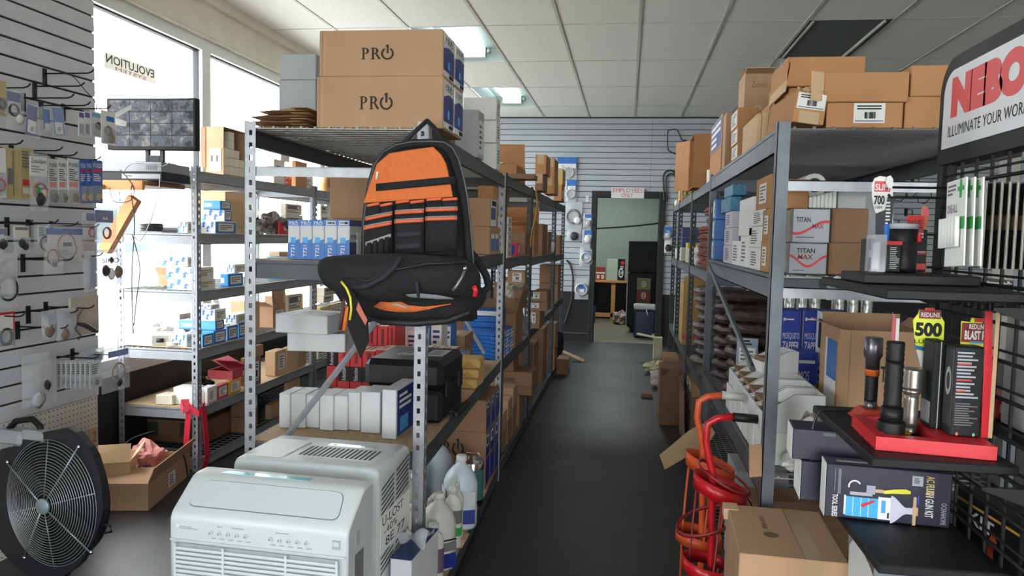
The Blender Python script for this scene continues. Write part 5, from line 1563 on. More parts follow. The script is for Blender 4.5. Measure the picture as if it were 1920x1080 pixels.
wa = wh('white box second column from the front post, lowest ' + n_, (1440, 1424, 1404), 465, zm); wb = wh('white box second column from the front post, middle ' + n_, (1442, 1427, 1404), 424, top_of(wa)); wc = wh('white box second column from the front post, topmost ' + n_, (1445, 1434, 1409), 390, top_of(wb))
wd = wh('narrow white box third column from the front post, lowest, facing the aisle', (1416, 1402, 1388), 443, zm); we = wh('narrow white box fourth column from the front post, lowest, facing the aisle', (1398, 1386, 1372), 452, zm)
wf = wh('large white box above the narrow white boxes ' + n_, (1424, 1412, 1387), 368, max(top_of(wd), top_of(we)), lab=False)
LIL = M('lilac_white_card', '#c3bdc9', .6)
za = zm
for k, (xs, yt) in enumerate((((1384, 1370, 1356), 460), ((1386, 1371, 1358), 427), ((1388, 1372, 1360), 396))):
    o = wh('lilac-white box with dark print, %s in the column before the rear post' % ('lowest', 'middle', 'topmost')[k], xs, yt, za, LIL); za = top_of(o)
MOS = M('blue_green_mosaic_card', '#2d6f8e', .5, noise=.6, scale=30)
o = cbox('blue and green patterned box on the lilac-white column', (1390, 1370, 1352), 368, za, XM, MOS, side='L', name='patterned_box'); o2 = cbox('blue and green patterned box topmost by the rear post', (1400, 1374, 1358), 345, top_of(o), XM, MOS, side='L', name='patterned_box')
for k in range(3):
    o = block('blue-sided box behind the lilac-white column, %s of three stacked' % ('lowest', 'middle', 'topmost')[k], (XM + .08, 4.12, zm + .105 * k), .16, .13, .104, BLUE, name='patterned_box'); mark(o, 'printed_flank', 'L', lambda i: i.rect(.1, .1, .6, .9, PAPER).arc(.6, .5, .1, .2, 0, 6.2, MOS))
t = thing('paper_tube', 'white tube with black bore lying above the large white box', 'tube', (.66, 3.05, top_of(wf) + .001))
b = MB(); b.tube([(0, -.15, .042), (0, .2, .042)], .042, PAPER, 20); b.build('tube_wall', t)
b = MB(); b.tube([(0, -.1515, .042), (0, -.1505, .042)], .026, BLACK, 16); b.build('tube_bore', t)
for k in range(2):
    wh('white box beyond the rear post, %s of two on the second right rack' % ('lower', 'upper')[k], (1352, 1342, 1328), (462, 430)[k], 1.237 + .118 * k, LIL, X=RB + .045)

# ------------------------------------------------------------------ second to fourth right racks, middle deck
CU = M('red_brown_coil', '#8a4436', .55, noise=.25, scale=60)
def wound(label, c, R, turns, r, mat, group, n=22, name='wire_coil', cat='coil', jit=.05):
    return coil(label, c, R, r, turns, mat, name, cat, group=group, jit=jit)
zz_ = 1.235
for k in range(7):
    wound('red-brown coil on the second right rack, %s from the bottom of the stack' % ORD[k], (RB + .155 + .008 * (k % 2), 5.0, zz_), .125 - .004 * (k % 3), 5, .0058, CU, 'red-brown coils in a stack'); zz_ += .056
for k in range(5):
    wound('red-brown coil in the farther stack of the second right rack, %s from the bottom' % ORD[k], (RB + .15, 5.36, 1.235 + .056 * k), .12, 5, .0058, CU, 'red-brown coils in a farther stack')
crumple('white plastic wrap between the red-brown coils and the far post', (RB + .07, 5.60, 1.235), .05, M('white_film', '#c9c2bd', .3), seed=101, sz=2.0)
for k in range(4):
    o = block('slim cream carton leaning in a row on the third right rack, %s from the post' % ORD[k], (RB + .07, 6.05 + .11 * k, 1.235), .10, .07, .12, CREAM, name='small_box', tilt=(.0, .0)); mark(o, 'brown_edge', 'T', lambda i: i.rect(.1, .1, .9, .9, CARD_D))
o = block('yellow carton behind the slim cream cartons, third right rack', (RB + .12, 6.60, 1.235), .16, .2, .16, YEL, name='small_box')
for k in range(2):
    o = block('blue carton on the third right rack, %s of two' % ('lower', 'upper')[k], (RB + .10, 6.88, 1.235 + .12 + .085 * k), .17, .18, .083, BLUE_D, name='small_box')
block('white carton below the two blue cartons, third right rack', (RB + .10, 6.88, 1.235), .18, .2, .118, WHITE, name='small_box')
for k in range(3):
    block('small white carton on the fourth right rack by the doorway, %s' % ORD[k], (RB + .08, 7.35 + .2 * k, 1.235), .12, .14, .10, WHITE, name='small_box')

# ------------------------------------------------------------------ right racks, lower decks
PL = M('film_wrapped_coil', '#7d6f70', .3, noise=.55, scale=38, bump=.8); PLD = M('dark_film_wrapped_coil', '#4a3b39', .3, noise=.55, scale=38, bump=.8)
def wrapped(label, c, R, h, mat, group, seed):
    b = MB(); rnd = random.Random(seed); ph = [rnd.uniform(0, 6.28) for _ in range(4)]
    def f(u, v):
        a = 2 * PI * u; s = 2 * PI * v; k = 1 + .03 * math.sin(5 * a + ph[0]) + .025 * math.sin(11 * a + ph[1] + 2 * s) + .02 * math.sin(19 * a + ph[2])
        rr = R * .72 + R * .28 * math.cos(s); return (rr * k * math.cos(a), rr * k * math.sin(a), h / 2 + h / 2 * math.sin(s) * (1 + .12 * math.sin(9 * a + ph[3])))
    b.grid(f, 40, 10, mat); o = b.build('wrapped_coil', None, c); return tag(o, label, 'coil', group)
zz_ = .575
for k in range(9):
    wrapped('film-wrapped coil in the pale stack of the second right rack, %s from the bottom' % ORD[k], (RB + .18 + .012 * ((k * 3) % 4 - 1), 5.30, zz_ + .005), .172, .052, PL, 'film-wrapped coils in the pale stack', 200 + k); zz_ += .059
for k in range(7):
    wrapped('dark film-wrapped coil in the stack beyond the strut, %s from the bottom' % ORD[k], (RX + .19 + .01 * (k % 3), 3.72, R_LOW + .005 + .058 * k), .155, .05, PLD, 'dark film-wrapped coils', 220 + k)
for k in range(8):
    wrapped('dark film-wrapped coil in the stack by the rear post, %s from the bottom' % ORD[k], (RX + .17, 4.08, R_LOW + .005 + .059 * k), .145, .05, PLD, 'dark film-wrapped coils by the rear post', 240 + k)
o = block('tall tan carton with open top on the third right rack, lower deck', (RB + .14, 6.55, .56), .26, .36, .50, CARD_Y); mark(o, 'pink_stripe', 'F', lambda i: i.rect(0, .1, .5, .16, PINK)); tape(o)
f = MB(); f.box(-.12, -.002, 0, .12, .002, .06, CARD_Y); f.build('carton_flap', o, (0, -.1, .50))
block('white carton behind the pale coil stack, second right rack lower deck', (RB + .30, 5.60, .575), .3, .2, .33, GREYC2)
for k in range(3):
    block('small white carton at the aisle end beyond the tan carton, %s' % ORD[k], (RB + .05, 7.3, .56 + .11 * k), .09, .12, .105, WHITE, name='small_box')
b = MB(); rnd = random.Random(3)
for k in range(9):
    x = RB + .04 + .02 * k; b.tube([(x, 6.75 + .02 * k, .40 + .01 * k), (x - .03 + .015 * (k % 3), 6.6, .2), (x - .01, 6.5 + .03 * (k % 4), .10)], .004, M('copper_tube', '#a0573a', .35, .7), 5)
o = b.build('copper_tube_bundle'); tag(o, 'bundle of thin copper tubes hanging over the lowest deck of the third right rack', 'tubes', kind='stuff')
crumple('pale foam wrap spilling onto the aisle floor by the doorway', (.36, 8.25, 0), .14, M('pale_foam', '#b9b394', .8, noise=.15), 'foam_wrap', 'foam', seed=111, sz=.5)
crumple('pale film heap at the foot of the far right rack', (.37, 7.45, 0), .10, M('white_film', '#c9c2bd'), 'plastic_bag', seed=113, sz=.9)
b = MB(); b.box(-.15, -.05, 0, .15, .05, .012, MATS['pale_foam']); o = b.build('foam_strip', None, (.30, 9.2, .26)); o.rotation_euler = (0, .15, -.2); tag(o, 'pale foam strip jutting out by the right door jamb', 'foam')
b = MB(); b.box(-.05, -.05, 0, .05, .05, .26, MATS['pale_foam']); o = b.build('foam_block', None, (.40, 9.2, 0)); tag(o, 'upright foam block that carries the jutting strip by the door jamb', 'foam')
o = block('tall brown carton standing in the aisle before the third right rack', (.36, 6.03, 0), .15, .32, .44, CARD_D); mark(o, 'torn_edge', 'F', lambda i: i.poly([(.0, .86), (.3, .9), (.4, .98), (0, 1)], CARD_IN))
o = block('brown carton with pale top standing behind the tall aisle carton', (.385, 6.40, 0), .12, .3, .47, CARD)
b = MB(); b.box(-.05, -.03, 0, .05, .03, .035, CARD_D); o = b.build('wood_block', None, (.22, 6.9, 0)); tag(o, 'small brown block lying alone on the aisle floor', 'block')
# cartons at the foot of the second right rack
o = cbox('brown carton with white label on the foot stack of the second right rack, upper', (1330, 1296, 1286), 722, .33, RB + .012, CARD, side='L'); stick(o, 'L', .1, .2, .8, .85, 4); tape(o); bb = o
w, d, h = DIM[o.name]
o.location.z = .34
for k in range(2):
    q = block('brown carton in the foot stack of the second right rack, %s' % ('lowest', 'middle')[k], (bb.location.x, bb.location.y, .087 + .127 * k), w, d, .125, CARD_D); stick(q, 'L', .1, .1, .9, .9, k, 'text')
b = MB(); b.box(-.003, -.25, 0, .003, .25, .40, CARD_D); o = b.build('cardboard_sheet', None, (RB - .025, bb.location.y + .05, .0)); o.rotation_euler = (0, -.04, 0); o.location.y -= .06; tag(o, 'brown cardboard sheet standing against the foot stack of the second right rack', 'cardboard')
b = MB(); b.prism([(-.17, -.05), (.1, -.06), (.17, -.03), (.17, .04), (.06, .055), (-.15, .03)], -.004, .004, CARD_P); o = b.build('cardboard_sheet', None, (.352, 4.2, .30)); o.rotation_euler = (1.35, -.62, .1); tag(o, 'torn pale cardboard tongue sticking out into the aisle from the second right rack', 'cardboard')

# white parts bins on the lower deck of the first right rack
BINW = M('white_bin_card', '#d0d1d0', .6)
def bin_(label, x, y, w_, L, h, z):
    """open cardboard bin, long axis across the rack, its aisle end cut on a slant"""
    t_ = .004
    o = MB(); pr = [(0, 0), (L, 0), (L, h), (.10, h), (.02, h * .55), (0, h * .5)]
    tf = Matrix(((1, 0, 0, 0), (0, 0, 1, 0), (0, 1, 0, 0), (0, 0, 0, 1)))
    o.prism(pr, -w_ / 2, -w_ / 2 + t_, BINW, tf); o.prism(pr, w_ / 2 - t_, w_ / 2, BINW, tf)
    o.box(0, -w_ / 2 + t_, 0, L, w_ / 2 - t_, t_, BINW); o.box(0, -w_ / 2 + t_, t_, t_, w_ / 2 - t_, h * .5, BINW); o.box(L - t_, -w_ / 2 + t_, t_, L, w_ / 2 - t_, h, BINW)
    ob = o.build('parts_bin', None, (x, y, z)); tag(ob, label, 'bin', 'white parts bins')
    e = MB()
    for s in (-1, 1):
        yy = s * (w_ / 2 - t_ / 2)
        pts = [(0, h * .5), (.02, h * .55), (.10, h), (L, h)]
        for (a0, b0), (a1, b1) in zip(pts, pts[1:]):
            e.raw([(a0, yy - t_ * .75, b0 + .0006), (a1, yy - t_ * .75, b1 + .0006), (a1, yy + t_ * .75, b1 + .0006), (a0, yy + t_ * .75, b0 + .0006)], [(0, 1, 2, 3)], CARD_D)
    e.build('brown_rim', ob)
    f = MB(); f.box(.02, -w_ / 2 + t_ + .001, h * .35, L - .02, w_ / 2 - t_ - .001, h * .6, CARD_D); f.build('bin_content', ob)
    return ob
Ys = [2.84, 3.03, 3.20, 3.37, 3.54, 3.71]
for k in range(6):
    block('flat white box under the white parts bins, %s from the front of the right rack' % ORD[k], (RX + .110, 2.60 + .15 * k, R_LOW + .001), .192, .13, .108, WHITE, name='white_box', group='flat white boxes under the parts bins')
    bin_('white parts bin with slanted aisle end, %s from the front of the right rack' % ORD[k], RX + .012 + .002 * k, 2.60 + .15 * k, .128, .195, .125, R_LOW + .1105)
bin_('white parts bin turned askew on top of the other bins', RX + .06, 2.98, .12, .14, .08, R_LOW + .2375).rotation_euler = (0, 0, .25)
t = thing('card_sleeve', 'small card in a clear sleeve standing behind the white parts bins', 'card', (RX + .10, 3.45, R_LOW + .001), -.1)
b = MB(); b.box(-.045, -.003, 0, .045, .003, .30, M('sleeve_grey_card', '#8d9aa6', .4), ch=.001); b.build('card', t)
b = MB(); i = Ink(b, (Vector((-.045, -.003, 0)), Vector((1, 0, 0)), Vector((0, 0, 1)), Vector((0, -1, 0)), .09, .30)); i.rect(.12, .52, .88, .86, PAPER).lines(.2, .55, .8, .83, 5, INK_G, 2).lines(.15, .89, .85, .98, 2, INK, 3); b.build('printed_text', t)
crumple('clear plastic bag of parts at the front of the right rack lower deck', (RX + .12, 2.475, R_LOW + .001), .045, M('clear_white_bundle', '#d4d3cc'), seed=121, sz=1.0)
b = MB(); b.box(-.02, -.002, 0, .02, .002, .10, CARD); o = b.build('paper_tag', None, (RX - .022, 2.40, R_LOW + .0)); o.rotation_euler = (.0, -.05, .3); tag(o, 'tan paper tag leaning by the front post of the right rack', 'tag')
coil('coil of grey cable on the right rack lower deck beside the front post', (RX + .215, 2.475, R_LOW + .001), .042, .005, 6, CABLE_G, rot=None)
# blue boxes, foil rolls and the big lettered carton
def zap(label, px, Y, z, flank=True):
    o = box(label, px, Y, .13, z, BLUE_Z, name='zapper_box', group='blue boxes with white lettering')
    mark(o, 'lettering', 'F', lambda i: i.text('MOSQUITO', .08, .60, .92, .70, PAPER, .0).text('ZAPPER', .08, .47, .92, .58, PAPER, .015).rect(.08, .86, .18, .90, PAPER).lines(.2, .86, .9, .9, 1, PAPER, 1).lines(.55, .12, .92, .36, 5, BLUE_L, 2))
    if flank: mark(o, 'white_flank', 'L', lambda i: i.rect(.02, .02, .98, .98, WHITE).rect(.3, .55, .7, .9, INK).lines(.2, .05, .8, .4, 4, INK, 1))
    return o
zl = R_LOW + .001
c0 = block('flat brown carton under the upright blue boxes on the right rack', (RX + .50, 3.44, zl), .20, .17, .12, CARD_D)
zap('blue box with white lettering, left of three upright ones', (1462, 582, 1499, 684), 3.36, zl + .121, False)
zap('blue box with white lettering, middle of three upright ones', (1503, 582, 1540, 684), 3.36, zl + .121)
zap('blue box with white lettering and white flank, right of three upright ones', (1542, 585, 1590, 690), 3.22, zl + .10)
block('flat brown carton under the right upright blue box', (RX + .50, 3.28, zl), .22, .11, .098, CARD_D)
o = box('blue box lying on its side before the upright blue boxes', (1494, 661, 1534, 690), 3.17, .12, zl + .16, BLUE_Z, name='zapper_box'); mark(o, 'lettering', 'F', lambda i: i.text('MOS', .1, .1, .6, .4, PAPER).lines(.1, .6, .9, .8, 1, PAPER)); mark(o, 'white_flank', 'L', lambda i: i.rect(.02, .02, .98, .98, WHITE))
block('small brown carton under the lying blue box', (o.location.x, 3.23, zl + .0), DIM[o.name][0], .12, .158, CARD_D)
FOIL = M('crinkled_foil', '#b9bbb6', .28, .95, noise=.25, scale=50, bump=.9)
def foil(label, x, y, z, r, h):
    t = thing('foil_duct', label, 'foil roll', (x, y, z), 0, 'crinkled foil duct rolls')
    b = MB(); pr = []
    n = int(h / .02)
    for k in range(n):
        pr += [(r, k * h / n), (r * .96, (k + .5) * h / n)]
    pr.append((r, h)); b.lathe(pr, FOIL, 20); b.build('duct_wall', t)
    b = MB(); b.tube([(0, 0, h + .0006), (0, 0, h + .0016)], r * .7, BLACK, 16); b.build('duct_mouth', t)
for k, (xp, yp) in enumerate(((1474, 551), (1497, 551), (1521, 552), (1566, 556), (1592, 556), (1618, 558))):
    p = onY(xp, yp, 3.95); foil('crinkled silver foil duct roll behind the blue boxes, %s from the left' % ORD[k], p.x + .015, 3.95, zl, .031, onY(xp, yp, 3.95).z - zl)
q = box('large brown open carton with upside lettering at the front of the right rack', (1549, 621, 1722, 760), 2.62, .02, R_LOW + .001, CARD)
w, d, h = DIM[q.name]; bx = q.location.copy(); bpy.data.objects.remove(q)
oc = open_carton('large brown open carton with black lettering at the front of the right rack', (bx.x + .012, 2.62 + .13, R_LOW + .001), w - .02, .24, h, CARD, flaps=((2, 95), (1, 140), (3, 160)), fl=.16)
oc.location.x += .012
mark(oc, 'lettering', 'F', lambda i: i.text('THIS END', .50, .62, 1.0, .74, INK, .02)); mark(oc, 'paper_label', 'L', lambda i: i.rect(.3, .3, .9, .9, PAPER).rect(.4, .6, .9, .9, BLUE))
mark(oc, 'carton_crease', 'F', lambda i: i.rect(.13, .0, .136, 1, CARD_D))
# lowest deck and floor under the first right rack
o = open_carton('large brown carton with a big black letter on the lowest deck of the right rack', (RX + .20, 2.74, R_BOT + .001), .36, .40, .40, CARD, flaps=((0, 5), (2, 4)), fl=.5); mark(o, 'lettering', 'F', lambda i: i.text('S', .42, .45, .62, .9, INK, .03)); stick(o, 'F', .1, .95, .5, 1.0, 1, 'plain')
o = block('brown carton with a black letter M beside the lettered carton, lowest deck', (RX + .53, 2.70, R_BOT + .001), .26, .34, .40, CARD_O); mark(o, 'lettering', 'F', lambda i: i.text('M', .05, .5, .6, .95, INK, .03))
o = block('pale grey box with dark print upon the lettered carton, lowest deck', (RX + .12, 3.2, R_BOT + .001), .2, .26, .42, GREYC); mark(o, 'lettering', 'F', lambda i: i.text('Xgloo', .2, .7, .9, .85, INK, .02))

# ------------------------------------------------------------------ black display rack with a lit-product sign (right foreground)
GXp, GY0, GY1 = .79, 1.50, 2.095
def display_rack():
    t = thing('display_rack', 'black wire-grid display rack with a white header sign, right foreground', 'display rack', (GXp, GY1, 0))
    L = lambda b, n: b.build(n, t, (-GXp, -GY1, 0))
    for y in (GY0, GY1):
        b = MB(); b.box(GXp - .012, y - .015, 0, GXp + .025, y + .015, 1.63, BLACK_M, ch=.003); L(b, 'upright')
    b = MB()
    for k in range(8):
        y = GY0 + .03 + (GY1 - GY0 - .06) * k / 7; b.box(GXp - .003, y - .003, .12, GXp + .003, y + .003, 1.62, BLACK_M)
    z = .16
    while z < 1.62:
        b.tube([(GXp - .005, GY0, z), (GXp - .005, GY1, z)], .0045, BLACK_M, 6); b.tube([(GXp - .005, GY0, z + .022), (GXp - .005, GY1, z + .022)], .003, BLACK_M, 6); z += .078
    L(b, 'wire_grid')
    for z, x0, ya, yb, n in ((1.325, .505, 1.585, GY1, 'shelf'), (.985, .50, 1.60, GY1, 'shelf'), (.765, .525, 1.605, GY1, 'shelf')):
        b = MB(); b.box(x0, ya, z - .02, GXp - .016, yb, z, BLACK_M, ch=.003); L(b, n)
    for z in (1.325, .985, .765):
        for y in (GY0 + .03, GY1 - .03):
            if z == .765 and y < 1.6: y = 1.64
            b = MB(); b.prism([(0, 0), (.10, 0), (.10, -.006), (0, -.04)], -.0015, .0015, BLACK_M, Matrix.Translation((GXp - .014, y, z - .025)) @ Matrix(((-1, 0, 0, 0), (0, 0, 1, 0), (0, 1, 0, 0), (0, 0, 0, 1)))); L(b, 'shelf_bracket')
    # gray pedestal sides and white perforated flange low down
    b = MB(); b.box(.60, 1.86, .0, .76, 2.07, .735, M('grey_panel_steel', '#8b8f92', .45, .2)); L(b, 'base_cabinet')
    b = MB(); b.prism([(0, 0), (.24, 0), (.24, .12), (.20, .155), (.10, .13), (0, .09)], 0, .003, M('white_painted_steel', '#c9ccca', .4), Matrix.Translation((.545, 1.63, .58)) @ Matrix(((0, 0, 1, 0), (1, 0, 0, 0), (0, 1, 0, 0), (0, 0, 0, 1)))); L(b, 'perforated_flange')
    b = MB(); b.box(.593, 1.96, .62, .5995, 2.0, .72, BLACK, ch=.002); b.box(.587, 1.968, .635, .594, 1.99, .68, BLACK, ch=.002); L(b, 'bracket_clip')
    # header sign: frame with rounded upper corners
    ya, yb = 1.49, GY1 + .004
    def outline(m, top, bot, r):
        pts = [(ya + m, bot), (yb - m, bot)]
        for k in range(9):
            w = (PI / 2) * k / 8; pts.append((yb - m - r + r * math.cos(w), top - r + r * math.sin(w)))
        for k in range(9):
            w = PI / 2 + (PI / 2) * k / 8; pts.append((ya + m + r + r * math.cos(w), top - r + r * math.sin(w)))
        return pts
    tf = Matrix(((0, 0, 1, 0), (1, 0, 0, 0), (0, 1, 0, 0), (0, 0, 0, 1)))
    b = MB(); b.prism(outline(0, 1.872, 1.615, .085), GXp - .018, GXp + .032, BLACK_M, tf); h = L(b, 'header_frame')
    b = MB(); b.prism(outline(.032, 1.838, 1.652, .058), GXp - .0215, GXp - .018, M('white_sign_panel', '#d2d2d6', .35), tf); s = L(b, 'sign_panel')
    fr = (Vector((GXp - .0216, yb - .032, 1.652)), Vector((0, -1, 0)), Vector((0, 0, 1)), Vector((-1, 0, 0)), yb - ya - .064, .186)
    b = MB(); i = Ink(b, fr); i.text('NEBO', .085, .375, .755, .90, M('sign_red', '#d3222b', .4), .09); L(b, 'red_lettering')
    b = MB(); i = Ink(b, fr); i.text('ILLUMINATE YOUR WORLD', .07, .135, .80, .275, INK, .0); L(b, 'black_lettering')
    return t
display_rack()

def panel(label, name, cat, pts, Y, th, mat, extra=None, rz=0.0, group=None):
    """flat printed card cut to an outline of pixels at distance Y; extra(ink, X, Z) prints on it"""
    P_ = [onY(x, y, Y) for x, y in pts]
    x0, x1 = min(p.x for p in P_), max(p.x for p in P_); z0, z1 = min(p.z for p in P_), max(p.z for p in P_)
    cx = (x0 + x1) / 2
    b = MB(); b.prism([(p.x - cx, p.z - z0) for p in P_], -th, 0, mat, Matrix(((1, 0, 0, 0), (0, 0, -1, 0), (0, 1, 0, 0), (0, 0, 0, 1))))
    o = b.build(name, None, (cx, Y, z0), rz); tag(o, label, cat, group)
    if extra:
        q = MB(); extra(Ink(q, (Vector((-(x1 - x0) / 2, -.0002, 0)), Vector((1, 0, 0)), Vector((0, 0, 1)), Vector((0, -1, 0)), x1 - x0, z1 - z0))); q.build('printed_face', o)
    return o

S1, S2, S3 = 1.326, .986, .766
# ---- upper shelf
a, c = onZ(1652, 531, S1), onZ(1808, 533, S1)
o = block('black slanted display base on the upper shelf of the display rack', (.635, 1.86, S1), .24, .18, .022, BLACK, name='display_stand', cat='display stand', ch=.003)
SB = S1 + .0235
box('black product box with white print lines on the upper display shelf', (1657, 452, 1688, 516), 1.86, .05, SB, BLACK, name='product_box'); q = bpy.data.objects[list(DIM)[-1]]
mark(q, 'printed_front', 'F', lambda i: i.lines(.3, .1, .9, .82, 12, GREYC, 4).rect(0, .88, 1, 1, RED))
t = thing('lantern', 'black cylindrical lantern with grey rim on the upper display shelf', 'lantern', tuple(onY(1690, 516, 1.90))[:2] + (S1 + .0235,))
b = MB(); b.lathe([(.028, 0), (.030, .01), (.030, .055), (.027, .06), (.030, .065), (.030, .10)], BLACK, 20); b.build('lantern_body', t)
b = MB(); b.lathe([(.031, .10), (.031, .112), (.0, .114)], GREYC, 20); b.build('lantern_rim', t)
b = MB(); b.box(.022, -.03, .07, .03, -.018, .09, RED_P, ch=.002); b.build('switch', t)
t = thing('clear_case', 'clear plastic case with a small lamp inside at the left of the upper display shelf', 'case', tuple(onY(1640, 517, 1.84))[:2] + (SB,))
b = MB(); b.box(-.017, -.02, 0, .017, .02, .085, BLISTER, ch=.002); b.build('case_wall', t)
b = MB(); b.box(-.008, -.008, .004, .008, .008, .07, GREYC, ch=.003); b.build('lamp', t)
o = box('black product card with red header reading swivel on the upper display shelf', (1694, 430, 1735, 517), 1.93, .025, SB, BLACK, name='product_box')
mark(o, 'printed_front', 'F', lambda i: i.rect(0, .93, .8, 1.32, RED).text('SWIVEL', .05, 1.02, .75, 1.22, INK_BR, .01).rect(.0, .87, .8, .92, PAPER).rect(.0, .80, .8, .85, PAPER).rect(.45, .46, .95, .49, GREYC).rect(.45, .42, .95, .45, RED).rect(.55, .06, .95, .2, RED))
panel('curved orange and pink sign edge beside the black swivel card', 'price_sign', 'sign', [(1729, 516), (1729, 430), (1727, 395), (1731, 386), (1738, 387), (1742, 396), (1742, 410), (1737, 425), (1737, 516)], 1.955, .003, M('salmon_sign', '#c9774f', .5), lambda i: i.rect(.2, .86, .8, .96, PINK))
b = MB()
o = panel('white oval sign with red block and the number 700 on the upper display shelf', 'price_sign', 'sign', [(1655, 452), (1647, 408), (1640, 395), (1635, 370), (1635, 345), (1640, 334), (1650, 330), (1664, 332), (1672, 345), (1676, 370), (1674, 420), (1672, 452)], 1.92, .003, PAPER,
    lambda i: i.poly([(.28, .0), (.22, .42), (.62, .48), (.72, .72), (.99, .64), (.95, .2), (.9, .0)], M('charcoal_print', '#34383c', .5)).poly([(.66, .0), (.62, .25), (.93, .28), (.9, .0)], M('bright_blue_print', '#2f74d0', .5)).rect(.12, .76, .80, .92, RED).text('SLIM', .15, .78, .74, .88, PAPER, .02).text('700', .12, .56, .58, .70, INK, .03).text('LUMENS', .18, .50, .5, .54, INK).lines(.66, .25, .86, .62, 7, PAPER, 5))
panel('round white medallion on the edge of the 700 sign', 'price_sign', 'sign', [(1665, 352), (1661, 342), (1664, 331), (1670, 329), (1675, 336), (1675, 348), (1671, 354)], 1.912, .002, PAPER)
o = block('small white price card lying at the left edge of the upper display shelf', (.552, 2.03, S1), .06, .085, .003, PAPER, name='price_card', cat='card', rz=-.3); mark(o, 'printed_text', 'T', lambda i: i.lines(.2, .2, .85, .8, 3, INK, 5))
o = block('dark product box standing at the far left of the upper display shelf', (onY(1628, 500, 2.03).x, 2.03, S1), .022, .07, .10, BLACK, name='product_box'); mark(o, 'white_band', 'F', lambda i: i.rect(0, .55, 1, .72, GREYC))
# ---- cards hanging on the grid: each hangs across a hook that points into the aisle
def yz_pack(label, X, ya_, yb_, z0_, z1_, mat, group, fn=None, tilt=0.0):
    w, h = yb_ - ya_, z1_ - z0_
    b = MB(); b.box(-.0015, -w / 2, 0, .0015, w / 2, h, mat, ch=.0006)
    o = b.build('carded_pack', None, (X, (ya_ + yb_) / 2, z0_)); tag(o, label, 'package', group)
    if fn:
        q = MB(); fn(Ink(q, (Vector((-.0015, w / 2, 0)), Vector((0, -1, 0)), Vector((0, 0, 1)), Vector((-1, 0, 0)), w, h))); q.build('printed_face', o)
    o.rotation_euler = (tilt, 0, 0)
    return o
def green_face(i):
    i.poly([(.0, .42), (1, .42), (1, .56), (.0, .56)], GREEN).rect(.70, .78, .80, .99, GREEN).rect(.60, .86, .92, .91, GREEN).text('ONE-ALL', .08, .62, .62, .72, INK_G).lines(.1, .82, .5, .96, 3, INK_G, 2).lines(.1, .44, .9, .54, 2, PAPER, 4)
for k in range(3):
    X = .600 + .014 * k
    yn, yf = onX(1812, 430, .600).y, onX(1776, 430, .600).y
    o = yz_pack('white and green carded pack on the display grid, %s' % ('frontmost, with six white sticks', 'middle of three', 'rearmost of three')[k], X, yn, yf, 1.375, 1.535, PAPER, 'white and green carded packs', green_face, tilt=-.06)
    if k == 0:
        q = MB()
        for j in range(6): q.tube([(-.008, .045 - .014 * j, .035), (-.008, .045 - .014 * j, .09)], .0048, PAPER, 8)
        q.build('white_sticks', o)
for k in range(9):
    X = .648 + .0135 * k
    yn, yf = onX(1846, 430, .648).y, onX(1812, 430, .648).y
    o = yz_pack('dark carded pack hung edge-on on the display grid, %s from the green packs' % ORD[k], X, yn, yf, 1.372, 1.532, M('dark_blister_pack', '#2a2723', .25, noise=.4, scale=40), 'dark carded packs hung edge-on', lambda i: i.rect(.05, .45, .95, .62, M('amber_content', '#6b5a3c', .3, noise=.4, scale=30)).rect(.93, 0, 1, 1, M('pack_edge_card', '#b5b0a4', .5)))
for k, (y, x_) in enumerate(((1.86, .585), (1.72, .64))):
    b = MB(); b.tube([(x_, y, 1.527), (x_ + .006, y, 1.52), (GXp - .02, y, 1.52)], .003, BLACK_M, 6); b.box(GXp - .022, y - .008, 1.505, GXp - .016, y + .008, 1.545, BLACK_M)
    o = b.build('display_hook'); tag(o, 'black wire hook on the display grid holding the %s packs' % ('white and green', 'dark edge-on')[k], 'hook')
for k, (y, z, x_) in enumerate(((2.03, 1.555, .62), (2.03, 1.44, .66), (2.03, 1.36, .65))):
    b = MB()
    for d_ in (-.006, .006): b.tube([(x_, y + d_, z + .008), (x_ + .008, y + d_, z), (GXp - .01, y + d_, z)], .0028, BLACK_M, 6)
    o = b.build('display_hook'); tag(o, 'empty double wire hook on the display grid left of the green packs, %s' % ('upper', 'middle', 'lower')[k], 'hook')
for k in range(8):
    y = 1.60 + .065 * k
    b = MB(); b.box(0, -.011, 0, .028, .011, .03, BLACK, ch=.003); b.box(-.012, -.006, .006, .002, .006, .018, BLACK, ch=.002)
    o = b.build('grid_hook', None, (GXp - .038, y, 1.275)); tag(o, 'black plastic hook clipped to the grid under the upper shelf', 'hook', 'black plastic grid hooks')
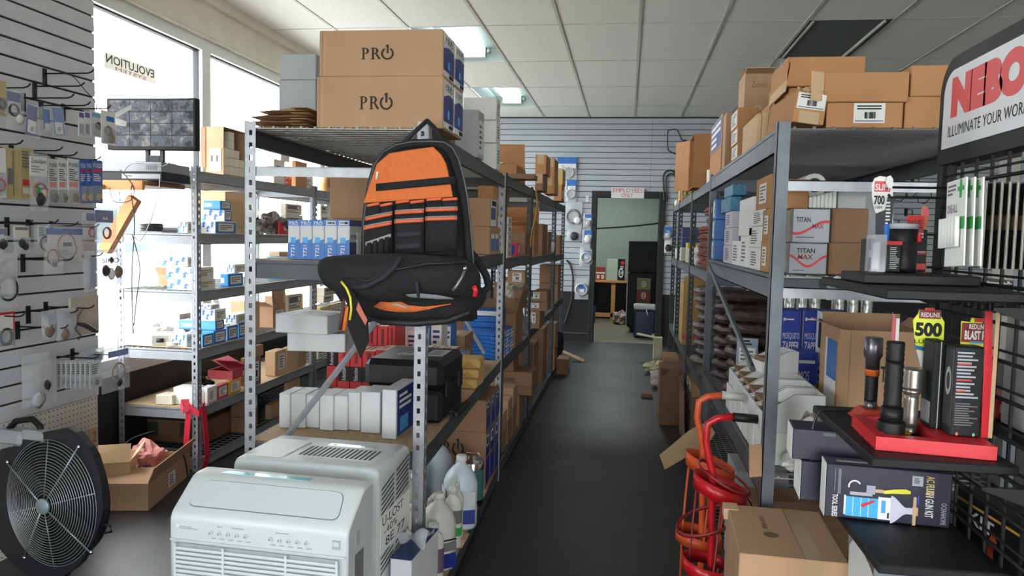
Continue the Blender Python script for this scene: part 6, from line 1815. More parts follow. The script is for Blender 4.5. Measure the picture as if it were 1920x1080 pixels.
# boxes that stand behind the grid
for k, (y, z, w_, h, m_, lb) in enumerate(((1.80, 1.01, .18, .26, GREYC2, 'tall white carton seen through the display grid right of the tall sign'), (1.62, 1.01, .16, .26, GREYC2, 'white carton behind the display grid at the right picture edge'))):
    o = block(lb, (GXp + .16, y, z), .17, w_, h, m_)
o = block('red box with white lettering low behind the display grid', (GXp + .15, 1.97, 1.01), .16, .10, .05, RED, name='product_box'); mark(o, 'lettering', 'F', lambda i: i.text('PORTER', .1, .3, .9, .7, PAPER))
b = MB(); b.box(GXp + .06, 1.5, .985, GXp + .27, 2.1, 1.008, BLACK_M); o = b.build('display_shelf', None); tag(o, 'black rear shelf behind the display grid carrying white cartons', 'shelf')
for y in (1.52, 2.08):
    q = MB(); q.box(GXp + .285, y - .01, 0, GXp + .30, y + .01, 1.0, BLACK_M); q.box(GXp + .27, y - .01, .985, GXp + .286, y + .01, 1.0, BLACK_M); q.build('shelf_leg', o)
    q = MB(); q.box(GXp + .03, y - .01, 0, GXp + .042, y + .01, 1.0, BLACK_M); q.box(GXp + .042, y - .01, .985, GXp + .061, y + .01, 1.0, BLACK_M); q.build('shelf_leg', o)
o = block('black box with yellow stripe and orange emblem low behind the display grid', (GXp + .155, 1.85, .62), .2, .34, .20, BLACK, name='product_box', rz=.1)
for f_ in ('L', 'F'):
    mark(o, 'printed_face', f_, lambda i: i.rect(.0, .86, 1, .89, M('gold_print', '#c79a3c', .4)).arc(.6, .5, .16, .28, 2.2, 5.6, M('orange_print', '#b4482a', .4), 12, .6).text('KIT', .2, .66, .5, .82, PAPER, .02).rect(.2, .05, .45, .4, MATS['gold_print']).lines(.5, .05, .95, .35, 4, GREYC, 3))
b = MB(); b.box(GXp + .05, 1.6, .58, GXp + .265, 2.1, .618, BLACK_M)
for y in (1.62, 2.08):
    for x in (GXp + .075, GXp + .24): b.box(x - .008, y - .008, 0, x + .008, y + .008, .58, BLACK_M)
o = b.build('display_shelf', None); tag(o, 'low black rear shelf behind the display grid under the black and yellow box', 'shelf')
# ---- middle shelf: red tray with flashlights
t = thing('display_tray', 'red tray with flashlights on the middle shelf of the display rack', 'display tray', (0, 0, 0))
pp = [(.535, 1.87), (.525, 1.66), (.745, 1.63), (.755, 1.87)]
p_in = [(.560, 1.85), (.552, 1.69), (.652, 1.675), (.66, 1.85)]
b = MB(); H = .028
n = 4
vs = [(x, y, S2) for x, y in pp] + [(x, y, S2 + H) for x, y in pp] + [(x, y, S2 + H) for x, y in p_in] + [(x, y, S2 + .006) for x, y in p_in]
fs = []
for i in range(4):
    j = (i + 1) % 4
    fs += [(i, j, 4 + j, 4 + i), (4 + i, 4 + j, 8 + j, 8 + i), (8 + i, 8 + j, 12 + j, 12 + i)]
b.raw(vs, fs + [(0, 3, 2, 1)], RED_P); b.raw([vs[12 + i] for i in range(4)], [(0, 1, 2, 3)], BLACK); b.build('tray_rim', t)
ST = S2 + H + .001
def flashlight(label, px, Y, z0, prof, mats, tilt=(0, 0)):
    x, yb, yt = px
    p, q = onY(x, yb, Y), onY(x, yt, Y)
    L_ = q.z - z0
    t = thing('flashlight', label, 'flashlight', (p.x, Y, z0)); t.rotation_euler = (tilt[0], tilt[1], 0)
    for name, seg, m_ in zip(('tail', 'grip', 'ring', 'head'), prof, mats):
        b = MB(); b.lathe([(r * 1.0, z * L_) for r, z in seg], m_, 20); b.build(name, t)
    return t
GUN = M('gunmetal', '#6f6b72', .3, .8); NICK = M('brushed_nickel', '#a8a39a', .3, .85, noise=.15, scale=30)
knurl = lambda r, z0, z1, n: [(r if k % 2 else r * .93, z0 + (z1 - z0) * k / n) for k in range(n + 1)]
px_ = onY(1632, 757, 1.98)
t2 = thing('flashlight_stand', 'red slanted card stand under the grey flashlight on the middle display shelf', 'stand', (px_.x, 1.98, S2))
b = MB(); b.prism([(-.045, 0), (.03, 0), (.03, .022), (-.02, .022)], -.03, .03, M('red_orange_card', '#b8402e', .5), Matrix(((1, 0, 0, 0), (0, 0, 1, 0), (0, 1, 0, 0), (0, 0, 0, 1)))); b.build('stand_block', t2)
b = MB(); b.box(-.05, -.034, 0, .034, -.0305, .004, INK); b.build('front_lip', t2)
flashlight('grey and black flashlight standing on a red stand, left on the middle shelf', (1632, 757, 632), 1.98, S2 + .0225, ([(.0145, 0), (.0155, .01), (.0155, .10)], knurl(.0155, .10, .46, 14), [(.0165, .46), (.0165, .52), (.0175, .53), (.0175, .55)], [(.016, .55), (.017, .70), (.0215, .74), (.0215, .99), (.019, 1.0)]), (GUN, BLACK, M('orange_ring', '#c8622a', .4), GUN))
flashlight('long black flashlight standing lens down in the red tray', (1670, 812, 640), 1.72, S2 + .007, (knurl(.0285, .0, .20, 8), [(.022, .2), (.022, .34)] , knurl(.0185, .34, .80, 12), knurl(.0185, .80, 1.0, 8) ), (BLACK, BLACK, BLACK, BLACK))
flashlight('short nickel flashlight behind the long black one in the red tray', (1706, 795, 690), 1.80, S2 + .007, ([(.015, 0), (.0155, .02), (.0155, .1)], knurl(.0155, .1, .60, 7), [(.016, .6), (.0215, .68)], knurl(.022, .68, 1.0, 8)), (NICK, NICK, NICK, NICK))
panel('thin grey clip card leaning behind the long black flashlight', 'price_sign', 'sign', [(1668, 700), (1671, 640), (1674, 585), (1681, 600), (1681, 700)], 1.84, .002, M('dull_red_card', '#a9444c', .5), lambda i: i.rect(.55, .0, 1, .9, GREYC2))
def prod(label, px, Y, dep, fn=None, mat=BLACK, z0=ST, side=None):
    o = box(label, px, Y, dep, z0, mat, name='product_box')
    if fn: mark(o, 'printed_front', 'F', fn)
    if side: mark(o, 'printed_flank', 'L', side)
    return o
prod('tall black product box with fine white print in the red tray', (1779, 650, 1836, 842), 1.70, .045, lambda i: i.lines(.1, .42, .9, .95, 14, GREYC, 7).lines(.1, .12, .85, .38, 10, INK_G, 8).rect(.1, .80, .55, .815, RED).rect(.1, .62, .6, .635, RED).rect(.1, .5, .4, .515, RED).arc(.2, .03, .0, .02, 0, 6.28, M('salmon_dot', '#c7664f'), 10, 2.5).arc(.75, .03, .0, .02, 0, 6.28, M('mint_dot', '#7fb58d'), 10, 2.5), side=lambda i: i.rect(.05, .1, .95, .96, M('dark_grey_print', '#2e3033', .3)).arc(.5, .6, .1, .16, 0, 6.28, GREYC, 16, 2))
prod('narrow black product box left of the tall printed one in the red tray', (1742, 640, 1768, 818), 1.76, .06, lambda i: i.rect(.46, 0, .54, 1, GREYC), side=lambda i: i.rect(.1, .05, .9, .3, GREYC))
o = panel('tall red backing board right of the tall printed box in the red tray', 'backing_board', 'board', [(1838, 848), (1846, 612), (1859, 612), (1858, 848)], 1.70, .004, RED_P, lambda i: i.rect(.72, 0, 1, 1, CARD_P)); o.location.z = ST
# signs with numbers
YELS = [(1716, 642), (1712, 600), (1722, 588), (1724, 580), (1762, 583), (1764, 592), (1771, 604), (1769, 650), (1741, 655), (1741, 700), (1733, 700), (1716, 642)]
o = panel('yellow sign with the number 500 above the narrow black box', 'price_sign', 'sign', YELS[:-1], 1.83, .003, YELF,
      lambda i: i.rect(.18, .86, .86, 1.0, RED_D).text('REDLINE', .24, .885, .82, .955, PAPER, .02).text('500', .08, .58, .92, .80, INK, .05).text('LUMEN', .08, .47, .9, .53, INK).poly([(.0 + .08, .47 - .03), (.5, .40), (.5, .34), (.12, .38)], BLUE).poly([(.15, .36), (.5, .33), (.5, .0), (.38, .0)], PAPER).rect(.35, .99, .65, 1.03, RED))
q = MB(); q.box(-.004, 0, -.18, .004, .003, .02, PAPER); q.build('sign_stem', o)
o = panel('red and yellow sign with the number 3200 above the tall printed box', 'price_sign', 'sign', [(1800, 690), (1803, 602), (1820, 604), (1822, 596), (1842, 598), (1842, 606), (1859, 610), (1857, 690)], 1.765, .003, YELF,
      lambda i: i.rect(.02, .52, .98, .90, RED_D).text('REDLINE', .25, .78, .78, .88, PAPER, .03).text('BLAST RC', .12, .57, .9, .75, PAPER, .04).text('3200', .06, .16, .86, .44, INK, .04).rect(.3, .5, .7, .54, BLUE_L).rect(.4, .92, .72, 1.0, RED))
q = MB(); q.box(-.004, 0, -.16, .004, .003, .02, PAPER); q.build('sign_stem', o)
for k in range(2):
    o = block('small yellow and black striped card lying in the red tray, %s' % ('left', 'right')[k], (.575 + .045 * k, 1.80, S2 + .007), .03, .05, .004, M('hazard_card', '#c9b92c', .5), name='striped_card', cat='card'); mark(o, 'black_stripes', 'T', lambda i: i.lines(.1, .05, .9, .95, 4, INK, 2))
lead('black cord with a plug hanging over the left corner of the middle display shelf', [(.60, 2.02, S2 + .006), (.54, 2.0, S2 + .008), (.495, 1.99, S2 + .006), (.478, 1.985, S2 - .03), (.474, 1.985, S2 - .08), (.476, 1.985, S2 - .115)], .0035, CABLE, name='charging_cable')
q = MB(); q.lathe([(.003, 0), (.007, .004), (.0065, .022), (.003, .03)], BLACK, 10, Matrix.Translation((.476, 1.985, S2 - .14))); q.build('plug', bpy.data.objects['charging_cable'])
# ---- lower shelf: violet cartons and the flush kit
ang = -.085
o = block('dark violet tool carton with a pictured blue bottle on the low display shelf', (.620, 1.885, S3 + .001), .270, .065, .128, PURPLE, name='tool_carton', cat='box', rz=ang)
def kit(i):
    asp = .15 / .33
    i.text('AC FLUSH GUN KIT', .80, .16, .865, .92, PAPER, .02, rot=-90)
    i.text('AC FLUSH', .80, .545, .865, .92, M('olive_print', '#b3a04a', .5), .02, rot=-90)
    i.text('OCEANHOME', .925, .05, .965, .45, GREYC, .0, rot=-90)
    i.rect(.69, .72, .775, .90, GREYC); i.lines(.705, .76, .76, .87, 3, PURPLE, 3)
    i.text('TOOL SERIES', .06, .02, .105, .44, PAPER, .02, rot=-90); i.rect(.075, .50, .077, .92, GREYC); i.lines(.10, .45, .125, .92, 4, GREYC, 4, True)
    i.rect(.155, .08, .17, .44, PAPER); i.rect(.17, .06, .44, .42, M('bottle_blue', '#45a8d8', .3)); i.rect(.225, .06, .23, .42, PAPER); i.rect(.29, .06, .295, .42, PAPER); i.rect(.35, .06, .355, .42, PAPER)
    i.rect(.43, .05, .53, .46, PAPER); i.rect(.455, .17, .49, .40, BLUE_L); i.rect(.505, .08, .52, .18, INK)
    n = 12; L = []; Rr = []
    for k in range(n + 1):
        u = k / n; x = .53 + .13 * u; hh = .20 * (1 - u * u * (3 - 2 * u)) + .055; L.append((x, .25 - hh)); Rr.append((x, .25 + hh))
    i.strip(L, Rr, M('bottle_lilac', '#c4c0d4', .3)); i.rect(.66, .195, .72, .31, MATS['bottle_lilac']); i.rect(.70, .18, .745, .33, M('brass_print', '#bfa27e', .4)); i.rect(.705, .32, .73, .52, MATS['brass_print']); i.rect(.705, .0, .73, .2, MATS['brass_print']); i.rect(.735, .38, .75, .56, BLUE_Z)
    i.arc(.235, .62, .09, .12, .5, 3.4, PAPER, 12, asp); i.rect(.20, .46, .38, .52, GREYC); i.rect(.33, .50, .40, .66, M('gun_grey', '#9a9cb0', .4)); i.rect(.40, .54, .47, .60, MATS['brass_print']); i.strip([(.47, .53), (.55, .55), (.64, .56), (.68, .57)], [(.47, .59), (.55, .63), (.64, .65), (.68, .62)], YEL); i.poly([(.29, .30), (.40, .40), (.40, .36), (.30, .24)], RED)
mark(o, 'printed_front', 'F', kit)
w, d, h = DIM[o.name]
mark(o, 'white_flank', 'L', lambda i: i.rect(0, 0, 1, 1, PAPER)); mark(o, 'top_print', 'T', lambda i: i.lines(.1, .3, .9, .7, 1, GREYC, 3))
o = block('dark violet carton with white end, lower of two behind the pictured tool carton', (.555, 2.022, S3 + .001), .20, .115, .100, PURPLE, name='tool_carton', rz=ang); mark(o, 'white_flank', 'L', lambda i: i.rect(0, 0, 1, 1, PAPER).rect(.6, .4, .62, .8, GREYC)); z_ = top_of(o)
o = block('dark violet carton with white end, upper of two behind the pictured tool carton', (.552, 2.022, z_), .24, .10, .078, PURPLE, name='tool_carton', rz=ang); mark(o, 'white_flank', 'L', lambda i: i.rect(0, 0, 1, 1, PAPER).rect(.6, .4, .62, .8, GREYC)); mark(o, 'front_print', 'F', lambda i: i.rect(.3, .82, .42, .92, INK_G).rect(.45, .85, .9, .88, GREYC))
b = MB(); b.grid(lambda u, v: (.50 + .13 * u, 2.13 + .10 * v + .02 * math.sin(6 * u), .93 + .03 * math.sin(5 * u + 2) * math.sin(3 * v + 1) - .02 * u), 10, 6, M('grey_film_sheet', '#a29a93', .3)); o = b.build('plastic_sheet', None, solid=.001); tag(o, 'rumpled grey plastic sheet behind the upper violet carton, before the lettered carton', 'plastic sheet')

# ------------------------------------------------------------------ carton in front of the right rack, and the cylinder carriers
o = block('closed brown carton in the aisle before the right rack, printed with a small emblem', (.452, 2.165, 0), .265, .375, .612, CARD, name='cardboard_box', rz=-.04); w, d, h = DIM[o.name]
mark(o, 'packing_tape', 'T', lambda i: i.rect(.60, 0, .78, 1, TAPE_C).rect(.605, 0, .612, 1, CARD_IN)); mark(o, 'packing_tape', 'F', lambda i: i.rect(.60, .9, .78, 1, TAPE_C))
mark(o, 'printed_text', 'T', lambda i: i.text('8089-8021', .31, .52, .36, .78, INK_BR, .0, rot=90).arc(.37, .40, .0, .055, 0, 6.28, M('stamp_brown', '#6e5a44', .8), 20, 1.4))
f = MB(); f.box(-w / 2 - .012, d / 2 - .05, h - .03, -w / 2 + .03, d / 2 + .01, h + .002, CARD_P); f.build('torn_flap', o)

def carrier(label, c, mat, mat2, rz, big, h):
    """tube stand for two gas cylinders: crook handle, post, retaining hoops, base hoop"""
    t = thing('cylinder_carrier', label, 'carrier', c, rz)
    b = MB(); crook = [(0, 0, .02), (.0, 0, .30), (-.01, 0, h - .18), (-.035, 0, h - .08), (-.03, 0, h - .02), (.0, 0, h), (.05, 0, h + .008)]
    b.tube(crook, .0125, mat, 10); b.build('post', t)
    b = MB(); b.tube([(.05, 0, h + .008), (.13, 0, h + .004)], .015, BLACK if big else M('clear_grip', '#b9bbb5', .3), 10); b.build('handle_grip', t)
    def hoop(z, R, hh, tilt, off, m_, ln):
        b = MB(); vs = []; fs = []; n = 32
        for k in range(n):
            a = 2 * PI * k / n
            for (rr, zz) in ((R, -hh), (R, hh), (R - .004, hh), (R - .004, -hh)):
                x = rr * math.cos(a); y = rr * math.sin(a); vs.append((off[0] + x, off[1] + y, z + zz + x * tilt[0] + y * tilt[1]))
        for k in range(n):
            l = (k + 1) % n
            for j in range(4): fs.append((k * 4 + j, l * 4 + j, l * 4 + (j + 1) % 4, k * 4 + (j + 1) % 4))
        b.raw(vs, fs, m_, True); b.build(ln, t)
    hoop(.575, .09, .025, (-.35, 0), (.02, .015), mat, 'hoop'); hoop(.30, .086, .022, (-.2, 0), (-.01, .015), mat, 'hoop'); hoop(.03, .085, .017, (0, 0), (0, .015), mat2, 'base_hoop')
    for a in range(3):
        w_ = a * 2.1 + .5; b = MB(); b.tube([(.08 * math.cos(w_), .015 + .08 * math.sin(w_), .03), (.08 * math.cos(w_), .015 + .08 * math.sin(w_), .30), (.02 + .083 * math.cos(w_), .015 + .083 * math.sin(w_), .575 - .35 * .083 * math.cos(w_))], .0045, mat2, 6); b.build('stay_rod', t)
    if big:
        hoop(.46, .10, .006, (.35, .1), (-.02, .02), RED_D, 'hoop'); hoop(.612, .088, .005, (-.5, .1), (.035, .03), RED_D, 'hoop')
carrier('bright red tubular cylinder carrier with hoops, standing before the right rack', (.318, 2.60, 0), RED_S, RED_D, .0, True, .82)
carrier('orange tubular cylinder carrier half hidden behind the red one', (.312, 2.86, 0), ORANGE, ORANGE, .0, False, .84)

# ------------------------------------------------------------------ window air conditioner (foreground)
AC_W = M('white_appliance_plastic', '#bfc3c4', .35); AC_G = M('pale_grey_louver', '#c3c8ca', .4); SLOT = M('dark_slot', '#3b3c3d', .6)


def rounded_profile(pts, r, n=5):
    """2-D polygon with rounded corners"""
    out = []; N = len(pts)
    for i in range(N):
        p = Vector(pts[i]).to_2d(); a = Vector(pts[i - 1]).to_2d(); c = Vector(pts[(i + 1) % N]).to_2d()
        rr = r[i] if isinstance(r, (list, tuple)) else r
        if rr <= 0: out.append(tuple(p)); continue
        u = (a - p).normalized() * rr; v = (c - p).normalized() * rr
        for k in range(n + 1):
            t = k / n; q = (p + u) * (1 - t) ** 2 + p * 2 * t * (1 - t) + (p + v) * t * t; out.append((q.x, q.y))
    return out


def ac_unit():
    t = thing('air_conditioner', 'white window air conditioner with louvred front, on a grey cabinet in the foreground', 'air conditioner', (-.900, 1.765, .40), -.05)
    W, H, D1, D2 = .492, .355, .165, .27
    # front shell: profile in (y, z) run along x, with side walls set in
    prof = rounded_profile([(0, 0), (0, .277), (.105, H), (D1, H), (D1, 0)], [0, .018, .02, .01, 0])
    tf = Matrix(((0, 0, 1, 0), (1, 0, 0, 0), (0, 1, 0, 0), (0, 0, 0, 1)))
    b = MB(); e = .012
    def ring(x, inset):
        c = (.11, .17); return [(x, y + (c[0] - y) * inset, z + (c[1] - z) * inset * .6) for y, z in prof]
    secs = [(-W / 2, .06), (-W / 2 + .002, .03), (-W / 2 + .007, .01), (-W / 2 + .02, 0), (W / 2 - .02, 0), (W / 2 - .007, .01), (W / 2 - .002, .03), (W / 2, .06)]
    vs = []; n = len(prof)
    for x, k in secs: vs += ring(x, k)
    fs = [(i * n + j, i * n + (j + 1) % n, (i + 1) * n + (j + 1) % n, (i + 1) * n + j) for i in range(len(secs) - 1) for j in range(n)]
    b.raw(vs, fs, AC_W, True); b.raw(vs[:n], [tuple(range(n))], AC_W); b.raw(vs[-n:], [tuple(range(n))[::-1]], AC_W); b.build('front_shell', t)
    # louvred grille
    gz0, gz1 = .012, .205
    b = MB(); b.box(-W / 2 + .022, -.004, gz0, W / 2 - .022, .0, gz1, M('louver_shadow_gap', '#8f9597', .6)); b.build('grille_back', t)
    b = MB(); k = 0; z = gz0
    while z < gz1 - .006:
        b.box(-W / 2 + .02, -.012, z, W / 2 - .02, -.003, z + .0075, AC_G, ch=.002); z += .0118
    for x in (-W / 2 + .024, -W / 6 - .004, W / 6 + .004, W / 2 - .024):
        b.box(x - .003, -.0125, gz0, x + .003, -.003, gz1, AC_G)
    b.build('louver_grille', t)
    b = MB(); b.box(-W / 2 + .004, -.006, gz1 + .004, W / 2 - .004, .0, gz1 + .009, AC_W, ch=.002); b.build('front_lip', t)
    # sloped display panel, flush in the shoulder
    p0, p1 = Vector((0, .0165, .2895)), Vector((0, .094, .347)); u = (p1 - p0); nrm = Vector((0, -u.z, u.y)).normalized()
    pl = rounded_profile([(-W / 2 + .035, 0.04), (W / 2 - .035, 0.04), (W / 2 - .055, .93), (-W / 2 + .055, .93)], [.03, .03, .04, .04], 6)
    # radius is given in x units; map v on the slope
    def onslope(x, v, h): q = p0 + u * v + nrm * h; return (x, q.y, q.z)
    pts = []
    L = u.length
    base = rounded_profile([(-W / 2 + .036, .006), (W / 2 - .036, .006), (W / 2 - .046, L - .006), (-W / 2 + .046, L - .006)], [.022, .022, .028, .028], 6)
    b = MB(); n = len(base); vs = [onslope(x, v / L, .0006) for x, v in base]; b.raw(vs, [tuple(range(n))], M('panel_joint', '#6f7476', .5))
    cx, cv = 0, L / 2; ins = [(x * .993, cv + (v - cv) * .955) for x, v in base]
    vs2 = [onslope(x, v / L, .0022) for x, v in ins]; o_ = vs2
    b.raw(vs2, [tuple(range(n))], M('panel_grey_white', '#bfc4c6', .3)); b.build('display_panel', t)
    # control strip
    for g, (x0, cnt) in enumerate(((-.128, 5), (.038, 5))):
        for k in range(cnt):
            x = x0 + .0245 * k; b = MB(); b.tube([(x, .002, .238), (x, -.004, .238)], .0062, AC_W, 14); b.tube([(x, -.0041, .238), (x, -.0045, .238)], .0035, M('button_mark', '#8a9497', .5), 10); b.build('button', t)
    b = MB(); i = Ink(b, (Vector((-W / 2, 0, .033)), Vector((1, 0, 0)), Vector((0, 0, 1)), Vector((0, -1, 0)), 1, 1))
    i.lift = .001; gm = M('faint_print', '#9aa1a3', .6)
    i.rect(.02, .212, .028, .218, PAPER); i.lines(.03, .208, .085, .216, 2, gm, 1); i.rect(.137, .222, .15, .2245, gm); i.rect(.178, .222, .21, .2245, gm); i.rect(.30, .222, .335, .2245, gm)
    for x0 in (.125, .29):
        for k in range(5): i.rect(x0 + .0245 * k - .005, .191, x0 + .0245 * k + .008, .1925, gm)
    i.rect(.452, .198, .472, .22, gm); i.rect(.454, .206, .47, .216, AC_W); b.build('printed_legend', t)
    # rear chassis
    W2 = .450; y0, y1 = D1 + .095, D1 + D2 + .095
    b = MB(); b.box(-W2 / 2 + .02, D1 - .002, .0, W2 / 2 - .02, y0 + .002, .30, AC_W); b.build('neck', t)
    b = MB()
    rp = rounded_profile([(-W2 / 2, 0), (W2 / 2, 0), (W2 / 2, H - .0), (-W2 / 2, H - .0)], [.003, .003, .03, .03], 6)
    tf2 = Matrix(((1, 0, 0, 0), (0, 0, 1, 0), (0, 1, 0, 0), (0, 0, 0, 1)))
    n = len(rp); vs = []
    for y, k in ((y0, .03), (y0 + .004, .012), (y0 + .012, 0), (y1 - .012, 0), (y1 - .004, .012), (y1, .03)):
        vs += [(x * (1 - k), y, .17 + (z - .17) * (1 - k)) for x, z in rp]
    fs = [(i * n + j, i * n + (j + 1) % n, (i + 1) * n + (j + 1) % n, (i + 1) * n + j) for i in range(5) for j in range(n)]
    b.raw(vs, [f[::-1] for f in fs], AC_W, True); b.raw(vs[:n], [tuple(range(n))], AC_W); b.raw(vs[-n:], [tuple(range(n))[::-1]], AC_W); b.build('rear_chassis', t)
    b = MB()
    for k in range(16):
        x = -.055 + .0145 * k; b.box(x, y0 + .07, H - .0005, x + .0075, y0 + .165, H + .0008, SLOT)
    b.build('top_vent', t)
    b = MB(); b.box(-.065, y0 + .062, H - .0003, .185, y0 + .172, H + .0004, AC_W); b.build('vent_frame', t)
    b = MB(); b.prism(rounded_profile([(-.205, y0 + .03), (-.085, y0 + .03), (-.075, y0 + .21), (-.205, y0 + .21)], .02), H - .001, H + .003, AC_W); b.build('raised_plate', t)
    b = MB(); b.box(-.015, y0 + .185, H, .14, y0 + .21, H + .0006, M('clear_sticker', '#b9bcbb', .15)); b.box(.0, y0 + .19, H + .0006, .012, y0 + .203, H + .0009, YEL); b.build('sticker', t)
    b = MB()
    for x in (-.16, .0, .165): b.tube([(x, y0 + .004, .315), (x, y0 - .003, .315)], .0048, CHROME, 10)
    b.build('screw', t)
    b = MB()
    for grp, (ya, yb, z0, z1, m_) in enumerate(((.02, .12, .20, .30, 7), (.14, .25, .22, .32, 7), (.02, .12, .04, .10, 4), (.14, .25, .07, .12, 3))):
        for k in range(m_):
            z = z0 + (z1 - z0) * k / m_; b.raw([(W2 / 2 + .0008, y0 + ya, z), (W2 / 2 + .0008, y0 + yb, z + .02), (W2 / 2 + .0008, y0 + yb, z + .026), (W2 / 2 + .0008, y0 + ya, z + .006)], [(0, 1, 2, 3)], SLOT)
    b.build('side_vent', t)
    b = MB(); i = Ink(b, (Vector((W2 / 2, y0, 0)), Vector((0, 1, 0)), Vector((0, 0, 1)), Vector((1, 0, 0)), D2, .30)); i.lift = .0012
    i.rect(.05, .34, .97, .72, PAPER); i.text('U-LOST', .1, .60, .75, .69, INK); i.text('-40%', .15, .50, .55, .57, INK); i.text('8E 77', .2, .38, .8, .47, INK); b.build('handwritten_note', t)
    b = MB(); b.box(-.17, .115, H - .0005, .085, .138, H + .0007, M('teal_film', '#7fc0c2', .12)); b.build('teal_tape', t)
    b = MB(); b.box(W / 2 - .0005, .045, .06, W / 2 + .0008, .10, .20, INK_G); b.box(W / 2 + .0008, .05, .07, W / 2 + .001, .095, .11, GREYC); b.box(W / 2 - .0005, .05, .22, W / 2 + .0008, .075, .26, GREYC); b.build('rating_label', t)
    b = MB(); b.box(W / 2 - .0005, .015, .0, W / 2 + .0008, .04, .04, MATS['teal_film']); b.build('teal_tape', t)
ac_unit()
block('grey closed cabinet that carries the white air conditioner', (-.89, 2.03, 0), .43, .46, .397, GREYC, name='cabinet', cat='cabinet', rz=-.05)
o = block('blue-topped retail box tucked between the air conditioner and the rack post', (-.606, 2.20, 0), .065, .25, .475, GREYC2, name='retail_box', rz=-.07); mark(o, 'blue_top', 'T', lambda i: i.rect(0, 0, 1, 1, M('deep_blue_card', '#1c3765', .5)))
b = MB(); b.grid(lambda u, v: (-.645 + .085 * u, 1.93 + .17 * v, 0.49 + .028 * math.sin(4 * u + 3 * v) * math.sin(7 * v + 1) + .03 * (1 - v)), 16, 14, FILM_H, smooth=True)
o = b.build('plastic_bag', None, (0.01, .13, .012), 0); tag(o, 'clear plastic bag draped over the blue-topped box beside the air conditioner', 'bag')

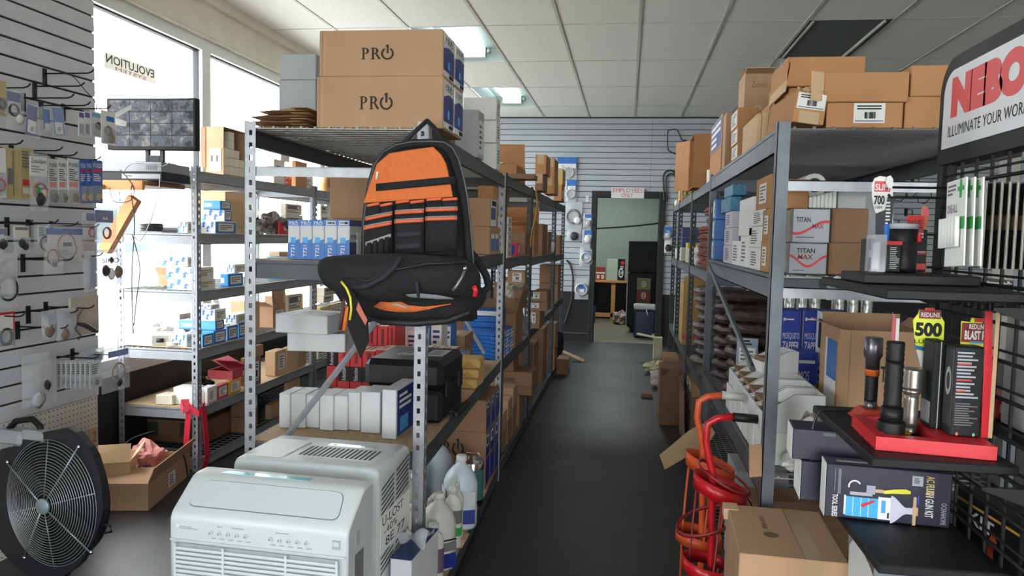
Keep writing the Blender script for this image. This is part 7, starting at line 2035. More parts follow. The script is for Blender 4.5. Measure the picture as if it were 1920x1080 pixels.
# ------------------------------------------------------------------ drum fan
def drum_fan():
    Y = 2.52; c = onY(97, 943, Y)
    t = thing('drum_fan', 'large black floor fan with round wire grille beside the pegboard', 'fan', (c.x, Y, 0), -.12)
    S = 2.52 / 2.1 * .00171 * 1.04
    k = (onY(197, 943, Y) - onY(97, 943, Y)).length / 100
    kz = (onY(97, 800, Y).z - onY(97, 943, Y).z) / 143
    cz = c.z
    px = [(133, 799), (150, 806), (183, 838), (201, 891), (203, 947), (184, 1000), (150, 1055), (111, 1085), (60, 1092), (20, 1080), (-22, 1045), (-40, 990), (-46, 930), (-38, 880), (-15, 855), (33, 843), (42, 823)]
    pts = [((x - 97) * k, max(.012, cz + (943 - y) * kz)) for x, y in px][::-1]
    tf = Matrix(((1, 0, 0, 0), (0, 0, 1, 0), (0, 1, 0, 0), (0, 0, 0, 1)))
    R = 119 * kz
    b = MB(); n = 48
    # front frame with a round opening
    fr = []
    for a in range(n):
        w = 2 * PI * a / n; d = Vector((math.cos(w), math.sin(w))); best = 9
        for i in range(len(pts)):
            p, q = Vector(pts[i]), Vector(pts[(i + 1) % len(pts)]); p = Vector((p.x, p.y - cz)); q = Vector((q.x, q.y - cz)); e = q - p
            den = d.x * e.y - d.y * e.x
            if abs(den) > 1e-9:
                tt = (p.x * e.y - p.y * e.x) / den; uu = (p.x * d.y - p.y * d.x) / den
                if tt > 0 and -1e-6 <= uu <= 1 + 1e-6: best = min(best, tt)
        fr.append(d * best)
    vs = []
    for a in range(n):
        w = 2 * PI * a / n
        for rr, y in ((None, 0), (None, .03), (R * .98, .0), (R * .96, .03)):
            x, z = (fr[a].x, fr[a].y) if rr is None else (rr * math.cos(w) * .86, rr * math.sin(w))
            vs.append((x, y, cz + z))
    fs = []
    for a in range(n):
        c_ = (a + 1) % n
        fs += [(a * 4 + 2, c_ * 4 + 2, c_ * 4, a * 4), (a * 4, c_ * 4, c_ * 4 + 1, a * 4 + 1), (a * 4 + 1, c_ * 4 + 1, c_ * 4 + 3, a * 4 + 3), (a * 4 + 3, c_ * 4 + 3, c_ * 4 + 2, a * 4 + 2)]
    b.raw(vs, fs, M('black_fan_steel', '#1d1f25', .5)); b.build('front_frame', t)
    ax = .86
    b = MB(); b.lathe([(R * 1.0, 0), (R * .97, .04), (R * .80, .055), (R * .80, .058)], BLACK, 40, Matrix.Translation((0, .03, cz)) @ Matrix.Rotation(-PI / 2, 4, 'X') @ Matrix.Diagonal((ax, 1, 1, 1))); b.build('drum', t)
    b = MB(); SIL = M('grille_wire', '#a3a6aa', .35, .6)
    for q in range(1, 20):
        r = R * (.14 + .86 * q / 19); dz = -.03 * (1 - (q / 19) ** 2)
        b.tube([(r * ax * math.cos(2 * PI * a / 56), dz - .004, cz + r * math.sin(2 * PI * a / 56)) for a in range(56)], .0014, SIL, 5, closed=True)
    b.build('wire_grille', t)
    for a, L in ((.98, 1.13), (2.62, 1.13), (4.12, 1.13), (5.62, 1.10)):
        b = MB(); b.tube([(R * .12 * ax * math.cos(a), -.036, cz + R * .12 * math.sin(a)), (R * L * ax * math.cos(a), -.006, cz + R * L * math.sin(a))], .003, SIL, 6); b.lathe([(.009, 0), (.008, .006), (0, .009)], CHROME, 12, Matrix.Translation((R * L * ax * math.cos(a), -.001, cz + R * L * math.sin(a))) @ Matrix.Rotation(PI / 2, 4, 'X')); b.build('grille_stay', t)
    for a in (.25, 1.62, 3.4, 4.75):
        b = MB(); b.tube([(R * .12 * ax * math.cos(a), -.033, cz + R * .12 * math.sin(a)), (R * ax * math.cos(a), -.002, cz + R * math.sin(a))], .002, SIL, 6); b.build('grille_stay', t)
    b = MB(); b.lathe([(.030, 0), (.030, .008), (.026, .012), (0, .013)], M('pale_hub', '#8fa0a6', .35, .3), 24, Matrix.Translation((0, -.034, cz)) @ Matrix.Rotation(PI / 2, 4, 'X')); b.build('hub_cap', t)
    for q in range(4):
        b = MB(); a0 = q * PI / 2 + .4
        b.grid(lambda u, v: (ax * R * (.15 + .78 * v) * math.cos(a0 + .95 * u * (1 - .2 * v)), (.06 - .045 * u), cz + R * (.15 + .78 * v) * math.sin(a0 + .95 * u * (1 - .2 * v))), 6, 6, M('dark_blade', '#26282c', .4)); b.build('fan_blade', t)
    b = MB(); b.tube([(0, .02, cz), (0, .085, cz)], .05, BLACK, 20); b.build('motor', t)
    PG = M('pale_grey_handle_plastic', '#9b9c9f', .4)
    hx, hz = (20 - 97) * k, cz + (943 - 822) * kz
    b = MB(); b.box(hx - .10, -.012, hz - .045, hx + .035, .07, hz + .012, PG, ch=.012); b.build('handle_base', t)
    b = MB(); b.tube([(hx - .06, .03, hz + .008), (hx - .03, .035, hz + .04), (hx + .05, .035, hz + .055), (hx + .085, .035, hz + .03), (hx + .095, .03, hz - .01)], .012, BLACK, 10); b.build('carry_handle', t)
    b = MB(); b.box(hx + .03, -.004, hz - .02, hx + .14, .05, hz + .02, PG, ch=.008); b.build('handle_clip', t)
    b = MB(); b.tube([((192 - 97) * k, .02, cz - .06), ((205 - 97) * k, .03, cz - .07), ((207 - 97) * k, .03, cz - .09), ((188 - 97) * k, .02, cz - .10)], .005, BLACK, 8); b.build('side_loop', t)
    for x in (-.13, .13):
        b = MB(); b.box(x - .02, .0, 0, x + .02, .19, .03, BLACK, ch=.004); b.build('foot', t)
drum_fan()

# ------------------------------------------------------------------ flat carton of odds and ends on the floor by the window rack
c0, c1 = onZ(278, 958, 0), onZ(376, 872, 0)
d_ = (c1 - c0) * .76; c1 = c0 + d_; L_ = d_.length; ang = math.atan2(d_.x, d_.y)
n_ = Vector((-d_.y, d_.x, 0)).normalized()
wdt = .40
cc = (c0 + c1) / 2 + n_ * (wdt / 2)
oc = open_carton('wide flat open carton full of cables and tools on the floor by the window rack', (cc.x, cc.y, .001), wdt, L_, .135, CARD, rz=-ang, flaps=((1, 112), (0, 22)), fl=.22)
mark(oc, 'paper_label', 'R', lambda i: i.rect(.46, .2, .62, .75, PAPER).lines(.475, .25, .605, .7, 5, INK, 3))
def inbox(u, v, z): # local to world
    p = Vector((u, v, z)); return oc.matrix_basis @ p
bpy.context.view_layer.update()
q = inbox(-.03, -.12, .10)
o = open_carton('small tan carton with raised flaps lying inside the wide flat carton', (q.x, q.y, .150), .17, .24, .075, CARD_P, rz=-ang + .25, flaps=((0, 60), (1, 130), (3, 150)), fl=.4)
q = inbox(.02, .13, .09); crumple('pink cloth rag on top of the things in the wide flat carton', (q.x, q.y, .075), .085, M('pink_rag', '#c98a84', .9, noise=.15, scale=40), 'rag', 'cloth', seed=131, sz=1.1)
q = inbox(.08, .02, .06); crumple('dark tangle of cables in the wide flat carton', (q.x, q.y, .03), .065, M('cable_tangle', '#4a4a50', .5, noise=.5, scale=60), 'cable_tangle', 'cable', seed=133, sz=.9)
q = inbox(.10, .0, .16); e_ = inbox(.14, .16, .2); f_ = inbox(.215, .22, .06)
lead('black cable arching out of the wide flat carton over its right edge', [tuple(inbox(-.08, .22, .12)), tuple(inbox(-.02, .20, .21)), tuple(inbox(.06, .12, .17)), tuple(inbox(.13, .15, .19)), tuple(inbox(.206, .17, .15)), tuple(inbox(.222, .20, .02))], .004, CABLE)
lead('second black cable looped above the pink rag with a yellow plug', [tuple(inbox(-.15, .1, .14)), tuple(inbox(-.1, .2, .22)), tuple(inbox(-.03, .27, .245)), tuple(inbox(.0, .29, .25))], .004, CABLE)
for k, (u, v, m_, lb) in enumerate(((.11, .09, RED, 'red'), (.13, .12, BLUE_D, 'blue'))):
    q = inbox(u, v, 0); b = MB(); b.tube([(0, 0, 0), (.02, .03, .09)], .008, m_, 8); o = b.build('tool_grip', None, (q.x, q.y, .05)); tag(o, '%s tool handle sticking up in the wide flat carton' % lb, 'tool')

# ------------------------------------------------------------------ tool backpack hanging on the left rack post
def backpack():
    t = thing('tool_backpack', 'black and orange tool backpack hanging open from the left rack post', 'backpack', (-.60, 2.24, 1.15))
    o0 = Vector((-.60, 2.24, 1.15))
    YP = 2.31
    def Q(x, y, Y=YP):
        return onY(x, y, Y) - o0
    tf_l = None
    out = [(676, 600), (683, 520), (686, 470), (686, 420), (690, 385), (697, 345), (706, 312), (722, 288), (745, 275), (775, 269), (805, 268), (828, 270), (842, 280), (853, 300), (862, 330), (870, 370), (876, 420), (880, 470), (884, 520), (890, 600)]
    # back body: outline extruded, soft edge
    def slab(pts, Y0, Y1, mat, name, inset=6, parent=t):
        cx = sum(p[0] for p in pts) / len(pts); cy = sum(p[1] for p in pts) / len(pts); b = MB(); n = len(pts); vs = []
        def pull(p, d): v = Vector((cx - p[0], cy - p[1])); return (p[0] + v.x / v.length * d, p[1] + v.y / v.length * d)
        for Y, d in ((Y1, inset), (Y1 - (Y1 - Y0) * .15, 0), (Y0 + (Y1 - Y0) * .15, 0), (Y0, inset)):
            for p in pts:
                q = pull(p, d); w = onY(q[0], q[1], YP) - o0; vs.append((w.x, Y - o0.y, w.z))
        fs = [(i * n + j, i * n + (j + 1) % n, (i + 1) * n + (j + 1) % n, (i + 1) * n + j) for i in range(3) for j in range(n)]
        b.raw(vs, fs, mat, True); b.raw(vs[:n], [tuple(range(n))[::-1]], mat); b.raw(vs[-n:], [tuple(range(n))], mat)
        return b.build(name, parent)
    slab(out, 2.25, 2.375, BLACK_C, 'back_body', 8)
    b = MB(); b.tube([Q(x, y, 2.246) for x, y in out[1:-1]], .0125, BLACK_C, 10); b.build('padded_rim', t)
    b = MB(); b.tube([Q(x + (6 if x > 780 else -4), y - 3, 2.236) for x, y in out[1:-1]], .0028, M('zip_grey', '#4d4e52', .5), 6); b.build('zip_track', t)
    inn = [(694, 478), (697, 430), (702, 380), (710, 345), (720, 310), (742, 290), (780, 284), (822, 280), (838, 292), (850, 318), (858, 360), (862, 400), (864, 478)]
    slab(inn, 2.236, 2.256, BLACK_C, 'inner_panel', 2)
    org = [(697, 383), (703, 368), (712, 340), (722, 312), (744, 293), (780, 287), (824, 281), (838, 294), (848, 312), (855, 345), (860, 372)]
    slab(org, 2.229, 2.238, ORANGE_C, 'orange_panel', 2)
    def strip(x0, y0, x1, y1, h, Y, mat, name, parent=t, bul=0):
        b = MB(); n = 10
        def f(u, v):
            p = Q(x0 + (x1 - x0) * u, (y0 + (y1 - y0) * u) + h * (1 - v), 2.24); p.y = Y - o0.y - bul * math.sin(PI * min(1, max(0, u))) ** .5 - bul * .3 * math.sin(PI * v); return p
        b.grid(f, n, 3, mat); return b.build(name, parent, solid=.002)
    strip(708, 345, 856, 331, 14, 2.226, BLACK_C, 'webbing_band')
    TRIM = M('orange_trim', '#d8623a', .6)
    GREYT = M('grey_trim', '#8d8c8c', .6)
    # pocket rows: three columns, stepped
    cols = [((693, 741), (.0, 0)), ((746, 800), (0, 0)), ((803, 862), (0, 0))]
    for r, (dy, Y, hh) in enumerate(((0, 2.222, 95), (19, 2.216, 76), (36, 2.210, 62))):
        for c, ((xa, xb), _) in enumerate(cols):
            xa_ = xa - r * 2 if c == 0 else xa
            ya = (384, 378, 373)[c] + dy * 1.0; yb = (380, 375, 371)[c] + dy
            if r == 0:
                for s in range(2):
                    x0 = xa_ + (xb - xa_) * s / 2; x1 = xa_ + (xb - xa_) * (s + 1) / 2 - 1
                    p = strip(x0, ya, x1, yb, hh, Y, BLACK_C, 'pocket', bul=.006); strip(x0, ya, x1, yb, 5, Y - .0035, TRIM, 'pocket_trim', p, bul=.006)
            else:
                hh_ = hh if r < 2 or c != 1 else hh
                p = strip(xa_, ya + (6 if c == 0 else 0), xb, yb, hh_ if c < 2 else hh_, Y, BLACK_C, 'pocket', bul=.008); strip(xa_, ya + (6 if c == 0 else 0), xb, yb, 6, Y - .0035, TRIM, 'pocket_trim', p, bul=.008); strip(xa_, ya + (6 if c == 0 else 0) - 2, xb, yb - 2, 2.2, Y - .004, GREYT, 'pocket_trim', p, bul=.008)
    strip(694, 454, 741, 438, 7, 2.198, GREYT, 'loop_band')
    for k in range(4): strip(697 + 11 * k, 456 - 3.5 * k, 705 + 11 * k, 454 - 3.5 * k, 30, 2.199, BLACK_C, 'loop_slot', bul=.006)
    for k in range(2): strip(750, 436 + 22 * k, 796, 433 + 22 * k, 10, 2.199, M('black_webbing', '#202126', .8), 'webbing_band')
    b = MB(); b.tube([Q(708, 322, 2.226), Q(706, 336, 2.226)], .004, PAPER, 8); b.build('zip_pull', t)
    # front lid folded forward and down
    def loaf(secs, mat, name, Yc, parent=t, ny=10):
        """secs: (x px, top px, bottom px, half depth)"""
        b = MB(); n = 16; vs = []
        for x, yt, yb, hd in secs:
            p, q = Q(x, yt, Yc), Q(x, yb, Yc); zc, zh = (p.z + q.z) / 2, (p.z - q.z) / 2
            for k in range(n):
                w = 2 * PI * k / n; ca, sa = math.cos(w), math.sin(w); s = (abs(ca) ** 3 + abs(sa) ** 3) ** (-1 / 3)
                vs.append((p.x, Yc - o0.y + hd * s * ca, zc + zh * s * sa))
        m = len(secs)
        fs = [(i * n + j, i * n + (j + 1) % n, (i + 1) * n + (j + 1) % n, (i + 1) * n + j) for i in range(m - 1) for j in range(n)]
        b.raw(vs, fs, mat, True); b.raw(vs[:n], [tuple(range(n))[::-1]], mat); b.raw(vs[-n:], [tuple(range(n))], mat); return b.build(name, parent)
    lid = loaf([(601, 492, 503, .02), (608, 485, 520, .05), (622, 480, 538, .075), (645, 478, 552, .09), (690, 476, 562, .10), (740, 475, 566, .105), (800, 478, 562, .105), (850, 483, 556, .10), (876, 488, 556, .09), (890, 498, 562, .07), (897, 512, 565, .04)], BLACK_C, 'front_lid', 2.165)
    loaf([(636, 545, 552, .03), (650, 538, 566, .06), (690, 535, 590, .09), (740, 535, 603, .10), (800, 535, 606, .10), (850, 535, 602, .095), (885, 535, 590, .08), (903, 540, 575, .05), (910, 548, 562, .02)], BLACK_C, 'bag_base', 2.235)
    RUB = M('tread_rubber', '#1b1c1f', .6, bump=.6, scale=60)
    loaf([(695, 582, 592, .06), (730, 590, 606, .09), (790, 592, 609, .10), (850, 588, 605, .09), (888, 572, 592, .06)], RUB, 'rubber_base', 2.222)
    def curve_strip(top, bot, Yc, mat, name, parent=lid):
        b = MB(); A = [Q(x, y, Yc) for x, y in top]; B = [Q(x, y, Yc) for x, y in bot]; n = len(A)
        b.raw(A + B, [(i, i + 1, n + i + 1, n + i) for i in range(n - 1)], mat, True); return b.build(name, parent, solid=.004)
    curve_strip([(722, 560), (735, 556), (745, 562), (765, 572), (795, 575), (825, 572), (845, 569)], [(700, 575), (720, 582), (745, 585), (775, 585), (805, 580), (828, 574), (846, 571)], 2.128, ORANGE_C, 'orange_flash')
    curve_strip([(760, 552), (790, 550), (820, 553), (850, 559)], [(768, 557), (795, 559), (822, 561), (850, 561)], 2.054, GREY_CL, 'grey_flash')
    curve_strip([(733, 571), (742, 568), (768, 576)], [(735, 574), (744, 573), (764, 579)], 2.124, M('badge_grey', '#b3a08c', .4), 'badge')
    def tubeq(pts, r, mat, name, parent=t, n=8):
        b = MB(); b.tube([Q(x, y, Y) for x, y, Y in pts], r, mat, n); return b.build(name, parent)
    tubeq([(640, 520, 2.075), (690, 527, 2.06), (740, 506, 2.055), (800, 495, 2.055), (872, 492, 2.07)], .004, M('seam_black', '#0f1013', .6), 'seam', lid)
    tubeq([(655, 540, 2.078), (690, 536, 2.06), (720, 520, 2.053), (740, 500, 2.052), (752, 482, 2.06)], .008, M('black_webbing', '#202126', .8), 'carry_strap', lid)
    tubeq([(872, 505, 2.066), (866, 520, 2.058), (855, 538, 2.054), (849, 545, 2.056)], .005, M('metal_grey', '#6f7072', .35, .6), 'zip_pull', lid)
    tubeq([(868, 504, 2.06), (875, 503, 2.064)], .006, CHROME, 'zip_slider', lid)
    tubeq([(780, 527, 2.052), (784, 545, 2.052), (785, 558, 2.056)], .006, M('black_webbing', '#202126'), 'zip_pull', lid)
    tubeq([(889, 538, 2.092), (892, 545, 2.10), (890, 556, 2.10)], .007, RED, 'buckle', lid)
    tubeq([(630, 505, 2.088), (640, 512, 2.085)], .008, GREYT, 'side_label', lid)
    # straps: loop over the post and shoulder strap
    tubeq([(748, 278, 2.30), (768, 256, 2.31), (790, 236, 2.345), (801, 226, 2.37)], .007, M('black_webbing', '#202126'), 'hanging_loop'); tubeq([(801, 226, 2.37), (815, 240, 2.34), (828, 262, 2.31), (838, 282, 2.29)], .007, M('black_webbing', '#202126'), 'hanging_loop')
    tubeq([(880, 470, 2.30), (898, 492, 2.30), (912, 518, 2.29), (916, 538, 2.28), (905, 548, 2.27), (892, 542, 2.26)], .012, BLACK_C, 'shoulder_strap')
    # hanging tag with a yellow cord
    tubeq([(640, 528, 2.065), (650, 541, 2.058), (657, 558, 2.056), (659, 580, 2.056), (656, 600, 2.056)], .0035, YEL, 'yellow_cord')
    b = MB(); P_ = [Q(x, y, Y) for x, y, Y in ((655, 540, 2.06), (672, 562, 2.05), (690, 600, 2.045), (692, 640, 2.05), (676, 672, 2.055), (652, 612, 2.06))]; b.raw([P_[0], P_[1], P_[2], P_[3], P_[4], P_[5]], [(0, 1, 2, 3, 4, 5)], M('grey_black_tag', '#1b1918', .7, spec=.2)); g = b.build('hang_tag', t, solid=.002)
    b = MB(); P_ = [Q(x, y, Y) for x, y, Y in ((672, 566, 2.046), (689, 600, 2.041), (685, 610, 2.041), (668, 580, 2.046))]; b.raw(P_, [(0, 1, 2, 3)], M('tag_orange', '#a8492c', .4)); b.build('tag_print', g, solid=.001)
    tubeq([(646, 560, 2.06), (643, 580, 2.06), (640, 600, 2.06), (638, 618, 2.06)], .006, M('brown_clip_strap', '#4b241d', .6), 'key_clip'); tubeq([(652, 575, 2.062), (648, 598, 2.062), (645, 620, 2.062)], .006, ORANGE_C, 'key_clip')
    tubeq([(647, 564, 2.056), (650, 570, 2.056), (646, 576, 2.056)], .003, CHROME, 'clip_ring')
backpack()

# ------------------------------------------------------------------ goods hanging on the slatted panel at the left
HK = M('black_hook_wire', '#1d1d22', .4, .3)
def wall_hook(label, bx, by, L=.24):
    p = onX(bx, by, SX)
    t = thing('wall_hook', label, 'hook', (SX, p.y, p.z), 0, 'black wall hooks')
    b = MB(); b.box(.0005, -.013, -.055, .004, .013, .022, HK, ch=.001); b.build('hook_plate', t)
    b = MB(); b.tube([(.003, 0, 0), (L - .03, 0, 0), (L - .012, 0, .005), (L, 0, .016)], .0032, HK, 6); b.build('hook_arm', t)
    return p
HOOKS = [(83, 138, 'topmost, empty'), (64, 162, 'second from the top, empty'), (43, 184, 'empty above the blue bags'), (-45, 165, 'at the picture edge above the blister pack'), (76, 198, 'over the two tilted blue cards'), (118, 204, 'empty near the panel edge above the carded cables'),
         (-60, 270, 'holding the yellow boxes'), (20, 282, 'holding the colour lead bag'), (50, 291, 'holding the white fuse packs'), (98, 299, 'holding the blue fuse packs'),
         (-40, 418, 'at the left of the third row'), (12, 417, 'over the black plug pack'), (52, 421, 'over the round cable bag'), (95, 424, 'over the red coil pack'), (42, 486, 'long one below the black plug pack'), (102, 478, 'over the jagged parts bag'),
         (52, 583, 'over the two bagged fittings'), (32, 612, 'long empty one above the grey card row'), (85, 575, 'over the beige papers'), (-55, 590, 'over the red edged card'), (95, 668, 'over the grey card row'), (135, 662, 'over the brown coil bag')]
for bx, by, lb in HOOKS:
    wall_hook('black wall hook on the slatted panel, ' + lb, bx, by)

def pack(label, px, X, kind, group='packs hanging on the slatted panel', name='hanging_pack', tilt=0.0, **k):
    """flat package in a plane parallel to the wall; px is its rectangle in the photo"""
    x0, y0, x1, y1 = px; ym = (y0 + y1) / 2
    ya, yb = onX(x0, ym, X).y, onX(x1, ym, X).y; xm = (x0 + x1) / 2
    zt, zb = onX(xm, y0, X).z, onX(xm, y1, X).z; w, h = yb - ya, zt - zb
    t = thing(name, label, 'package', (X, (ya + yb) / 2, zb), 0, group); t.rotation_euler = (tilt, 0, 0)
    fr = (Vector((.0, -w / 2, 0)), Vector((0, 1, 0)), Vector((0, 0, 1)), Vector((1, 0, 0)), w, h)
    rnd = random.Random(int(x0 * 31 + y0))
    if kind in ('bag', 'coilbag', 'headbag'):
        b = MB()
        def f(u, v, s):
            e = min(1, 4 * min(u, 1 - u)) * min(1, 4 * v) * min(1, 3 * (1 - v)); return (s * (.012 * e + .0015) + .004 * math.sin(9 * v + 7 * u + x0) * e, -w / 2 + w * u, h * v)
        b.grid(lambda u, v: f(u, v, 1), 8, 8, FILM if not k.get('haze') else FILM_H); b.grid(lambda u, v: f(1 - u, v, -1), 8, 8, FILM); b.build('film_bag', t)
    if k.get('card'):
        (u0, v0, u1, v1), m_ = k['card']; b = MB(); i = Ink(b, fr); b.box(-.002, -w / 2 + w * u0, h * v0, .001, -w / 2 + w * u1, h * v1, m_); b.build('backing_card', t)
    if k.get('prints'):
        b = MB(); i = Ink(b, (fr[0] + Vector((.0016, 0, 0)),) + fr[1:])
        for (u0, v0, u1, v1), m_ in k['prints']:
            if isinstance(m_, str): i.text(m_, u0, v0, u1, v1, k.get('ink', INK), .01)
            elif isinstance(m_, tuple): i.lines(u0, v0, u1, v1, m_[1], m_[0], int(x0))
            else: i.rect(u0, v0, u1, v1, m_)
        b.build('printed_label', t)
    if k.get('coil'):
        cu, cv, r, m_, q = k['coil']; b = MB(); pts = []
        N = 22 * q
        for j in range(N + 1):
            a = 2 * PI * j / 22; rr = r * (1 + .07 * math.sin(a * .31 + x0)); pts.append((.006 + .003 * math.sin(a * .4), -w / 2 + w * cu + rr * math.cos(a), h * cv + rr * math.sin(a)))
        b.tube(pts, k.get('cr', .0026), m_, 6); b.build('cable_ring', t)
    if k.get('lump'):
        for (cu, cv, r, m_) in k['lump']:
            b = MB(); ph = rnd.uniform(0, 6)
            b.grid(lambda u, v: (.010 + r * .5 * math.sin(PI * v) * math.cos(2 * PI * u) * .8, -w / 2 + w * cu + r * (1 + .2 * math.sin(3 * 2 * PI * u + ph)) * math.sin(PI * v) * math.sin(2 * PI * u), h * cv + r * math.cos(PI * v) * (1 + .15 * math.sin(5 * u * 6.28 + ph))), 14, 8, m_); b.build('product', t)
    if kind == 'blister':
        (u0, v0, u1, v1) = k.get('bl', (.1, .05, .9, .5)); b = MB(); b.box(.001, -w / 2 + w * u0, h * v0, .016, -w / 2 + w * u1, h * v1, BLISTER, ch=.004); b.build('blister', t)
    if kind == 'box':
        b = MB(); b.box(-.016, -w / 2, 0, -.002, w / 2, h, k.get('mat', WHITE), ch=.001); b.build('pack_body', t)
    return t
DKP = M('dark_product', '#2c2b2e', .5); RDC = M('dark_red_wire', '#8a2b33', .4); BRP = M('brown_grey_product', '#7d6a58', .5, noise=.3, scale=60); YLB = M('yellowed_card', '#b7a878', .5, noise=.1, scale=20)
FB = M('fuse_blue_card', '#3d5fa5', .4)
Xh = -2.40
pack('yellowish blister pack with a black coil at the left picture edge, top row', (-14, 150, 12, 217), Xh, 'blister', card=((0, 0, 1, 1), YLB), coil=(.6, .35, .018, DKP, 3))
pack('clear bag with blue header and black coil, top row of the slatted panel', (12, 170, 46, 245), Xh, 'bag', card=((.05, .72, .75, .95), BLUE_D), coil=(.35, .5, .022, DKP, 3), lump=((.6, .3, .02, M('white_product', '#c9c6c0', .5)),))
pack('clear bag with tilted blue card and barcode, third in the top row', (46, 195, 74, 258), Xh + .02, 'bag', card=((.05, .08, .7, .95), BLUE_D), prints=(((.12, .12, .66, .5), PAPER), ((.3, .18, .55, .32), (INK, 4))), tilt=-.12)
pack('clear bag with blue strip card, fourth in the top row', (77, 200, 98, 257), Xh - .02, 'bag', card=((.25, .25, .75, .9), BLUE), prints=(((.3, .2, .8, .45), PAPER),))
pack('clear bag with bright blue card and white barcode label, fifth in the top row', (98, 200, 124, 259), Xh, 'bag', card=((.2, .1, .9, .95), BLUE), prints=(((.25, .12, .8, .5), PAPER), ((.4, .2, .7, .35), (INK, 4))), tilt=.12)
for k in range(2):
    pack('narrow white and violet carded pack near the panel edge, %s' % ('left', 'right')[k], (147 + 11 * k, 209, 158 + 11 * k, 256), -2.36, 'blister', card=((0, 0, 1, 1), WHITE), prints=(((.1, .75, .9, .95), M('violet_print', '#6c5fa0', .5)), ((.2, .1, .8, .5), INK_G)))
pack('carded black cable pack near the panel edge, before the monitor', (170, 210, 190, 257), -2.34, 'blister', card=((0, 0, 1, 1), GREYC2), coil=(.6, .45, .014, DKP, 3), prints=(((.1, .78, .9, .95), M('teal_print', '#6f98a8', .5)),))
pack('large white card with grey cable and small blue print before the monitor', (190, 209, 216, 271), -2.31, 'blister', card=((0, 0, 1, 1), WHITE), coil=(.4, .4, .02, M('grey_wire', '#6e6a66', .5), 3), lump=((.6, .2, .02, BRP),), prints=(((.35, .7, .9, .85), BLUE),))
# second row
pack('white pack with a red cable at the left picture edge, second row', (-14, 277, 11, 370), Xh, 'blister', card=((0, 0, 1, 1), WHITE), coil=(.5, .25, .022, M('bright_red_wire', '#b8323a', .4), 3))
pack('flat yellowed plastic box pack, second row', (12, 278, 38, 373), Xh, 'box', mat=YLB, prints=(((.45, .05, .5, .95), INK_G), ((.1, .3, .4, .6), INK_G)))
pack('yellowed carded pack with red patch, second row', (39, 278, 65, 373), Xh, 'box', mat=YLB, prints=(((.08, .6, .92, .95), (INK_G, 6)), ((.1, .26, .6, .38), RED), ((.1, .1, .9, .22), CREAM)))
pack('clear bag of red, black and green test leads hanging in front of the yellowed packs', (55, 287, 90, 395), Xh + .05, 'bag', card=((.05, .6, .95, .93), WHITE), prints=(((.1, .82, .9, .9), 'Zone-Alarm'), ((.1, .65, .8, .78), (INK_G, 3))), ink=INK, coil=(.5, .35, .03, RDC, 3), lump=((.45, .2, .025, DKP), (.7, .3, .018, M('pale_wire', '#b9a58c', .5)), (.3, .35, .014, GREEN)), cr=.004)
for k, (x0, x1) in enumerate(((91, 108), (109, 125), (127, 149))):
    pack('white fuse pack with red print and metal fuses, %s in the second row' % ORD[k], (x0, 298, x1, 381), Xh + .01 * k, 'blister', bl=(.05, .02, .95, .3), card=((0, 0, 1, 1), WHITE), prints=(((.1, .82, .9, .9), 'FUSES'), ((.1, .5, .9, .78), (INK_G, 6)), ((.12, .36, .8, .48), M('pale_red_print', '#c98c86', .6))), lump=((.5, .12, .018, BRP),), ink=INK)
for k, (x0, x1) in enumerate(((150, 161), (162, 172), (173, 192))):
    pack('blue fuse pack, %s from the panel edge in the second row' % ('third', 'second', 'first')[k], (x0, 300, x1, 381), -2.37 + .01 * k, 'blister', bl=(.05, .02, .95, .4), card=((0, 0, 1, 1), FB), prints=(((.1, .82, .92, .92), 'FUSES'), ((.1, .72, .9, .78), RED), ((.1, .5, .9, .68), (PAPER, 4))), ink=PAPER, lump=((.5, .14, .016, M('brass_product', '#a98a4a', .4)),))
# third row
pack('small dark carded pack at the left picture edge, third row', (-12, 426, 14, 471), Xh, 'bag', card=((.1, .7, .9, .95), BLUE_D), lump=((.5, .3, .02, DKP),))
pack('bag with white header and two black plugs, third row', (25, 422, 57, 474), Xh, 'bag', card=((.05, .55, .9, .95), CREAM), lump=((.4, .35, .018, DKP), (.6, .25, .017, DKP)), prints=(((.1, .82, .85, .92), INK),))
pack('bag with a coiled black cable and card, third row', (64, 420, 98, 476), Xh, 'bag', card=((.2, .4, .6, .97), WHITE), coil=(.55, .35, .028, DKP, 3), prints=(((.25, .6, .55, .9), (INK_G, 4)),))
pack('large clear round bag with a blue band, third row', (87, 420, 156, 492), Xh + .03, 'bag', card=((.05, .1, .95, .86), WHITE), prints=(((.0, .72, 1, .88), M('band_blue', '#3558a8', .5)), ((.42, .42, .66, .52), INK_G), ((.2, .2, .8, .34), (M('faint_blue', '#9fb3cf', .5), 3))), coil=(.5, .42, .055, M('faint_red_tube', '#8d6f70', .4), 1))
pack('bag with dark red wires and a navy header, left of two, third row', (154, 400, 183, 455), -2.36, 'bag', card=((.3, .75, .9, 1), BLUE_D), coil=(.55, .35, .02, RDC, 4))
pack('navy header pack with a red wire coil before the orange brace, third row', (177, 394, 218, 455), -2.31, 'bag', card=((.05, .62, .85, .99), BLUE_D), coil=(.5, .3, .024, RDC, 4), prints=(((.35, .7, .6, .8), 'AA'),), ink=PAPER)
pack('thin dark red tube bent square in a limp clear bag, third row', (82, 455, 118, 515), Xh + .06, 'bag', coil=(.4, .55, .03, RDC, 1), cr=.002)
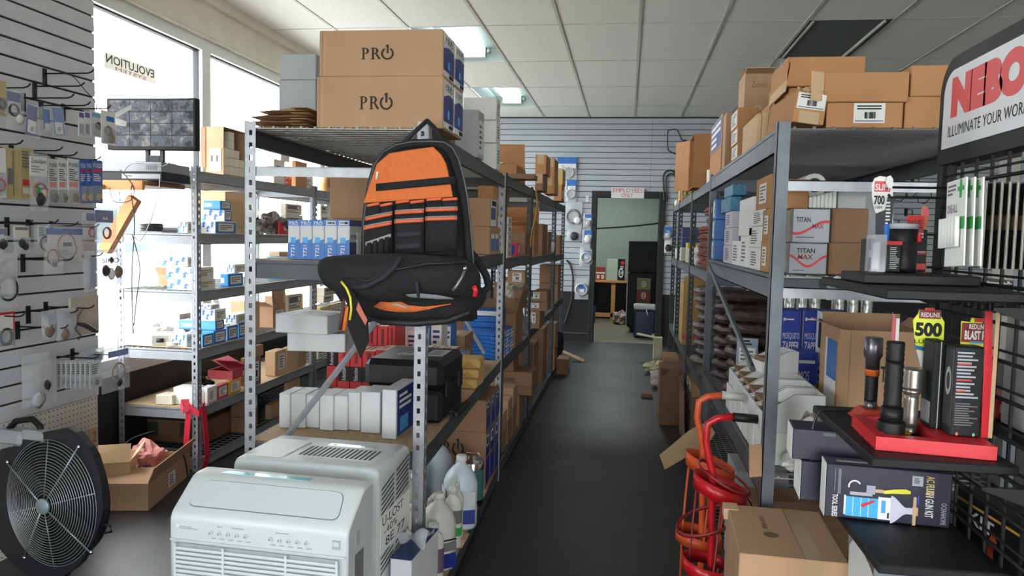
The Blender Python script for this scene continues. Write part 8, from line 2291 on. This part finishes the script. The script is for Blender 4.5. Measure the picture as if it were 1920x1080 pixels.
# fourth row
pack('large clear bag with a black coil and printed card at the left edge, fourth row', (-20, 475, 33, 578), Xh + .02, 'bag', haze=True, coil=(.6, .35, .045, DKP, 3), card=((.3, .55, .75, .9), WHITE), prints=(((.35, .6, .7, .85), (INK_G, 5)),))
pack('limp blue printed bag left of the jagged parts bag, fourth row', (157, 470, 183, 547), -2.37, 'bag', haze=True, card=((.45, .1, .85, .85), M('mid_blue_card', '#3f6b9c', .5)))
pack('clear bag of dark and brown fittings with blue lettering, fourth row', (180, 468, 230, 533), -2.31, 'bag', prints=(((.2, .62, .85, .76), 'SIKO'),), ink=BLUE_D, lump=((.28, .4, .024, DKP), (.5, .3, .024, WHITE), (.75, .35, .026, BRP), (.5, .7, .014, DKP)))
# fifth row
pack('red edged white card with a black coil at the left picture edge, fifth row', (-18, 586, 27, 652), Xh, 'blister', card=((0, 0, 1, 1), WHITE), prints=(((.0, .93, 1, 1), RED), ((.94, .0, 1, 1), RED)), coil=(.6, .3, .03, DKP, 4), cr=.004)
pack('clear bag of grey fittings with a round blue label, fifth row', (77, 582, 107, 636), Xh + .04, 'bag', haze=True, prints=(((.4, .62, .85, .88), BLUE),), lump=((.4, .3, .025, BRP),))
pack('clear bag of brass fittings with blue lettering and barcode, fifth row', (106, 578, 143, 637), Xh + .05, 'bag', haze=True, prints=(((.1, .62, .75, .82), BLUE), ((.14, .65, .7, .79), 'BAJO'), ((.55, .15, .85, .4), PAPER)), ink=PAPER, lump=((.35, .2, .022, BRP), (.65, .45, .016, GREYC)))
pack('beige folded papers behind a black curved handle, fifth row', (134, 556, 186, 627), -2.40, 'box', mat=M('beige_paper', '#b3aa9b', .8, noise=.1, scale=20))
b = MB(); q = [onX(x, y, -2.33) for x, y in ((146, 607), (160, 610), (175, 619), (183, 622))]; b.tube(q, [.007, .012, .011, .006], DKP, 10); q2 = [onX(x, y, -2.33) for x, y in ((146, 607), (141, 616), (152, 630), (147, 637))]; b.tube(q2, .003, DKP, 6)
q3 = [onX(146, 607, -2.33), onX(146, 607, -2.33) + Vector((0, 0, .03)), Vector((-2.36, onX(85, 575, SX).y, onX(85, 575, SX).z + .004))]; b.tube(q3, .002, DKP, 6)
o = b.build('curved_handle'); tag(o, 'black curved tool handle hanging in front of the beige papers', 'tool')
# bottom row
pack('large limp clear bag with white card at the bottom of the slatted panel', (40, 662, 106, 758), Xh + .02, 'bag', haze=True, card=((.42, .22, .88, .82), WHITE), prints=(((.5, .5, .8, .76), (INK_G, 6)),), lump=((.65, .34, .022, DKP), (.4, .12, .035, GREYC)))
for k in range(8):
    x0 = 105 + 9.0 * k
    pack('grey and white carded pack, %s in the row at the bottom of the slatted panel' % ORD[k], (x0, 676, x0 + (22 if k == 7 else 17), 727), -2.42 + .013 * k, 'blister', bl=(.1, .05, .9, .4), card=((0, 0, 1, 1), GREYC2), prints=(((.15, .5, .85, .9), (INK_G, 5)),), lump=((.5, .2, .012, DKP),), group='grey and white carded packs in a row')
pack('clear bag with blue header and a round brown hose at the bottom row end', (190, 651, 243, 733), -2.30, 'bag', card=((.25, .78, .95, .92), M('band_blue', '#3558a8')), coil=(.55, .42, .042, BRP, 2), lump=((.55, .2, .02, DKP),), cr=.003)
pack('limp white bag with blue lettering behind the carded row, bottom row', (148, 655, 195, 682), -2.45, 'bag', haze=True, card=((.1, .1, .95, .7), WHITE), prints=(((.3, .2, .9, .6), BLUE),))
lead('thin dark wire drooping across the top of the slatted panel', [onX(x, y, SX + .03) for x, y in ((100, 130), (135, 142), (160, 170), (178, 190), (181, 210))], .002, CABLE)
o = block('tan price tag board with the digit on the pegboard by the fan', (SX - .001, onX(175, 825, SX).y, onX(175, 840, SX).z), .006, .06, .10, CARD_P, name='tag_board', cat='tag'); mark(o, 'digit', 'R', lambda i: i.text('2', .4, .3, .8, .8, INK_G))
b = MB(); q = [Vector((-2.60, 3.42, 2.13)), Vector((-2.57, 3.43, 2.0)), Vector((-2.55, 3.45, 1.95))]; b.tube(q, .0015, RDC, 5)
for s_ in (-1, 1): b.raw([q[2] + Vector(v) for v in ((0, 0, 0), (.02, s_ * .005, .005), (.13, s_ * .02, .02 + s_ * .045), (.125, s_ * .02, .045 + s_ * .045 - .05), (.01, 0, -.03))], [(0, 1, 2, 3, 4)], PAPER)
o = b.build('paper_tag'); tag(o, 'pair of white paper tags on a red string at the edge of the slatted panel', 'tag')

# ------------------------------------------------------------------ back wall
t = thing('wall_sign', 'white sign with red EMPLOYEES ONLY lettering over the doorway', 'sign', (0, 0, 0))
p, q = onY(1146, 371, YB - .04), onY(1208, 352, YB - .04)
b = MB(); b.box(p.x, YB - .04, p.z, q.x, YB - .0355, q.z, M('white_sign_board', '#d5d0d0', .5)); b.build('sign_board', t)
b = MB(); i = Ink(b, (Vector((p.x, YB - .04, p.z)), Vector((1, 0, 0)), Vector((0, 0, 1)), Vector((0, -1, 0)), q.x - p.x, q.z - p.z)); i.text('EMPLOYEES', .05, .54, .95, .92, M('sign_brick_red', '#b04a52', .6), .0); i.text('ONLY', .31, .08, .67, .46, MATS['sign_brick_red'], .0); b.build('lettering', t)

def wall_pack(label, px, blue=None, ring=None, lump=None, mat=FILM_H, group='packs hanging on the back wall'):
    Y = YB - .03
    a, c = onY(px[0], px[3], Y), onY(px[2], px[1], Y); w, h = c.x - a.x, c.z - a.z
    t = thing('hanging_pack', label, 'package', ((a.x + c.x) / 2, Y, a.z), 0, group)
    b = MB()
    def f(u, v, s): e = min(1, 4 * min(u, 1 - u)) * min(1, 4 * v) * min(1, 3 * (1 - v)); return (-w / 2 + w * u, -s * (.014 * e + .002) - .005 * math.sin(9 * v + 7 * u + px[0]) * e, h * v)
    b.grid(lambda u, v: f(u, v, 1), 8, 8, mat); b.grid(lambda u, v: f(1 - u, v, -1), 8, 8, mat); b.build('film_bag', t)
    if blue:
        u0, v0, u1, v1 = blue; b = MB(); b.box(-w / 2 + w * u0, -.017, h * v0, -w / 2 + w * u1, -.015, h * v1, BLUE); b.box(-w / 2 + w * u0 + .01, -.0175, h * v0, -w / 2 + w * u1 - .01, -.0165, h * (v0 + (v1 - v0) * .4), PAPER); b.build('printed_label', t)
    if ring:
        cu, cv, r, m_, n = ring; b = MB(); b.tube([(-w / 2 + w * cu + r * (1 - .05 * (k // 24)) * math.cos(2 * PI * k / 24), -.012 - .006 * (k // 24), h * cv + r * (1 - .05 * (k // 24)) * math.sin(2 * PI * k / 24)) for k in range(24 * n + 1)], .009, m_, 6); b.build('cable_ring', t)
    if lump:
        cu, cv, r, m_ = lump; b = MB(); b.grid(lambda u, v: (-w / 2 + w * cu + r * math.sin(PI * v) * math.cos(2 * PI * u) * (1 + .2 * math.sin(9 * u)), -.03 + .02 * math.sin(PI * v) * math.sin(2 * PI * u), h * cv + r * math.cos(PI * v)), 12, 8, m_); b.build('product', t)
    return t
GW = M('pale_hose', '#b5b5b2', .5)
wall_pack('clear bag with blue header and grey hose, topmost left of the doorway', (1044, 295, 1082, 336), (.0, .5, 1, 1), (.6, .3, .07, GW, 2))
wall_pack('clear bag with blue header and pale hose, second from the top left of the doorway', (1060, 338, 1081, 378), (.1, .55, 1, 1), (.5, .35, .06, GW, 2))
wall_pack('loosely looped grey cables with white plugs hanging left of the doorway', (1060, 379, 1092, 428), None, (.45, .45, .1, M('looped_grey_cable', '#8f8f8d', .5), 4), (.7, .3, .05, PAPER))
wall_pack('clear bag with blue print right of the looped cables', (1093, 400, 1112, 426), (.2, .5, .9, .9), None, (.5, .3, .04, GW))
wall_pack('dark crumpled bag of small parts below the looped cables', (1062, 429, 1090, 452), None, None, (.5, .4, .06, DKP))
wall_pack('bag with blue spool beside the door frame, fifth down', (1091, 431, 1112, 456), (.2, .35, .9, .95), None, (.5, .3, .05, WHITE))
wall_pack('clear bag with coiled pale hose by the door frame, upper of two', (1086, 463, 1113, 499), (.3, .4, .75, .8), (.5, .45, .075, GW, 3))
wall_pack('clear bag with coiled pale hose by the door frame, lower of two', (1077, 523, 1104, 561), (.3, .35, .75, .75), (.5, .48, .085, GW, 3))
wall_pack('small blue carded pack right of the door frame, upper', (1243, 423, 1262, 450), (.1, .2, .9, .9), None, (.6, .3, .03, GREYC))
wall_pack('small white and black carded pack right of the door frame, lower', (1245, 451, 1260, 474), None, None, (.5, .4, .05, DKP), WHITE)
def on(x, y): return onY(x, y, YB - .03)
lead('black hose hanging in a long curve at the left of the doorway', [on(1062, 488), on(1069, 496), on(1074, 520), on(1072, 560), on(1064, 590), on(1058, 609)], .013, CABLE, 'hose', 'hose')
lead('bent black wire frame on the back wall above the right rack', [on(1287, 263), on(1279, 262), on(1273, 250), on(1268, 243), on(1255, 244), on(1252, 250), on(1252, 277), on(1258, 285), on(1275, 292)], .008, CABLE, 'wire loop', 'bent_wire')
lead('double black tube loop hanging right of the door frame', [on(1246, 378), on(1244, 345), on(1244, 330), on(1250, 321), on(1260, 320), on(1268, 328), on(1270, 336)], .012, CABLE, 'tube', 'tube_loop')
lead('second black tube loop hanging just inside the first, right of the door frame', [on(1251, 378), on(1249, 345), on(1250, 332), on(1256, 326), on(1263, 327), on(1267, 336)], .010, CABLE, 'tube', 'tube_loop')
b = MB(); p = on(1101, 372); b.box(p.x - .02, YB - .006, p.z - .04, p.x + .02, YB - .001, p.z + .04, PAPER, ch=.002); o = b.build('light_switch'); tag(o, 'white light switch on the slatted wall left of the door frame', 'switch')
q = MB(); q.box(p.x - .005, YB - .012, p.z - .012, p.x + .005, YB - .006, p.z + .012, GREYC); q.build('toggle', o)
# wire hooks seen through the right rack on the far back wall
for k, (x, y) in enumerate(((1650, 345), (1668, 342), (1690, 348), (1712, 340), (1735, 352), (1660, 395), (1700, 398), (1790, 345), (1810, 362))):
    p = on(x, y); t = thing('wall_hook', 'black wire hook on the back wall behind the right rack, %s from the left' % ORD[k], 'hook', (p.x, YB, p.z), 0, 'black wire hooks on the back wall')
    b = MB(); b.box(-.02, -.006, -.05, .02, -.0005, .05, HK); b.build('hook_plate', t)
    b = MB(); b.tube([(0, -.005, .03), (.0, -.03, .04), (.06, -.05, .03), (.07, -.05, -.12), (.0, -.05, -.2), (-.08, -.05, -.19), (-.1, -.05, -.1)], .006, HK, 6); b.build('hook_arm', t)

# ------------------------------------------------------------------ things in the room behind the doorway
t = thing('refrigerator', 'black refrigerator with a silver door edge in the room behind the doorway', 'refrigerator', (.36, 12.1, 0))
b = MB(); b.box(-.30, -.28, .06, .30, .30, 1.395, BLACK, ch=.008); b.build('cabinet', t)
b = MB(); b.box(-.33, -.33, .92, .30, -.285, 1.39, BLACK, ch=.008); b.build('door', t)
b = MB(); b.box(-.33, -.33, .08, .30, -.285, .91, BLACK, ch=.008); b.build('door', t)
b = MB(); b.box(-.345, -.335, .08, -.331, -.28, 1.39, STEEL_A); b.build('door_edge', t)
b = MB(); b.box(-.28, -.25, 0, .28, .25, .06, BLACK); b.build('plinth', t)
def pil(label, px, Y, z, fn, mat, dep=.2, name='drink_carton', cat='box'):
    o = box(label, px, Y, dep, z, mat, name=name, cat=cat); mark(o, 'printed_front', 'F', fn) if fn else None; return o
t = thing('cooler', 'navy picnic cooler with white lid standing before the refrigerator', 'cooler', (.285, 11.25, 0))
b = MB(); b.box(-.15, -.13, .0, .15, .13, .40, M('navy_cooler_plastic', '#1d2547', .4), ch=.02); b.build('cooler_body', t)
b = MB(); b.box(-.16, -.14, .405, .16, .14, .48, M('cooler_white', '#c2c6c4', .4), ch=.02); b.build('lid', t)
b = MB(); b.tube([(.02, -.145, .42), (.03, -.16, .37), (.05, -.15, .33)], .01, PAPER, 8); b.build('latch', t)
b = MB(); b.tube([(.13, -.13, .05), (.13, -.15, .05)], .02, PAPER, 12); b.build('drain_plug', t)
z_ = .50
sb = None
Yq = 11.72
def stackbox(label, z, h, m_, txt):
    o = block(label, (.265, 11.55, z), .20, .14, h, m_, name='drink_carton'); mark(o, 'printed_front', 'F', lambda i: i.arc(.5, .5, .22, .3, 0, 6.28, CREAM, 20, .6).text('50', .4, .35, .62, .65, CREAM, .02)); return o
for k, (m_, lb) in enumerate(((M('olive_card', '#4f4f35', .6), 'lowest, olive'), (M('brick_card', '#7b2f2c', .6), 'second, red'), (MATS['olive_card'], 'third, olive'), (MATS['brick_card'], 'fourth, red'), (M('tan_green_card', '#7d7b55', .6), 'topmost, tan'))):
    stackbox('patterned drink carton in the stack before the refrigerator, ' + lb, .0 + .168 * k, .166, m_, '')
t = thing('work_bench', 'plain bench with pale wooden edge and leg in the room behind the doorway', 'bench', (-.5, 13.55, 0))
zb_ = onY(1150, 526, 13.30).z
b = MB(); b.box(-.7, -.25, zb_ - .04, .62, .35, zb_, WOOD, ch=.003); b.build('bench_top', t)
for x in (.29, -.55):
    b = MB(); b.box(x - .035, -.23, 0, x + .035, -.17, zb_ - .04, WOOD); b.build('leg', t)
b = MB(); b.box(-.55, -.23, .06, .29, -.19, .13, WOOD); b.build('rail', t)
b = MB(); b.box(-.7, .3, 0, .62, .33, zb_ - .04, BLACK); b.build('back_board', t)
zb_ += .001
pil('red and brown bottle carrier on the bench behind the doorway', (1117, 501, 1134, 525), 13.36, zb_, lambda i: i.rect(.0, .5, 1, .62, CREAM).rect(.1, .1, .4, .4, CREAM).rect(.6, .1, .9, .4, CREAM), M('carrier_red', '#8c3434', .6))
pil('plain pale green carton on the bench behind the doorway', (1137, 486, 1157, 525), 13.36, zb_, None, M('pale_green_card', '#a9b3a8', .6))
pil('tall black drink carton with a ringed white emblem on the bench behind the doorway', (1158, 486, 1171, 525), 13.36, zb_, lambda i: i.arc(.45, .35, .15, .22, 0, 6.28, PAPER, 20, 1.6).text('DP', .25, .28, .65, .42, PAPER, .02).rect(.4, .75, .9, .9, RED).lines(.3, .55, .8, .7, 2, PAPER, 2), BLACK)
crumple('red and white plastic bag on the floor under the bench', (-.06, 12.85, 0), .14, M('pale_red_bag', '#9a8886', .4, noise=.4, scale=9), seed=151, sz=.9)
b = MB(); b.lathe([(.11, 0), (.13, .02), (.13, .28), (.05, .36), (.05, .4)], M('blue_bottle', '#23477c', .2), 20); o = b.build('water_bottle', None, (-.62, 12.9, 0)); tag(o, 'dark blue water bottle on the floor left of the bench leg', 'bottle')
q = MB(); q.lathe([(.052, .395), (.052, .42), (0, .42)], BLUE_L, 14); q.build('cap', o)
on2 = lambda x, y: onY(x, y, 13.985)
lead('black cable sagging across the wall of the room behind the doorway', [on2(1115, 428), on2(1150, 426), on2(1190, 423), on2(1235, 418)], .01, CABLE)
